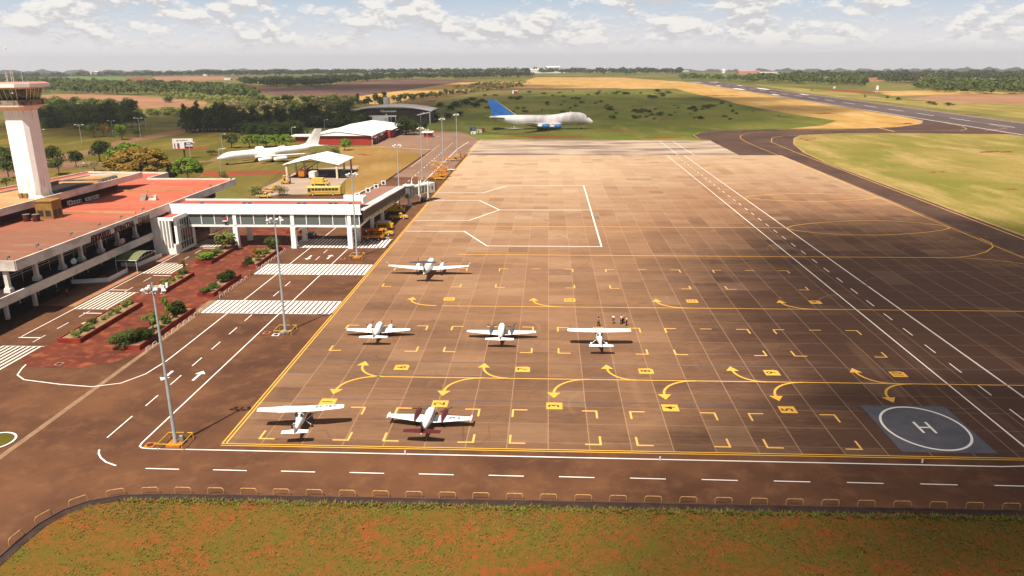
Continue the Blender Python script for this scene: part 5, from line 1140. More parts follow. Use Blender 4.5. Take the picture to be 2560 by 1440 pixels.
g = G(458, 1106); s_ = thing('covered_extinguisher', 'grey covered box beside the nearest floodlight mast', 'box', (g.x, g.y-.2, .03))
m = M(); m.loft([[(x*k, y*k, z) for x, y in ((-.3, -.25), (.3, -.25), (.3, .25), (-.3, .25))] for z, k in ((0, 1), (.7, .95), (1.0, .7), (1.1, .3))]); m.build('cover', steelg, s_); m = M(); m.tube([(0, 0, 1.05), (0, 0, 1.5)], .04, 6); m.build('handle', steelg, s_)
for px, py, mt_, lb in ((376, 1114, ora, 'yellow framed manhole cover at the road corner near the first mast'), (667, 833, ora, 'dull yellow manhole cover left of the second mast'), (690, 838, wold, 'white framed manhole cover beside the second mast'), (857, 648, ora, 'yellow framed manhole cover left of the third mast'), (148, 911, gutt, 'grey manhole cover set in the red paving tip')):
    g = G(px, py); t_ = thing('manhole_cover', lb, 'manhole', (g.x, g.y, .055)); m = M(); m.box(-.6, .6, -.6, .6, 0, .06); m.build('frame', mt_, t_); m = M(); m.tube([(0, 0, .06), (0, 0, .075)], .42, 16); m.build('lid', kerbm, t_)
# hoop barriers
def hoop(name, label, group, x, y, a, w_, h, mat, r=.045):
    t_ = None; m = M(); c_ = .22
    m.tube([(-w_/2, 0, 0), (-w_/2, 0, h-c_), (-w_/2+.07, 0, h-.07), (-w_/2+c_, 0, h), (w_/2-c_, 0, h), (w_/2-.07, 0, h-.07), (w_/2, 0, h-c_), (w_/2, 0, 0)], r, 6)
    o = m.build(name, mat); o.location = (x, y, .05); o.rotation_euler = (0, 0, a); tag(o, label, 'barrier', group); return o
hy = pm('hoop_pale_yellow', A(226, 180, 110, 1.3), A(206, 160, 96), 2)
h0 = hoop('hoop_barrier', 'pale yellow hoop barrier standing on the kerb above the grass bank', 'yellow hoop barriers along the kerb', 0, 0, 0, 1.75, .82, hy)
cum = [0]; kk = off(KERB[2:], -.12)
for a, b in zip(kk, kk[1:]): cum.append(cum[-1]+math.dist(a, b))
def along(s):
    for i in range(len(cum)-1):
        if cum[i] <= s <= cum[i+1]:
            f = (s-cum[i])/(cum[i+1]-cum[i]); a, b = kk[i], kk[i+1]; return a[0]+(b[0]-a[0])*f, a[1]+(b[1]-a[1])*f, math.atan2(b[1]-a[1], b[0]-a[0])
s = 1.2; first = True
while s < cum[-1]-5:
    x, y, a = along(s)
    if x > 60: break
    if first: h0.location = (x, y, .05); h0.rotation_euler = (0, 0, a); first = False
    else: c_ = h0.copy(); COL.objects.link(c_); c_.location = (x, y, .05); c_.rotation_euler = (0, 0, a)
    s += 3.58 if x < -2 else 3.66
w0 = None
for (ya, yb) in ((111.5, 131), (140, 155), (160.5, 179)):
    y = ya
    while y < yb:
        if w0 is None: w0 = hoop('hoop_barrier', 'white hoop barrier standing on the gutter beside the red planters', 'white hoop barriers along the planters', -64.4, y, PI/2, 1.3, .6, steelw, .04)
        else: c_ = w0.copy(); COL.objects.link(c_); c_.location = (-64.4, y, .05)
        y += 2.15
for x, y in ((-64.8, 160.2), (-64.8, 140.5), (-64.8, 156.3)):
    t_ = thing('litter_bin', 'small pink litter bin at the corner of a red planter', 'bin', (x, y, .05), 0, 'litter bins at the planters'); m = M(); m.tube([(0, 0, 0), (0, 0, .9)], .2, 10, .27); m.build('body', pm('bin_pink', A(214, 150, 130)), t_); m = M(); m.tube([(0, 0, .9), (0, 0, .96)], .29, 10); m.build('rim', steelg, t_)
# traffic studs / small white posts near the front line
for i, px in enumerate((1013, 1650, 2305)):
    g = G(px, (1136, 1151, 1158)[i]); m = M(); m.tube([(0, 0, 0), (0, 0, .45)], .09, 8); o = m.build('marker_post', steelw); o.location = (g.x, g.y, .035); tag(o, 'tiny white marker post between the yellow front line and the white road line', 'post', 'white marker posts along the front line')
# ================================================================ VEHICLES
def wheels(par, pts, r, w_=.22, hub=steelw):
    for x, y in pts:
        s = 1 if x > 0 else -1
        m = M(); m.tube([(x-w_/2, y, r), (x+w_/2, y, r)], r, 16); wl = m.build('wheel', rub, par)
        m = M(); m.tube([(x+s*w_/2, y, r), (x+s*(w_/2+.02), y, r)], r*.55, 12); m.build('hub', hub, wl)
def pickup(label, loc, rz, mat, group=None, load=False):
    t_ = thing('pickup_truck', label, 'pickup', loc, rz, group); W = .92
    m = M(); m.side([(-2.5, .5), (-2.5, 1.05), (.0, 1.08), (.0, 1.05), (1.35, 1.05), (2.35, .98), (2.55, .85), (2.55, .5), (2.05, .42), (1.95, .72), (1.25, .72), (1.15, .42), (-1.1, .42), (-1.2, .72), (-1.9, .72), (-2.0, .42)], -W, W); m.build('body', mat, t_)
    m = M(); m.loft([[(-W+.02, .05, 1.05), (W-.02, .05, 1.05), (W-.02, 1.35, 1.05), (-W+.02, 1.35, 1.05)], [(-W+.16, .15, 1.68), (W-.16, .15, 1.68), (W-.16, .85, 1.68), (-W+.16, .85, 1.68)]]); m.build('cab', mat, t_)
    m = M(); m.poly([(-W+.12, 1.31, 1.12), (W-.12, 1.31, 1.12), (W-.22, .9, 1.6), (-W+.22, .9, 1.6)][::-1])
    m.v = [(a, b+.02, c) for a, b, c in m.v]; m.build('windscreen', glz, t_)
    for s in (-1, 1):
        m = M(); m.poly([(s*(W+.0), .18, 1.14), (s*(W+.0), 1.12, 1.14), (s*(W-.13), .82, 1.58), (s*(W-.13), .22, 1.58)]); m.build('side_window', glz, t_)
        m = M(); m.box(s*.7-.14, s*.7+.14, 2.55, 2.58, .72, .86); m.build('headlight', steelw, t_)
    m = M(); m.box(-W+.08, W-.08, -2.42, -.05, 1.06, 1.1) if not load else m.box(-W+.08, W-.08, -2.42, -.05, 1.06, 1.4); m.build('load_bed', steeld if not load else ora, t_)
    m = M(); m.box(-W, W, 2.56, 2.68, .45, .62); m.build('bumper', steelw, t_)
    wheels(t_, [(x, y) for x in (-W+.05, W-.05) for y in (-1.55, 1.6)], .36); return t_
def P(px, py, z=.04): g = G(px, py); return (g.x, g.y, z)
pickup('bright yellow pickup truck parked nose out beside the corridor, in front of a mast', P(997, 547), -PI/2, yel)
pickup('bright yellow pickup truck with its bed hidden behind the wooden tour wagon', P(958, 588), -PI/2, yel)
pickup('pale yellow pickup truck parked behind the skywalk roof near the yard', P(660, 494), -PI/2, yold)
# wooden tour wagon
t_ = thing('tour_wagon', 'orange roofed wooden wagon full of seats parked under the corridor beside the crosswalk', 'wagon', P(926, 600), -PI/2)
m = M(); m.box(-1.1, 1.1, -3.6, 3.6, .75, .95); m.build('floor', ora, t_); m = M(); m.box(-1.2, 1.2, -3.7, 3.7, 2.75, 2.9); m.build('roof', ora, t_)
for s in (-1, 1):
    m = M(); m.box(s*1.08-.04, s*1.08+.04, -3.55, 3.55, .95, 1.3); m.box(s*1.08-.04, s*1.08+.04, -3.55, 3.55, 1.42, 1.55); m.build('side_board', ora, t_)
    for y in (-3.5, -1.8, 0, 1.8, 3.5): m = M(); m.box(s*1.08-.05, s*1.08+.05, y-.06, y+.06, .95, 2.75); m.build('post', ora, t_)
for y in (-2.8, -1.4, 0, 1.4, 2.8): m = M(); m.box(-.95, .95, y-.2, y+.2, .95, 1.4); m.build('bench', brickd, t_)
m = M(); m.box(-1.1, 1.1, 3.6, 3.66, .9, 1.9); m.build('end_panel', yel, t_); wheels(t_, [(x, y) for x in (-.95, .95) for y in (-2.4, 2.4)], .38); m = M(); m.bar((0, 3.7, .6), (0, 5.0, .5), .12); m.build('tow_bar', steelw, t_)
# ground power unit and box truck
t_ = thing('ground_power_unit', 'yellow ground power unit with white top between the two yellow pickups', 'power unit', P(963, 573), -PI/2)
m = M(); m.box(-1.1, 1.1, -2.2, 1.6, .5, 2.0); m.box(-.9, .9, 1.6, 2.3, .5, 1.6); m.build('casing', yel, t_); m = M(); m.box(-.9, .9, -1.8, 1.2, 2.0, 2.25); m.build('top', steelw, t_); m = M(); m.box(-1.12, -1.08, -1.8, .6, .9, 1.5); m.box(1.08, 1.12, -1.8, .6, .9, 1.5); m.build('grille', pm('grille_olive', A(150, 120, 40)), t_); wheels(t_, [(x, y) for x in (-1, 1) for y in (-1.5, 1.3)], .34)
def boxtruck(label, loc, rz, body, top=None):
    t_ = thing('box_truck', label, 'truck', loc, rz); m = M(); m.box(-1.15, 1.15, -3.2, 1.2, .75, 2.9); m.build('box', body, t_); m = M(); m.side([(1.3, .6), (1.3, 2.2), (2.2, 2.2), (2.7, 1.5), (3.3, 1.35), (3.3, .6)], -1.0, 1.0); m.build('cab', body, t_)
    m = M(); m.box(-1.0, 1.0, -3.2, 3.2, .5, .75); m.build('chassis', steeld, t_); m = M(); m.poly([(-.85, 2.24, 2.12), (.85, 2.24, 2.12), (.85, 2.68, 1.55), (-.85, 2.68, 1.55)]); m.build('windscreen', glz, t_)
    for s in (-1, 1): m = M(); m.box(s*1.01-.01, s*1.01+.01, 1.5, 2.15, 1.5, 2.05); m.build('side_window', glz, t_)
    wheels(t_, [(x, y) for x in (-1, 1) for y in (-2.1, 2.3)], .42); return t_
boxtruck('yellow box truck tucked under the corridor behind the yellow pickup', P(985, 533), -PI/2, yel)
# bus
gl, gr_ = G(769, 488), G(851, 491); bx, by = (gl.x+gr_.x)/2, (gl.y+gr_.y)/2+1.2
t_ = thing('bus', 'long pale yellow bus with dark windows parked before the yard', 'bus', (bx, by, .05), PI/2+.08)
L2 = 5.7; m = M(); m.loft([[(x*k, y, z) for x, z in ((-1.22, .45), (1.22, .45), (1.25, 1.6), (1.2, 2.9), (1.05, 3.1), (-1.05, 3.1), (-1.2, 2.9), (-1.25, 1.6))] for y, k in ((-L2, .97), (-L2+.12, 1), (L2-.15, 1), (L2, .95))]); m.build('body', yold, t_)
for s in (-1, 1):
    for k in range(8):
        y = -4.9+k*1.16; m = M(); m.poly([(s*1.262, y, 1.75), (s*1.262, y+1.0, 1.75), (s*1.236, y+1.0, 2.6), (s*1.236, y, 2.6)]); m.build('window', glz, t_)
    m = M(); m.poly([(s*1.262, 4.5, 1.4), (s*1.262, 5.5, 1.4), (s*1.236, 5.5, 2.6), (s*1.236, 4.5, 2.6)]); m.build('driver_window', glz, t_)
    m = M(); m.box(s*1.24-.015, s*1.24+.015, -5.5, 5.4, 1.1, 1.16); m.build('side_stripe', pm('stripe_brown', A(120, 92, 50)), t_)
m = M(); m.box(-1.05, 1.05, L2, L2+.03, 1.5, 2.8); m.build('windscreen', glz, t_); m = M(); m.box(-.9, .9, -L2-.03, -L2, 1.7, 2.6); m.build('rear_window', glz, t_); wheels(t_, [(x, y) for x in (-1.15, 1.15) for y in (-3.1, 3.9)], .5)
# forklift
t_ = thing('forklift', 'yellow forklift with black mast facing the open shed', 'forklift', P(716, 460), -PI/2+.1)
m = M(); m.side([(-1.9, .5), (-1.9, 1.5), (-.9, 1.6), (-.4, 1.1), (.6, 1.0), (1.1, 1.2), (1.3, .5)], -.85, .85); m.build('body', yel, t_)
m = M()
for x in (-.75, .75): m.bar((x, -1.2, 1.5), (x, -1.0, 3.1), .12); m.bar((x, .9, 1.1), (x, .4, 3.1), .12)
m.box(-.8, .8, -1.1, .5, 3.1, 3.2); m.build('cage', yel, t_); m = M(); m.box(-.3, .3, -.8, -.3, 1.1, 2.1); m.build('seat', rub, t_)
m = M(); m.bar((-.5, 1.6, .2), (-.5, 1.5, 3.6), .16); m.bar((.5, 1.6, .2), (.5, 1.5, 3.6), .16); m.bar((-.5, 1.55, 1.5), (.5, 1.55, 1.5), .14); m.bar((-.5, 1.5, 3.4), (.5, 1.5, 3.4), .14); m.build('mast', steeld, t_)
for x in (-.4, .4): m = M(); m.box(x-.07, x+.07, 1.6, 2.9, .15, .22); m.build('fork', steeld, t_)
wheels(t_, [(x, y) for x in (-.8, .8) for y in (-1.3, .9)], .48, .3, yel)
# dollies, tugs and belt loaders
def tug(label, loc, rz, mat=yel, group=None, canopy=True):
    t_ = thing('baggage_tug', label, 'tug', loc, rz, group); m = M(); m.side([(-1.5, .35), (-1.5, .9), (-.5, .9), (-.4, .7), (.2, .7), (.3, 1.15), (1.5, 1.0), (1.6, .35)], -.75, .75); m.build('body', mat, t_)
    m = M(); m.box(-.4, .4, -.6, -.2, .9, 1.5); m.build('seat', rub, t_); wheels(t_, [(x, y) for x in (-.7, .7) for y in (-1, 1)], .32)
    if canopy:
        m = M()
        for x in (-.65, .65): m.bar((x, -1.0, .9), (x, -1.0, 2.0), .08); m.bar((x, .5, 1.1), (x, .35, 2.0), .08)
        m.box(-.75, .75, -1.1, .5, 2.0, 2.08); m.build('canopy', mat, t_)
    return t_
def dolly(label, loc, rz, mat=yel, group=None, L=3.2):
    t_ = thing('baggage_dolly', label, 'dolly', loc, rz, group); m = M(); m.box(-.8, .8, -L/2, L/2, .5, .62); m.build('deck', mat, t_); m = M(); m.bar((0, L/2, .5), (0, L/2+1.2, .3), .08); m.build('tow_bar', steeld, t_)
    for y in (-L/2, L/2): m = M(); m.tube([(-.75, y, .6), (-.75, y, 1.5), (.75, y, 1.5), (.75, y, .6)], .04, 6); m.build('end_rail', mat, t_)
    wheels(t_, [(x, y) for x in (-.7, .7) for y in (-L/3, L/3)], .24, .14); return t_
def loader(label, loc, rz, mat=yel, group=None):
    t_ = thing('belt_loader', label, 'belt loader', loc, rz, group); m = M(); m.side([(-2.2, .4), (-2.4, .8), (-.4, .95), (1.6, .8), (2.3, .75), (2.3, .4)], -.9, .9); m.build('body', mat, t_)
    m = M(); m.bar((0, -4.3, .8), (0, 3.2, 1.9), .95, .28); m.build('belt', ora, t_); m = M()
    for s in (-1, 1): m.bar((s*.5, -4.3, 1.1), (s*.5, 3.2, 2.3), .06)
    m.build('side_rail', mat, t_); m = M(); m.box(-.9, -.2, .4, 1.4, .9, 1.5); m.build('seat', rub, t_)
    for y in (-.8, 1.5): m = M(); m.bar((.4, y, .8), (.4, y+.3, 1.4), .12); m.build('lift_arm', steeld, t_)
    wheels(t_, [(x, y) for x in (-.8, .8) for y in (-1.5, 1.5)], .33); return t_
def stairs(label, loc, rz, mat=yel, group=None):
    t_ = thing('boarding_stairs', label, 'boarding stairs', loc, rz, group); m = M(); m.side([(-3.2, .5), (-3.2, .65), (1.6, 3.6), (2.9, 3.6), (2.9, 3.4), (1.7, 3.4), (-2.8, .5)], -.75, .75); m.build('steps', ora, t_)
    m = M(); m.side([(-2.4, .35), (-2.4, .75), (2.2, .75), (2.2, .35)], -.8, .8); m.build('chassis', mat, t_)
    for s in (-1, 1): m = M(); m.tube([(s*.74, -3.2, .6), (s*.74, -3.2, 1.5), (s*.74, 1.6, 4.5), (s*.74, 2.9, 4.5), (s*.74, 2.9, 3.6)], .05, 6); m.build('handrail', mat, t_)
    for y in (-.2, 1.9): m = M(); m.bar((-.6, y, .7), (-.6, y, 2.6 if y < 1 else 3.4), .1); m.bar((.6, y, .7), (.6, y, 2.6 if y < 1 else 3.4), .1); m.build('prop', mat, t_)
    wheels(t_, [(x, y) for x in (-.7, .7) for y in (-1.6, 1.6)], .3); return t_
tug('yellow tow tug with open canopy at the head of the dollies in the yard', P(693, 475), -PI/2, yel)
dolly('yellow wheeled frame trailer beside the tow tug in the yard', P(676, 474), -PI/2, yel, L=4.5)
dolly('flat yellow dolly nearest to the pale pickup in the yard', P(668, 482), -PI/2, ora, L=4.5)
boxtruck('yellow box trailer truck with grey front in the yard behind the bus', P(802, 464), -PI/2, yold)
tug('small yellow tug half hidden behind the bus roof', P(786, 472), -PI/2, yold)
boxtruck('white box vehicle parked in the shade of the open shed', P(786, 446), 0, steelw)
boxtruck('orange box vehicle parked in the shade of the open shed', P(760, 443), 0, ora)
dolly('grey metal conveyor frame leaning under the open shed roof', P(802, 442), -1.2, steelg, L=5)
stairs('faded orange boarding stairs standing at the back of the open shed', P(757, 434), -PI/2, pm('paint_faded_orange', A(226, 170, 130)))
stairs('faded yellow boarding stairs leaning high behind the open shed', P(783, 428), -PI/2+.4, pm('paint_faded_orange', (0, 0, 0)))
boxtruck('dark green tractor standing by the right column of the open shed', P(857, 443), .3, pm('paint_dark_green', A(48, 54, 36)))
loader('yellow belt loader pointing left, alone near the farthest mast', P(1133, 402), -PI/2-.05)
tug('orange tug beside the farthest mast', P(1153, 394), -PI/2, ora, canopy=False)
loader('yellow belt loader nearest to the boarding bridge', P(1099, 449), -PI/2)
stairs('orange boarding stairs lying behind the nearest belt loader', P(1105, 443), -PI/2, ora)
stairs('yellow boarding stairs in the middle of the loader group', P(1096, 440), PI/2)
stairs('yellow boarding stairs at the back of the loader group', P(1101, 430), PI/2, yel)
dolly('white dolly beside the yellow border line near the loader group', P(1128, 427), -PI/2, steelw)
dolly('dark red dolly next to the tug by the farthest mast', P(1160, 391), -PI/2, brick)
# equipment near the jumbo
for px, py, s, mt, lb in ((1181, 331, (1.9, 1.5, 3.6), steelg, 'grey ribbed equipment cabin on the grass left of the jumbo jet'), (1184, 336, (1.6, 1.1, 1.6), steelw, 'low white box in front of the grey cabin'), (1199, 333, (1.6, 1.1, 2.0), steelw, 'white cube shaped unit right of the grey cabin'), (1208, 330, (1.0, .9, 2.2), brick, 'small dark red unit at the end of the equipment row by the jumbo jet')):
    t_ = thing('equipment_cabin', lb, 'cabin', P(px, py, .02)); m = M(); m.box(-s[0], s[0], -s[1], s[1], .25, s[2]); m.build('body', mt, t_); m = M(); m.box(-s[0]-.1, s[0]+.1, -s[1]-.1, s[1]+.1, s[2], s[2]+.12); m.build('lid', mt, t_); m = M(); m.box(-s[0]*.6, -s[0]*.1, -s[1]-.03, -s[1], .6, s[2]*.8); m.build('door', steeld, t_); wheels(t_, [(-s[0]*.7, 0), (s[0]*.7, 0)], .25)
# dark car under the skywalk and silver car behind
def car(label, loc, rz, mat):
    t_ = thing('car', label, 'car', loc, rz); m = M(); W = .88
    m.loft([[(x*k, y, z+dz) for x, z in ((-W, .35), (W, .35), (W, .95), (W*.9, 1.02), (-W*.9, 1.02), (-W, .95))] for y, k, dz in ((-2.2, .9, .02), (-2.05, 1, .05), (1.1, 1, 0), (1.9, .98, -.12), (2.25, .88, -.18))]); m.build('body', mat, t_)
    m = M(); m.loft([[(-W*.9, -2.0, 1.0), (W*.9, -2.0, 1.0), (W*.9, 1.1, 1.0), (-W*.9, 1.1, 1.0)], [(-W*.72, -1.6, 1.62), (W*.72, -1.6, 1.62), (W*.72, .3, 1.62), (-W*.72, .3, 1.62)]]); m.build('cabin', glz, t_)
    m = M(); m.box(-W*.7, W*.7, -1.55, .25, 1.62, 1.66); m.build('roof', mat, t_); wheels(t_, [(x, y) for x in (-.82, .82) for y in (-1.35, 1.4)], .33)
    for s in (-1, 1): m = M(); m.box(s*.62-.15, s*.62+.15, -2.23, -2.19, .72, .86); m.build('tail_light', brick, t_)
car('black car parked in the shade under the skywalk by the red paving', (-62.2, 192.8, .035), .1, pm('paint_black', (.012, .012, .014), rough=.25, spec=.7)); car('silver car half hidden behind the right skywalk column', (-49.8, 194.6, .035), PI/2, pm('paint_silver', A(190, 192, 196), rough=.3, metal=.4))
for i in range(9):
    g = G(870+R.uniform(-1, 1)+i*13, 309-i*.6); 
for i, (px, py) in enumerate(((905, 293), (918, 294), (930, 292), (648, 326), (672, 326), (700, 327), (556, 324), (600, 325), (1018, 331))):
    car('tiny %s car parked %s' % (('white', 'silver', 'dark')[i % 3], ('at the arched hall left door', 'next along from the arched hall left door', 'third from the left at the arched hall door', 'first under the grove edge', 'second under the grove edge', 'third under the grove edge', 'leftmost under the pines', 'second under the pines', 'by the big dark tree beside the warehouse')[i]), P(px, py, 0), R.uniform(-.3, .3)+PI/2*(i % 2), (steelw, steelg, steeld)[i % 3])
# ================================================================ PLANTERS
def planter(label, x0, x1, y0, y1):
    t_ = thing('planter', label, 'planter', ((x0+x1)/2, (y0+y1)/2, .055)); w_, d_ = (x1-x0)/2, (y1-y0)/2
    m = M()
    for a in ((-w_, -w_+.25, -d_, d_), (w_-.25, w_, -d_, d_), (-w_+.25, w_-.25, -d_, -d_+.25), (-w_+.25, w_-.25, d_-.25, d_)): m.box(*a, 0, .8)
    m.build('wall', pm('planter_red', A(178, 60, 46), A(150, 48, 38), .8, c3=A(190, 86, 62), s3=.4), t_)
    m = M(); m.box(-w_+.25, w_-.25, -d_+.25, d_-.25, 0, .62); m.build('soil', pm('soil_pale', A(196, 166, 120), A(150, 126, 84), 1.2), t_)
PL = [('red planter nearest to the frame corner with pale low plants', -81.2, -77.3, 114.2, 134.4), ('red planter with a stone basin at its near end', -80.4, -76.8, 141.8, 155.4), ('red planter with a round bush and big green shrubs before the skywalk', -81.0, -77.2, 165.0, 181.0),
 ('red planter with the largest dark bush at its near end', -69.2, -65.7, 111.4, 131.5), ('red planter with dark round bushes beside the lower crosswalk', -69.3, -66.0, 140.3, 154.4), ('red planter with orange flowers right before the skywalk column', -69.1, -65.6, 161.6, 179.4), ('red planter lying in the sun behind the skywalk', -70.5, -66.8, 197, 216)]
for a in PL: planter(*a)
t_ = thing('stone_basin', 'pale round stone basin between low white pillars on a red planter', 'basin', (-78.6, 143.0, .67))
m = M(); m.tube([(0, 0, 0), (0, 0, .5), (0, 0, .62)], [.5, .45, 1.1], 18); m.build('bowl', wold, t_); m = M(); m.tube([(0, 0, .63), (0, 0, .64)], .95, 18); m.build('water', pm('basin_fill', A(206, 196, 150)), t_)
for x, y in ((-1.5, -.6), (1.5, -.6), (1.3, 1.2)): m = M(); m.box(x-.22, x+.22, y-.22, y+.22, 0, 1.0); m.build('pillar', wpaint, t_)
# ================================================================ FENCES
def fence(label, pts, h=1.6, step=2.6, mat=None, rails=3, name='fence', panel=False):
    mat = mat or steeld; t_ = thing(name, label, 'fence', (pts[0][0], pts[0][1], 0)); ox, oy = pts[0]
    m = M(); posts = []
    for a, b in zip(pts, pts[1:]):
        L = math.dist(a, b); n = max(1, int(L/step))
        for i in range(n+1): posts.append((a[0]+(b[0]-a[0])*i/n-ox, a[1]+(b[1]-a[1])*i/n-oy))
        for r_ in range(rails):
            z = h*(r_+1)/(rails+.2); m.bar((a[0]-ox, a[1]-oy, z), (b[0]-ox, b[1]-oy, z), .035)
    m.build('wire', mat, t_)
    for x, y in posts[:95]: m = M(); m.tube([(x, y, 0), (x, y, h)], .06, 5); m.build('post', mat, t_)
fp = pm('fence_post', A(150, 120, 92), A(120, 94, 72))
fence('wire fence on concrete posts along the yard and lane', [G2(640, 492), G2(703, 440)], 2.0, 2.4, fp)
fence('long wire fence crossing the lawn beyond the old airliner', [G2(845, 378), G2(700, 392)], 1.8, 3, fp)
fence('wire fence following the earth lane through the lawns', [G2(150, 379), G2(300, 347), G2(430, 330), G2(500, 321)], 1.6, 6, fp, 2)
fence('post fence around the crop strip beside the dark grove', [G2(350, 318), G2(450, 308), G2(470, 300)], 2.2, 5, fp, 2)
m = M(); t_ = thing('kerb_chain', 'low dark kerb fence dividing the dry lawn from the service road', 'fence', (*G2(905, 495), 0)); o0 = Vector(G2(905, 495)); pA, pB = G2(905, 495), G2(1078, 376)
m.bar((0, 0, .15), (pB[0]-pA[0], pB[1]-pA[1], .15), .25, .3); m.build('kerb', pm('kerb_brown', A(110, 76, 54)), t_)
n = 36
m = M(); y0_ = G2(930, 366); y1_ = G2(1078, 376); t_ = thing('stone_row', 'dotted row of small yellow painted stones along the top of the dry lawn', 'stones', (*y0_, 0))
for i in range(40):
    m.ell(((y1_[0]-y0_[0])*i/40, (y1_[1]-y0_[1])*i/40, .15), (.3, .3, .25), 6, 4)
o = m.build('stones', yold, t_); o['kind'] = 'stuff'
# ================================================================ STREET LAMPS
def lamp(px, py, ty, label, kind='T'):
    h = HT((px, py), ty); g = G(px, py); t_ = thing('street_lamp', label, 'street lamp', (g.x, g.y, 0), R.uniform(-.2, .2), 'street lamps along the lanes')
    m = M(); m.tube([(0, 0, 0), (0, 0, h)], .16, 7, .09); m.build('pole', galv, t_)
    for s in ((-1, 1) if kind == 'T' else (1,)):
        m = M(); m.tube([(0, 0, h), (s*2.3, 0, h+.25)], .08, 6); m.build('arm', galv, t_); m = M(); m.box(s*2.3-.55, s*2.3+.55, -.2, .2, h+.15, h+.42); m.build('lamp', steelw, t_)
for i, (px, py, ty, kd) in enumerate([(205, 358, 313, 'T'), (283, 338, 303, 'T'), (352, 345, 296, 'T'), (109, 372, 325, 'T'), (553, 436, 373, 'S'), (202, 432, 409, 'S'), (474, 447, 412, 'S'), (477, 400, 358, 'S'), (731, 352, 319, 'S'), (812, 322, 300, 'S'), (557, 378, 336, 'S'), (1053, 325, 283, 'S'), (1075, 312, 271, 'S'), (366, 325, 290, 'S'), (450, 320, 306, 'S')]):
    lamp(px, py, ty, 'grey street lamp %s' % ('with double arm beyond the tower' if px == 205 else 'with double arm next to the twin lawn trees' if px == 283 else 'with double arm beside the small round tree' if px == 352 else 'with double arm close to the tower shaft' if px == 109 else 'by the nose of the old airliner' if px == 553 else 'poking above the far terminal roof edge' if px == 202 else 'in front of the bright green tree' if px == 474 else 'right of the billboard' if px == 477 else 'at the end of the clipped hedge' if px == 731 else 'behind the warehouse in the dark grove' if px == 812 else 'beside the lone olive tree behind the old airliner' if px == 557 else 'in front of the arched hall right end' if px == 1053 else 'thin one standing in the scrub right of the hall' if px == 1075 else 'tall thin one near the earth lane bend' if px == 366 else 'short one at the left end of the grove'), kd)
sg = thing('grass_sign', 'small dark sign on the dry lawn beside the corridor roof', 'sign', P(940, 472, 0)); m = M(); m.tube([(0, 0, 0), (0, 0, 1)], .05, 6); m.build('post', steeld, sg); m = M(); m.box(-.55, .55, -.05, .05, .8, 2.1); m.build('panel', pm('panel_brown', A(110, 70, 40)), sg)
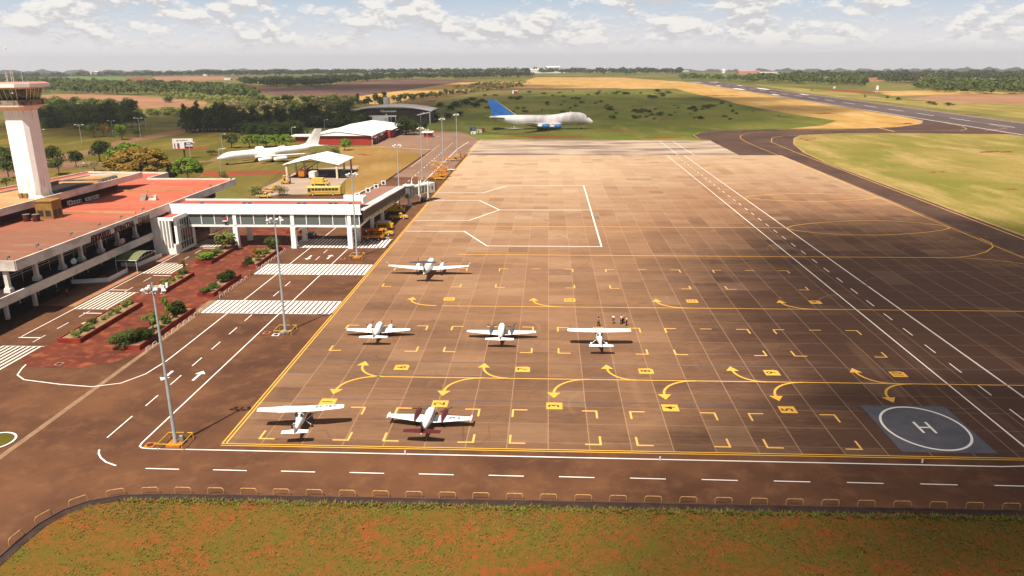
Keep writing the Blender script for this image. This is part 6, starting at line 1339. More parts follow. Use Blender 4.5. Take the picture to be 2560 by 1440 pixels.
# ================================================================ PEOPLE
skin = pm('skin', A(206, 150, 120)); hairm = pm('hair_dark', (.02, .014, .01))
def skel(name, verts, edges, radii, mat, par, sub=1):
    me = bpy.data.meshes.new(name); me.from_pydata(verts, edges, []); me.materials.append(mat)
    o = bpy.data.objects.new(name, me); COL.objects.link(o); o.parent = par
    md = o.modifiers.new('s', 'SKIN'); md.use_smooth_shade = True
    for v, r_ in zip(me.skin_vertices[0].data, radii): v.radius = (r_, r_)
    me.skin_vertices[0].data[0].use_root = True
    if sub: q = o.modifiers.new('u', 'SUBSURF'); q.levels = q.render_levels = sub
    return o
def person(label, loc, rz, top, leg, arms='down', stride=.12, shorts=False, hair=hairm, lean=0, skirt=False, child=1.0, longhair=False, group=None):
    t_ = thing('person', label, 'person', loc, rz, group); t_.scale = (child,)*3
    V = [(0, 0, .95), (0, .01, 1.2), (0, lean, 1.42), (0, lean+.01, 1.52), (0, lean+.03, 1.6), (0, lean+.03, 1.73)]; E_ = [(0, 1), (1, 2), (2, 3), (3, 4), (4, 5)]; Rr = [.14, .13, .12, .055, .095, .075]
    def add(p, r_, k): V.append(p); Rr.append(r_); E_.append((k, len(V)-1)); return len(V)-1
    legs = []
    for s in (-1, 1):
        dy = s*stride; a = add((s*.09, 0, .88), .095, 0); b = add((s*.1, dy*.5+.02, .5), .06, a); c_ = add((s*.1, dy, .08), .04, b); d = add((s*.11, dy+.15, .04), .04, c_); legs.append((s*.09, dy))
        sh = add((s*.17, lean, 1.42), .06, 2)
        if arms == 'down': el_, ha = (s*.24, -.02, 1.14), (s*.25, .08, .9)
        elif arms == 'crossed': el_, ha = (s*.23, .06, 1.15), (-s*.02, .22, 1.2)
        elif arms == 'hips': el_, ha = (s*.34, -.04, 1.18), (s*.17, .06, 1.0)
        else: el_, ha = (s*.24, .1, 1.18), (s*.12, .32, 1.3)
        e = add(el_, .042, sh); h = add(ha, .03, e); hv = (Vector(ha)-Vector(el_)).normalized()
        sd = Vector((0, 1, 0)) if abs(hv.y) < .8 else Vector((1, 0, 0))
        pm_ = add(tuple(Vector(ha)+hv*.06), .032, h)
        for q, ln in ((-.035, .06), (-.012, .085), (.012, .08), (.035, .065)): add(tuple(Vector(ha)+hv*(.09+ln)+sd*q), .009, pm_)
        add(tuple(Vector(ha)+hv*.07+sd*.07), .01, h)
    skel('body', V, E_, Rr, skin, t_, 1)
    # shirt
    V2 = [(0, 0, .98), (0, .01, 1.2), (0, lean, 1.4), (0, lean, 1.47)]; E2 = [(0, 1), (1, 2), (2, 3)]; R2_ = [.165, .155, .15, .08]
    for s in (-1, 1):
        V2.append((s*.18, lean, 1.41)); R2_.append(.075); E2.append((2, len(V2)-1)); el_ = (s*.22, 0, 1.25) if arms != 'hips' else (s*.27, -.02, 1.28); V2.append(el_); R2_.append(.06); E2.append((len(V2)-2, len(V2)-1))
    skel('shirt', V2, E2, R2_, top, t_, 1)
    V3 = [(0, 0, .98)]; E3 = []; R3 = [.16]; 
    for s, (x, dy) in zip((-1, 1), legs):
        V3.append((x, 0, .86)); R3.append(.115); E3.append((0, len(V3)-1)); V3.append((s*.1, dy*.5+.02, .5)); R3.append(.085); E3.append((len(V3)-2, len(V3)-1))
        if not shorts: V3.append((s*.1, dy, .1)); R3.append(.065); E3.append((len(V3)-2, len(V3)-1))
    skel('shorts' if shorts else 'trousers', V3, E3, R3, leg, t_, 1)
    hv_ = [(0, lean-.01, 1.68), (0, lean, 1.76)]; skel('hair', hv_+([(0, lean-.09, 1.45)] if longhair else []), [(0, 1)]+([(0, 2)] if longhair else []), [.1, .08]+([.06] if longhair else []), hair, t_, 1)
    m = M()
    for s in (-1, 1): m.ell((s*.035, lean+.115, 1.66), (.014, .012, .01), 6, 4)
    m.build('eyes', steeld, t_); m = M(); m.loft([[(-.015, lean+.11, 1.6), (.015, lean+.11, 1.6), (0, lean+.14, 1.605)], [(-.008, lean+.11, 1.66), (.008, lean+.11, 1.66), (0, lean+.118, 1.66)]]); m.build('nose', skin, t_)
    for s in (-1, 1): m = M(); m.box(s*.11-.05, s*.11+.05, legs[0 if s < 0 else 1][1]-.06, legs[0 if s < 0 else 1][1]+.2, 0, .08); m.build('shoe', steeld, t_)
    return t_
cw = pm('cloth_white', A(246, 240, 232, 1.2)); cg = pm('cloth_grey', A(150, 152, 156)); cb = pm('cloth_black', (.012, .011, .012)); cbe = pm('cloth_beige', A(214, 178, 140)); cpk = pm('cloth_pink', A(236, 206, 200, 1.2)); cor = pm('cloth_orange_vest', A(255, 130, 70, 1.1)); crd = pm('cloth_red', A(190, 60, 60)); cjn = pm('cloth_denim', A(70, 84, 116))
person('person with long dark hair in a beige top standing at the aircraft nose', P(1496, 816, .035), -.9, cbe, cb, 'fwd', .16, longhair=True)
person('person in a white shirt and grey shorts standing with folded arms', P(1533, 810, .035), 2.9, cw, cg, 'crossed', .04, True)
person('person in a pale pink top and black trousers at the left of the close trio', P(1553, 811, .035), -.5, cpk, cb, 'crossed', .1)
person('taller person in a beige shirt and black trousers at the back of the close trio', P(1558, 809, .035), 2.4, cbe, cb, 'hips', .06, child=1.05)
person('person in a white top and black trousers at the right of the close trio', P(1566, 815, .035), 1.2, cw, cb, 'down', .02)
person('person in a red shirt walking on the crosswalk beside the tour wagon', (-47.3, 186.4, .06), 2.6, crd, cjn, 'down', .2)
person('person in a grey shirt walking in the middle of the trio on the crosswalk', (-46.5, 186.8, .06), 2.8, cg, cb, 'down', .15)
person('person in a white shirt walking at the right of the trio on the crosswalk', (-45.9, 187.0, .06), 2.4, cw, cb, 'down', .2)
person('person in an orange safety vest standing under the terminal edge', P(169, 742, .055), -1.2, cor, cb, 'down', .05)
person('person in a white cap standing in the dark under the terminal', P(146, 738, .055), .6, cb, cb, 'down', .05, hair=cw)
for px, py, lb, c_ in ((560, 611, 'dark clothed person sitting place by the stair hall, left one', cb), (585, 608, 'person in grey standing in the shade below the skywalk', cg), (886, 608, 'person in white waiting at the end of the tour wagon', cw), (880, 606, 'person in black waiting at the end of the tour wagon', cb)):
    person(lb.replace('sitting place', 'standing in shade'), P(px, py, .055), R.uniform(0, 6), c_, cb)
# ================================================================ VEGETATION
R3 = random.Random(21)
def leafmat(name, c1, c2, c3):
    m = bpy.data.materials.new(name); t = NT(m)
    at = t.n('ShaderNodeAttribute', _attribute_name='tone'); oi = t.n('ShaderNodeObjectInfo')
    c = t.mix(at.outputs['Fac'], c1, c2); c = t.mix(t.math('MULTIPLY', oi.outputs['Random'], .45), c, c3)
    d = t.n('ShaderNodeBsdfDiffuse', Color=c); tr = t.n('ShaderNodeBsdfTranslucent', Color=t.mix(.5, c, (.12, .14, .02)))
    mx = t.n('ShaderNodeMixShader', i0=.25, i1=d.outputs[0], i2=tr.outputs[0]); o = t.n('ShaderNodeOutputMaterial'); t.t.links.new(mx.outputs[0], o.inputs[0]); return m
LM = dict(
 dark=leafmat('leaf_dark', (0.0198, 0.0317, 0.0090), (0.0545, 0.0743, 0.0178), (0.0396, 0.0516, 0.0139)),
 mid=leafmat('leaf_mid', (0.0417, 0.0654, 0.0158), (0.1140, 0.1437, 0.0356), (0.0892, 0.0991, 0.0297)),
 light=leafmat('leaf_light', (0.0991, 0.1289, 0.0297), (0.2577, 0.2676, 0.0694), (0.2181, 0.1982, 0.0595)),
 bright=leafmat('leaf_bright', (0.0595, 0.1090, 0.0158), (0.2379, 0.3370, 0.0446), (0.1586, 0.2379, 0.0297)),
 rust=leafmat('leaf_rust', (.10, .065, .014), (.38, .215, .045), (.26, .17, .03)),
 far=leafmat('leaf_far', (0.0347, 0.0496, 0.0218), (0.0743, 0.0892, 0.0347), (0.0694, 0.0743, 0.0297)),
 dry=leafmat('leaf_dry', (0.1685, 0.1487, 0.0595), (0.3568, 0.2974, 0.1189), (0.3172, 0.2478, 0.1189)))
barkm = pm('bark', A(110, 88, 68), A(84, 66, 52), 2, rough=.9)
def settone(o, tones):
    a = o.data.attributes.new('tone', 'FLOAT', 'FACE'); a.data.foreach_set('value', tones)
def crown_mesh(kind, n, size, rr, droop=0):
    """leaf clumps scattered through several overlapping lumps; unit tree: height 1, crown radius rr"""
    v = []; f = []; tone = []
    lumps = []
    if kind == 'round':
        for _ in range(11):
            a = rr.uniform(0, 2*PI); q = rr.uniform(.05, .30); lumps.append((q*math.cos(a), q*math.sin(a), rr.uniform(.42, .80), rr.uniform(.13, .24)))
    elif kind == 'dome':
        for _ in range(46):
            a = rr.uniform(0, 2*PI); el_ = rr.uniform(.05, 1.45); q = .5*math.cos(el_); lumps.append((q*math.cos(a), q*math.sin(a), .30+.58*math.sin(el_), rr.uniform(.07, .14)))
    elif kind == 'flat':
        for _ in range(15):
            a = rr.uniform(0, 2*PI); q = rr.uniform(.1, .62); lumps.append((q*math.cos(a), q*math.sin(a), .74-.28*q+rr.uniform(-.06, .06), rr.uniform(.13, .25)))
    elif kind == 'cone':
        for i in range(13):
            z = .22+.74*i/13; q = (1-z)*.30; a = rr.uniform(0, 2*PI); lumps.append((q*math.cos(a)*.6, q*math.sin(a)*.6, z, .05+(1-z)*.20))
    elif kind == 'bush':
        for _ in range(12):
            a = rr.uniform(0, 2*PI); q = rr.uniform(.0, .40); lumps.append((q*math.cos(a), q*math.sin(a), rr.uniform(.25, .72)-q*.4, rr.uniform(.15, .28)))
    elif kind == 'thin':
        for _ in range(9):
            a = rr.uniform(0, 2*PI); q = rr.uniform(.0, .22); lumps.append((q*math.cos(a), q*math.sin(a), rr.uniform(.35, .88), rr.uniform(.07, .14)))
    tot = sum(l[3]**2 for l in lumps)
    for lx, ly, lz, lr in lumps:
        tl = rr.uniform(0, .55)
        for _ in range(max(6, int(n*lr*lr/tot))):
            d = Vector((rr.gauss(0, 1), rr.gauss(0, 1), rr.gauss(0, 1))).normalized()
            if d.z < -.5 and rr.random() < .6: d.z *= -1
            p = Vector((lx, ly, lz))+d*lr*rr.uniform(.62, 1.08)
            nrm = (d+Vector((rr.uniform(-.8, .8), rr.uniform(-.8, .8), rr.uniform(-.3, .9)))).normalized()
            a = nrm.orthogonal().normalized(); b = nrm.cross(a); an = rr.uniform(0, PI); a, b = a*math.cos(an)+b*math.sin(an), b*math.cos(an)-a*math.sin(an)
            s = size*rr.uniform(.6, 1.35); k = len(v)
            v += [p-a*s, p-b*s*.55+nrm*s*.1, p+a*s, p+b*s*.6]; f.append((k, k+1, k+2, k+3)); tone.append(min(1, max(0, tl+rr.uniform(0, .5))))
    me = bpy.data.meshes.new('crown'); me.from_pydata([tuple(x) for x in v], [], f); me.update()
    at = me.attributes.new('tone', 'FLOAT', 'FACE'); at.data.foreach_set('value', tone); return me
def trunk_mesh(kind, rr):
    m = M(); top = {'dome': .6, 'round': .62, 'flat': .6, 'cone': .95, 'bush': .3, 'thin': .8}[kind]
    m.tube([(0, 0, 0), (rr.uniform(-.01, .01), 0, top*.4), (rr.uniform(-.02, .02), rr.uniform(-.02, .02), top)], [.028, .02, .008], 7)
    if kind != 'cone':
        for _ in range(5 if kind != 'bush' else 4):
            a = rr.uniform(0, 2*PI); q = {'flat': .42}.get(kind, .2); z0 = top*rr.uniform(.4, .7)
            m.tube([(0, 0, z0), (q*.5*math.cos(a), q*.5*math.sin(a), z0+.1), (q*math.cos(a), q*math.sin(a), z0+.2)], [.013, .009, .004], 5)
    me = bpy.data.meshes.new('trunk'); me.from_pydata(m.v, [], m.f); me.materials.append(barkm); me.update(); return me
VAR = {}
def variant(kind, lm, i, n, size):
    k = (kind, lm, i, n)
    if k not in VAR:
        rr = random.Random(hash((kind, lm, i, n)) % 1000 if False else (len(kind)*31+len(lm)*7+i*13+n)); c = crown_mesh(kind, n, size, rr); c.materials.append(LM[lm]); VAR[k] = (c, trunk_mesh(kind, rr))
    return VAR[k]
def tree(px, py, h, wid, kind, lm, label, group=None, name='tree', i=None, n=700, size=.05, pos=None, cat='tree'):
    """h and wid in metres"""
    g = Vector((*pos, 0)) if pos else G(px, py)
    t_ = thing(name, label, cat, (g.x, g.y, g.z if not pos else 0), R3.uniform(0, 6.28), group)
    c, tr = variant(kind, lm, R3.randrange(3) if i is None else i, n, size)
    base_w = {'dome': 1.12, 'round': .9, 'flat': 1.55, 'cone': .55, 'bush': 1.1, 'thin': .6}[kind]
    for nm, me in (('crown', c), ('trunk', tr)):
        o = bpy.data.objects.new(nm, me); COL.objects.link(o); o.parent = t_
    t_.scale = (wid/base_w, wid/base_w*R3.uniform(.9, 1.1), h); return t_
def pt(px, py, ty, wpx, kind, lm, label, **k):
    h = max(1.0, HT((px, py), ty)); wd = wpx*MPP(px, py); return tree(px, py, h, wd, kind, lm, label, **k)
pt(355, 452, 366, 168, 'dome', 'rust', 'huge rusty brown spreading tree behind the far terminal roof', n=9000, size=.030)
pt(328, 424, 355, 110, 'dome', 'bright', 'fresh green tree top showing behind the huge rusty tree', n=2000, size=.035)
pt(470, 452, 392, 82, 'dome', 'bright', 'bright green dense round tree at the right end of the far terminal roof', n=6000, size=.036)
pt(434, 452, 408, 44, 'bush', 'dark', 'dark small tree between the rusty tree and the bright green tree', n=1200)
pt(250, 405, 352, 70, 'round', 'dark', 'dark broad tree on the lawn left of the rusty tree', n=2200, size=.035)
pt(191, 418, 374, 34, 'round', 'dark', 'small dark leaning tree on the lane side near the tower', n=1000)
pt(134, 402, 352, 56, 'bush', 'dark', 'dark dense tree touching the right side of the tower shaft', n=1600, size=.04)
pt(290, 400, 370, 40, 'bush', 'mid', 'small green tree behind the dark broad lawn tree', n=900)
pt(306, 350, 308, 40, 'round', 'bright', 'round deep green tree beside the lane with a clear trunk', n=1400, size=.045)
pt(345, 343, 318, 26, 'round', 'mid', 'small round tree right of the round deep green one', n=900)
pt(237, 343, 306, 46, 'flat', 'mid', 'left one of the two umbrella shaped lawn trees', n=1200)
pt(260, 342, 310, 42, 'flat', 'rust', 'right one of the two umbrella shaped lawn trees', n=1200)
pt(580, 370, 332, 46, 'round', 'mid', 'lone olive tree on the lawn behind the old airliner', n=1400, size=.045)
pt(530, 388, 374, 34, 'flat', 'dark', 'low dark bush at the lane before the old airliner nose', n=800)
pt(560, 446, 420, 26, 'bush', 'light', 'light shrub on the lawn right of the bright green tree', n=900, name='shrub', cat='shrub')
pt(395, 440, 372, 60, 'dome', 'bright', 'fresh green tree between the rusty tree and the bright green tree', n=3500, size=.04)
pt(862, 376, 341, 32, 'round', 'bright', 'young leafy tree in front of the red warehouse wall', n=1300, size=.05)
pt(838, 384, 358, 44, 'bush', 'dry', 'pale tall grass shrub left of the young warehouse tree', n=1200, size=.04, name='shrub', cat='shrub')
pt(700, 488, 460, 50, 'bush', 'dry', 'pale thorny shrub behind the garden wall of the terminal', n=1200, size=.035, name='shrub', cat='shrub')
pt(640, 486, 462, 40, 'bush', 'light', 'light green shrub over the low wall near the pale pickup', n=1000, name='shrub', cat='shrub')
pt(238, 430, 402, 80, 'flat', 'dry', 'pale bare crowned shrub behind the far terminal roof edge', n=1200, size=.035, name='shrub', cat='shrub')
pt(148, 436, 392, 64, 'flat', 'mid', 'wide green shrub tree right of the tower foot', n=1300)
pt(22, 446, 376, 50, 'round', 'mid', 'thin green tree left of the tower shaft', n=1300)
pt(18, 470, 440, 60, 'flat', 'light', 'low light green tree at the left frame edge over the roof', n=1000)
pt(8, 400, 360, 60, 'bush', 'mid', 'green tree cut by the left frame edge beyond the tower', n=1000)
for i, px in enumerate((624, 645, 667, 690, 715)):
    pt(px, 369-i*.8, 336, 44, 'dome', 'bright', 'clipped round green tree in the hedge row behind the old airliner', group='clipped trees in the row behind the old airliner', n=2600, size=.045, i=i % 3)
pt(1016, 337, 268, 78, 'bush', 'dark', 'big black green tree at the far right corner of the warehouse', n=2600, size=.03)
pt(1060, 330, 300, 24, 'round', 'dark', 'small dark tree right of the big warehouse tree', n=700)
# dark grove: pines and broad trees in cloud shade
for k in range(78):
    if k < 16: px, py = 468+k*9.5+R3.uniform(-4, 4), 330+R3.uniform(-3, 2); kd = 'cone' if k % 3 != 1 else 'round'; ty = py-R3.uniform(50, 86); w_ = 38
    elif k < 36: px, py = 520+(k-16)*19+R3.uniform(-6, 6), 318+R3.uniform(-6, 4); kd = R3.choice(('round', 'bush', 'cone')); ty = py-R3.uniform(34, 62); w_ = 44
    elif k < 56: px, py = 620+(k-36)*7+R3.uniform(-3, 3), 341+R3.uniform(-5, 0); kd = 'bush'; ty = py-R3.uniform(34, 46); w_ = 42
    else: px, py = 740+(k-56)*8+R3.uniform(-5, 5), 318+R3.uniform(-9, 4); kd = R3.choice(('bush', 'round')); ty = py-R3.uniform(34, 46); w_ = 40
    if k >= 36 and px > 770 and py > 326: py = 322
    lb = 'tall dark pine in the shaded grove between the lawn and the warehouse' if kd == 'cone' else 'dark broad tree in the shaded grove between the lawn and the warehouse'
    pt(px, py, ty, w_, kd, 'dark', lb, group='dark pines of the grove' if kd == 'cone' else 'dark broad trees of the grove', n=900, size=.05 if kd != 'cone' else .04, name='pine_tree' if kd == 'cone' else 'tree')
for k in range(56):
    px = 100+k*10.5+R3.uniform(-5, 5); py = 321-abs(px-300)*.03+R3.uniform(-6, 6)
    if px > 350: px = 120+R3.uniform(0, 220); py = 300+R3.uniform(-6, 6)
    pt(px, py, py-R3.uniform(32, 50), 44, R3.choice(('round', 'flat', 'bush')), R3.choice(('dark', 'mid', 'mid')), 'dark green tree in the belt behind the lawns beside the tower', group='dark trees of the belt beside the tower', n=900, size=.05)
for k in range(40):
    px = 105+R3.uniform(0, 230); py = 284+R3.uniform(-12, 6); pt(px, py, py-R3.uniform(24, 40), 42, R3.choice(('round', 'bush')), 'light' if k % 3 else 'mid', 'sunlit olive tree rising behind the dark belt beside the tower', group='sunlit trees behind the dark belt', n=700, size=.055)
for k in range(22):
    px = 330+R3.uniform(0, 170); py = 288+R3.uniform(-6, 5); pt(px, py, py-R3.uniform(14, 22), 34, 'bush', 'light', 'low yellow green tree on the sunny slope before the tilled field', group='low yellow green trees before the tilled field', n=500, size=.06)
pt(424, 256, 238, 34, 'bush', 'mid', 'lone round green tree standing in the tilled pink field', n=900)
for k in range(84):
    px = 560+R3.uniform(0, 330); py = 274+R3.uniform(-14, 6); pt(px, py, py-R3.uniform(18, 34), 38, R3.choice(('round', 'bush', 'thin')), R3.choice(('light', 'mid', 'light', 'dry')), 'sunlit tree above the dark grove in front of the ploughed field', group='sunlit trees above the dark grove', n=520, size=.06)
for px, ty, kd in ((895, 232, 'cone'), (862, 238, 'round'), (912, 246, 'cone'), (938, 232, 'round'), (950, 240, 'cone'), (962, 228, 'thin'), (922, 240, 'thin'), (880, 240, 'thin')):
    pt(px, 262, ty, 24, kd, 'dark' if kd == 'cone' else 'mid', 'slim tree standing behind the left part of the arched hall', group='slim trees behind the arched hall', n=700, name='tree')
for k in range(40):
    f = k/40; px = 985+f*330+R3.uniform(-3, 3); py = 256-f*42+R3.uniform(-1.5, 1.5); pt(px, py, py-(20-12*f)*R3.uniform(.7, 1.2), (20-9*f), R3.choice(('round', 'thin', 'bush')), 'light' if px > 1170 else R3.choice(('mid', 'mid', 'light')), 'small tree in the long row along the edge of the dry far field', group='row of trees along the dry far field', n=360, size=.07)
for px, py, w_, hh in ((1090, 300, 30, 22), (1118, 296, 34, 18), (1140, 268, 46, 20), (1165, 262, 50, 18), (1190, 268, 44, 18), (1125, 275, 34, 16), (1150, 290, 30, 14), (1080, 285, 26, 26), (1100, 268, 30, 16), (1205, 256, 40, 12), (1178, 252, 40, 12)):
    pt(px, py, py-hh, w_, 'bush', 'dark', 'dark scrub bush in the rough right of the arched hall', group='scrub bushes right of the arched hall', n=500, size=.06, name='bush', cat='bush')
for k in range(105):
    while True:
        px, py = R3.uniform(1200, 1960), R3.uniform(228, 300)
        if py > 228+max(0, (px-1690))*.24 and not (1215 < px < 1490 and py > 284) and py < 300: break
    if k < 26: px, py = R3.choice(((1640, 246), (1640, 246), (1560, 279), (1600, 280), (1270, 248), (1560, 233), (1750, 270), (1660, 240))); px += R3.gauss(0, 16); py += R3.gauss(0, 2)
    w_ = R3.uniform(5, 20) if k > 40 else R3.uniform(14, 30)
    pt(px, py, py-w_*R3.uniform(.28, .5), w_, 'bush', 'mid' if k % 3 else 'dark', 'low dark bush scattered in the green field behind the jumbo jet', group='bushes scattered in the green field', n=260, size=.085, name='bush', cat='bush')
for px, py, ty, w_, lb in ((2163, 243, 236, 8, 'tiny lone tree on the grass below the white approach tower'), (2218, 246, 237, 9, 'small lone tree right of the white approach tower'), (2246, 250, 240, 14, 'dark lone bushy tree right of the small lone tree'), (2332, 262, 252, 30, 'left one of the two bush clumps at the reddish field edge'), (2371, 264, 254, 28, 'right one of the two bush clumps at the reddish field edge'), (2322, 258, 251, 14, 'smallest bush left of the bush clumps at the reddish field'), (2030, 226, 222, 8, 'small square dark bush near the runway middle')):
    pt(px, py, ty, w_, 'bush', 'mid', lb, n=500, size=.07, name='bush', cat='bush')
# planter plants
def shrub(x, y, h, w_, kind, lm, label, group=None, n=500, size=.06, z=.66):
    t_ = tree(0, 0, h*1.2, w_*1.25, kind, lm, label, group, 'shrub', pos=(x, y), n=n, size=size, cat='shrub'); t_.location.z = z; return t_
shrub(-68.3, 113.2, 2.3, 4.6, 'bush', 'mid', 'largest dark green bush spilling over the near end of its planter', n=2400, size=.04, z=.45)
shrub(-66.9, 114.8, 2.0, 3.2, 'bush', 'dark', 'dark bush leaning on the right flank of the largest bush', n=1200)
shrub(-67.4, 119.2, 3.0, 2.2, 'thin', 'light', 'yellow green leafy plant in the middle of the near right planter', n=700)
shrub(-66.9, 122.2, 1.9, 2.4, 'bush', 'mid', 'mid green bush behind the yellow green plant', n=600)
shrub(-67.6, 124.8, 3.4, 1.3, 'thin', 'bright', 'upright bright green plant in the near right planter', n=500)
shrub(-67.3, 128.2, 2.2, 3.6, 'bush', 'dark', 'dark wide bush at the far end of the near right planter', n=1000)
shrub(-67.9, 130.0, 1.6, 2.4, 'flat', 'mid', 'feathery bush touching the far planter corner', n=600)
for x, y, w_, h, lb in ((-67.8, 141.6, 2.4, 1.1, 'low grassy plant with yellow bloom at the near end of the second right planter'), (-67.5, 144.4, 2.2, 1.2, 'low dark plant second in the second right planter'), (-67.6, 148.6, 2.8, 1.8, 'dark round bush in the middle of the second right planter'), (-67.2, 151.4, 2.9, 2.0, 'dark round bush at the far part of the second right planter')):
    shrub(x, y, h, w_, 'bush', 'dark' if h > 1.5 else 'mid', lb, n=1100)
for x, y, w_, h, lm_, lb in ((-67.6, 163.0, 3.0, 1.7, 'dark', 'dark green bush at the near end of the orange flower planter'), (-67.2, 166.2, 1.6, 2.4, 'rust', 'orange flowered plant beside the dark green bush'), (-67.4, 169.0, 2.0, 2.2, 'light', 'light leafy plant behind the orange flowered one'), (-67.3, 172.5, 2.4, 1.6, 'light', 'low light green plant in the orange flower planter'), (-67.2, 177.2, 3.6, 3.4, 'mid', 'tall dark green shrub under the right skywalk column')):
    shrub(x, y, h, w_, 'bush' if w_ > 2 else 'thin', lm_, lb, n=900)
for x, y, w_, h, kd, lm_, lb in ((-79.0, 166.6, 4.4, 1.9, 'bush', 'bright', 'broad deep green shrub at the near end of the skywalk planter'), (-78.9, 170.4, 2.4, 1.5, 'bush', 'dark', 'clipped round dark bush second in the skywalk planter'), (-79.0, 173.4, 2.3, 1.5, 'bush', 'light', 'pale yellow green shrub third in the skywalk planter'), (-79.0, 177.6, 4.0, 3.4, 'round', 'light', 'tall light green shrub beside the left skywalk column'), (-77.6, 179.6, 1.3, 1.6, 'thin', 'bright', 'small upright plant at the foot of the skywalk column')):
    shrub(x, y, h, w_, kd, lm_, lb, n=1200)
for k in range(17):
    f = k/16; shrub(-79.3+R3.uniform(-.9, .9), 115+f*18.6, R3.uniform(.5, 1.2), R3.uniform(.9, 1.7), 'bush', R3.choice(('light', 'mid', 'dry', 'light')), 'low pale tufted plant in the planter nearest to the frame corner', 'low plants in the near left planter', 300, .09)
for k in range(9):
    f = k/8; shrub(-78.7+R3.uniform(-.8, .8), 145+f*9.6, R3.uniform(.6, 1.4), R3.uniform(1.0, 1.8), 'bush', R3.choice(('mid', 'light', 'rust')), 'low tufted plant in the planter with the stone basin', 'low plants in the stone basin planter', 300, .09)
shrub(-78.8, 155, 3.0, 1.2, 'thin', 'rust', 'spindly reddish young tree at the far end of the stone basin planter', n=300)
for k in range(6): shrub(-68.6, 199+k*2.8, R3.uniform(.7, 1.3), R3.uniform(1.2, 2), 'bush', R3.choice(('light', 'mid')), 'low plant in the sunny planter behind the skywalk', 'low plants behind the skywalk', 300, .09)
for k in range(5): shrub(-93.0+k*1.6, 208+k*2.4, .9, 1.6, 'bush', 'mid', 'small shrub along the garden wall behind the skywalk', 'shrubs along the garden wall', 260, .09, z=2.9)
# distant woodland read as masses
def wood(name, label, poly, n, hr, wr, lm, seed, leaves=34, ls=.16, faces=None):
    rr = random.Random(seed); v = []; f = []; tone = []
    xs_ = [p[0] for p in poly]; ys_ = [p[1] for p in poly]
    def inside(x, y):
        c = False
        for i in range(len(poly)):
            (x0, y0), (x1, y1) = poly[i], poly[i-1]
            if (y0 > y) != (y1 > y) and x < (x1-x0)*(y-y0)/(y1-y0)+x0: c = not c
        return c
    k = 0; tries = 0
    while k < n and tries < n*60:
        tries += 1; px, py = rr.uniform(min(xs_), max(xs_)), rr.uniform(min(ys_), max(ys_))
        if not inside(px, py): continue
        k += 1; g = G(px, py); zb = Hh(g.x, g.y); h = rr.uniform(*hr); w_ = rr.uniform(*wr)*.5; tt = rr.uniform(0, .5)
        for _ in range(leaves):
            d = Vector((rr.gauss(0, 1), rr.gauss(0, 1), abs(rr.gauss(0, 1))*.9-.25)).normalized(); p = Vector((g.x+d.x*w_*rr.uniform(.7, 1.1), g.y+d.y*w_*rr.uniform(.7, 1.1), zb+h*.55+d.z*h*.45*rr.uniform(.8, 1.1)))
            nr = (d+Vector((rr.uniform(-.6, .6), rr.uniform(-.6, .6), rr.uniform(-.2, .6)))).normalized(); a = nr.orthogonal().normalized(); b = nr.cross(a); s = h*ls*rr.uniform(.7, 1.3); q = len(v)
            v += [p-a*s, p-b*s, p+a*s, p+b*s]; f.append((q, q+1, q+2, q+3)); tone.append(min(1, tt+rr.uniform(0, .5)))
    me = bpy.data.meshes.new(name); me.from_pydata([tuple(x) for x in v], [], f); me.materials.append(LM[lm]); me.update()
    o = bpy.data.objects.new(name, me); COL.objects.link(o); a = me.attributes.new('tone', 'FLOAT', 'FACE'); a.data.foreach_set('value', tone)
    o['kind'] = 'stuff'; tag(o, label, 'woodland')
wood('woodland', 'broad green wood belt running behind the tower across the left valley', [(-60, 236), (130, 232), (200, 236), (420, 240), (640, 252), (640, 236), (520, 226), (400, 219), (260, 212), (130, 206), (-60, 204)], 560, (9, 15), (11, 17), 'mid', 1, 40)
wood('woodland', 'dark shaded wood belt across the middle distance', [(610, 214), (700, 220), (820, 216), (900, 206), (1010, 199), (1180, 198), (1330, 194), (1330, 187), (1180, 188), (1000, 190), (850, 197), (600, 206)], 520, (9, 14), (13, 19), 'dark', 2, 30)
wood('woodland', 'scattered low woods along the left skyline', [(-60, 192), (150, 190), (320, 189), (600, 192), (860, 190), (1000, 186), (1330, 186), (1700, 188), (1700, 180), (1000, 179), (-60, 180)], 900, (10, 20), (16, 30), 'far', 3, 26)
wood('woodland', 'dark tree clumps beyond the runway in the middle right distance', [(1860, 206), (2050, 212), (2050, 202), (1960, 197), (1870, 198)], 130, (9, 15), (12, 18), 'mid', 4)
wood('woodland', 'second tree clump beyond the runway left of the white tower', [(2065, 215), (2160, 217), (2165, 206), (2120, 204), (2075, 209)], 70, (9, 15), (12, 18), 'mid', 5)
wood('woodland', 'tree clump on the rise right of the white tower', [(2195, 207), (2290, 209), (2285, 199), (2200, 198)], 70, (9, 15), (12, 18), 'far', 6)
wood('woodland', 'green woods filling the right distance beyond the reddish field', [(2290, 226), (2400, 234), (2640, 236), (2640, 208), (2520, 210), (2460, 216), (2380, 206), (2300, 214)], 300, (8, 14), (12, 18), 'mid', 7)
wood('woodland', 'loose trees dotting the plain beyond the runway', [(1700, 200), (1860, 204), (1900, 198), (1700, 192)], 60, (7, 12), (9, 14), 'mid', 8)
wood('woodland', 'pale thin woods on the right plain under the ridge', [(2000, 200), (2640, 203), (2640, 188), (2300, 186), (1960, 188)], 330, (8, 14), (14, 24), 'far', 9)
wood('scrub', 'light scrub along the edges of the dry far field', [(1120, 222), (1190, 226), (1330, 210), (1300, 204), (1200, 208)], 110, (3, 6), (5, 10), 'light', 10, 26)
wood('scrub', 'light bushy slope between the tilled field and the valley woods', [(430, 240), (700, 262), (620, 268), (500, 254), (380, 242)], 170, (4, 8), (7, 12), 'light', 11, 30)
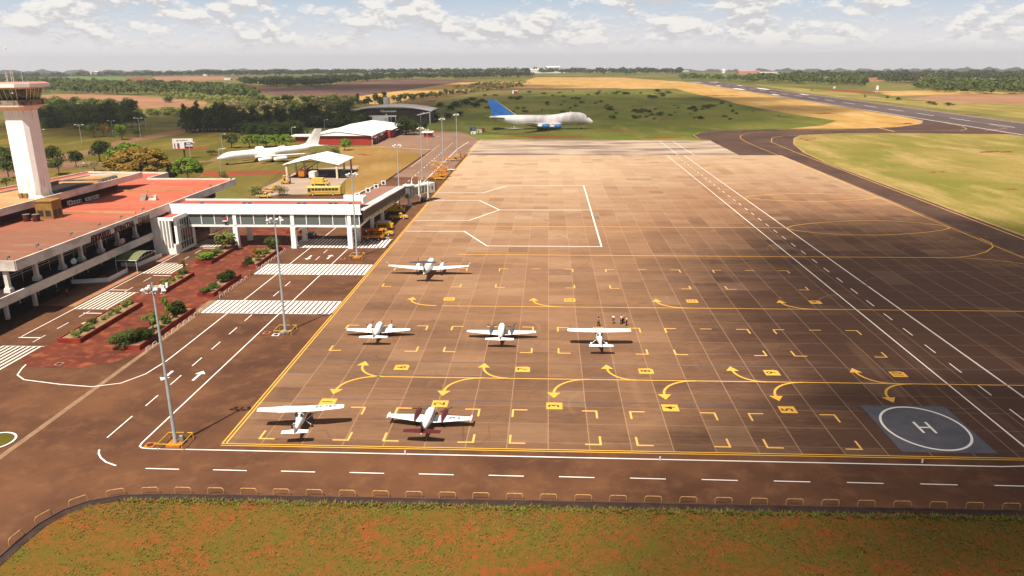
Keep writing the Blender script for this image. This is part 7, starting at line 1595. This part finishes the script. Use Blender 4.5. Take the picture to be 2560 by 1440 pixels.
# hazy hills behind everything
hillm = pm('hill_forest', (.05, .065, .035), (.035, .05, .03), .004, rough=.95, c3=(.10, .10, .055), s3=.0016)
def hill(px0, px1, dist, top_y, seed, base=-90, wob_=5):
    rr = random.Random(seed); m = M(); n = 46; rows = []
    for j in range(7):
        r_ = []
        for i in range(n+1):
            px = px0+(px1-px0)*i/n; d = fw*CF+rt*(px-1280)-up*(top_y-720); d = Vector((d.x, d.y, d.z)); dd = dist*(.86+.05*j)
            k = dd/math.hypot(d.x, d.y); zt = CH+d.z*dist/math.hypot(d.x, d.y)
            env = min(1, i/7, (n-i)/7); prof = (.2, .55, .85, 1, .85, .5, .1)[j]
            z = base+(zt-base)*prof*(.35+.65*env)+wob_*prof*(math.sin(i*.9+seed)+.6*math.sin(i*2.3+seed*2+j)+rr.uniform(-.5, .5))
            r_.append((d.x*k, d.y*k, z))
        rows.append(r_)
    vs = [p for r_ in rows for p in r_]; W_ = n+1
    m.add(vs, [(j*W_+i, j*W_+i+1, (j+1)*W_+i+1, (j+1)*W_+i) for j in range(6) for i in range(n)])
    struct(m.build('hill', hillm, smooth=True))
hill(1830, 2260, 4700, 173.5, 1); hill(2180, 2420, 6000, 172.5, 2); hill(2300, 2720, 4600, 171, 3); hill(1500, 1900, 5200, 175, 4); hill(-100, 460, 4800, 177, 5); hill(400, 1000, 5600, 174, 6); hill(900, 1560, 5200, 173.5, 7)
# ================================================================ CLOUDS OVERHEAD AND AIR
def cloud(cx, cy, sx, sy, dens, seed, z=850):
    """a low flat cumulus; its shade falls at (cx, cy)"""
    off_ = SUNV*(-z/SUNV.z); x, y = cx-off_.x, cy-off_.y
    rr = random.Random(seed); bm = bmesh.new(); bmesh.ops.create_icosphere(bm, subdivisions=5, radius=1)
    for v_ in bm.verts:
        p = v_.co.copy(); n_ = 0; 
        for o_ in (1.7, 3.4, 6.8): n_ += math.sin(p.x*o_*2+seed+o_)*math.sin(p.y*o_*2.3+seed*2)*math.cos(p.z*o_*2)/o_
        v_.co = p*(1+.30*n_)
        if v_.co.z < 0: v_.co.z *= .25
    me = bpy.data.meshes.new('cloud'); bm.to_mesh(me); bm.free()
    mt = bpy.data.materials.new('cloud_vapour_%d' % seed); t = NT(mt); v = t.coord('Object')
    s = t.n('ShaderNodeSeparateXYZ', i0=v); rd = t.math('SQRT', t.math('ADD', t.math('MULTIPLY', s.outputs[0], s.outputs[0]), t.math('MULTIPLY', s.outputs[1], s.outputs[1])))
    e = t.math('SUBTRACT', 1.0, t.ramp(t.math('ADD', rd, t.math('MULTIPLY', t.math('SUBTRACT', t.noise(v, 2.2, 4), .5), .5)), .62, .98)); 
    a = t.n('ShaderNodeBsdfTransparent'); d = t.n('ShaderNodeBsdfTranslucent', Color=(.8, .8, .82)); d2 = t.n('ShaderNodeBsdfDiffuse', Color=(.85, .85, .85)); dm = t.n('ShaderNodeMixShader', i0=.5, i1=d.outputs[0], i2=d2.outputs[0])
    mx = t.n('ShaderNodeMixShader', i0=t.math('MULTIPLY', e, dens), i1=a.outputs[0], i2=dm.outputs[0]); o = t.n('ShaderNodeOutputMaterial'); t.t.links.new(mx.outputs[0], o.inputs[0]); me.materials.append(mt)
    me.polygons.foreach_set('use_smooth', [True]*len(me.polygons))
    o = bpy.data.objects.new('cloud', me); COL.objects.link(o); o.location = (x, y, z); o.scale = (sx, sy, 60); o['kind'] = 'stuff'
    tag(o, 'low drifting cumulus cloud high above the airfield', 'cloud'); return o
cloud(20, 760, 250, 330, .42, 1); cloud(-275, 560, 170, 110, .58, 2); cloud(98, 140, 76, 88, .52, 5)
cloud(84, 60, 92, 32, .68, 8); cloud(-330, 1350, 420, 200, .5, 3); cloud(-165, 640, 110, 120, .45, 4); cloud(230, 720, 60, 60, .35, 6); cloud(210, 900, 90, 60, .35, 7)
hz = M(); hz.box(-6800, 6800, -300, 7300, -330, 82)
hm = bpy.data.materials.new('air_haze'); t = NT(hm); pv = t.n('ShaderNodeVolumePrincipled'); pv.inputs['Color'].default_value = (.95, .94, 1, 1); pv.inputs['Density'].default_value = .0001; pv.inputs['Anisotropy'].default_value = .3
o = t.n('ShaderNodeOutputMaterial'); t.t.links.new(pv.outputs[0], o.inputs['Volume'])
ho = hz.build('haze', hm); ho['kind'] = 'stuff'; tag(ho, 'thin pale haze over the whole plain', 'haze')
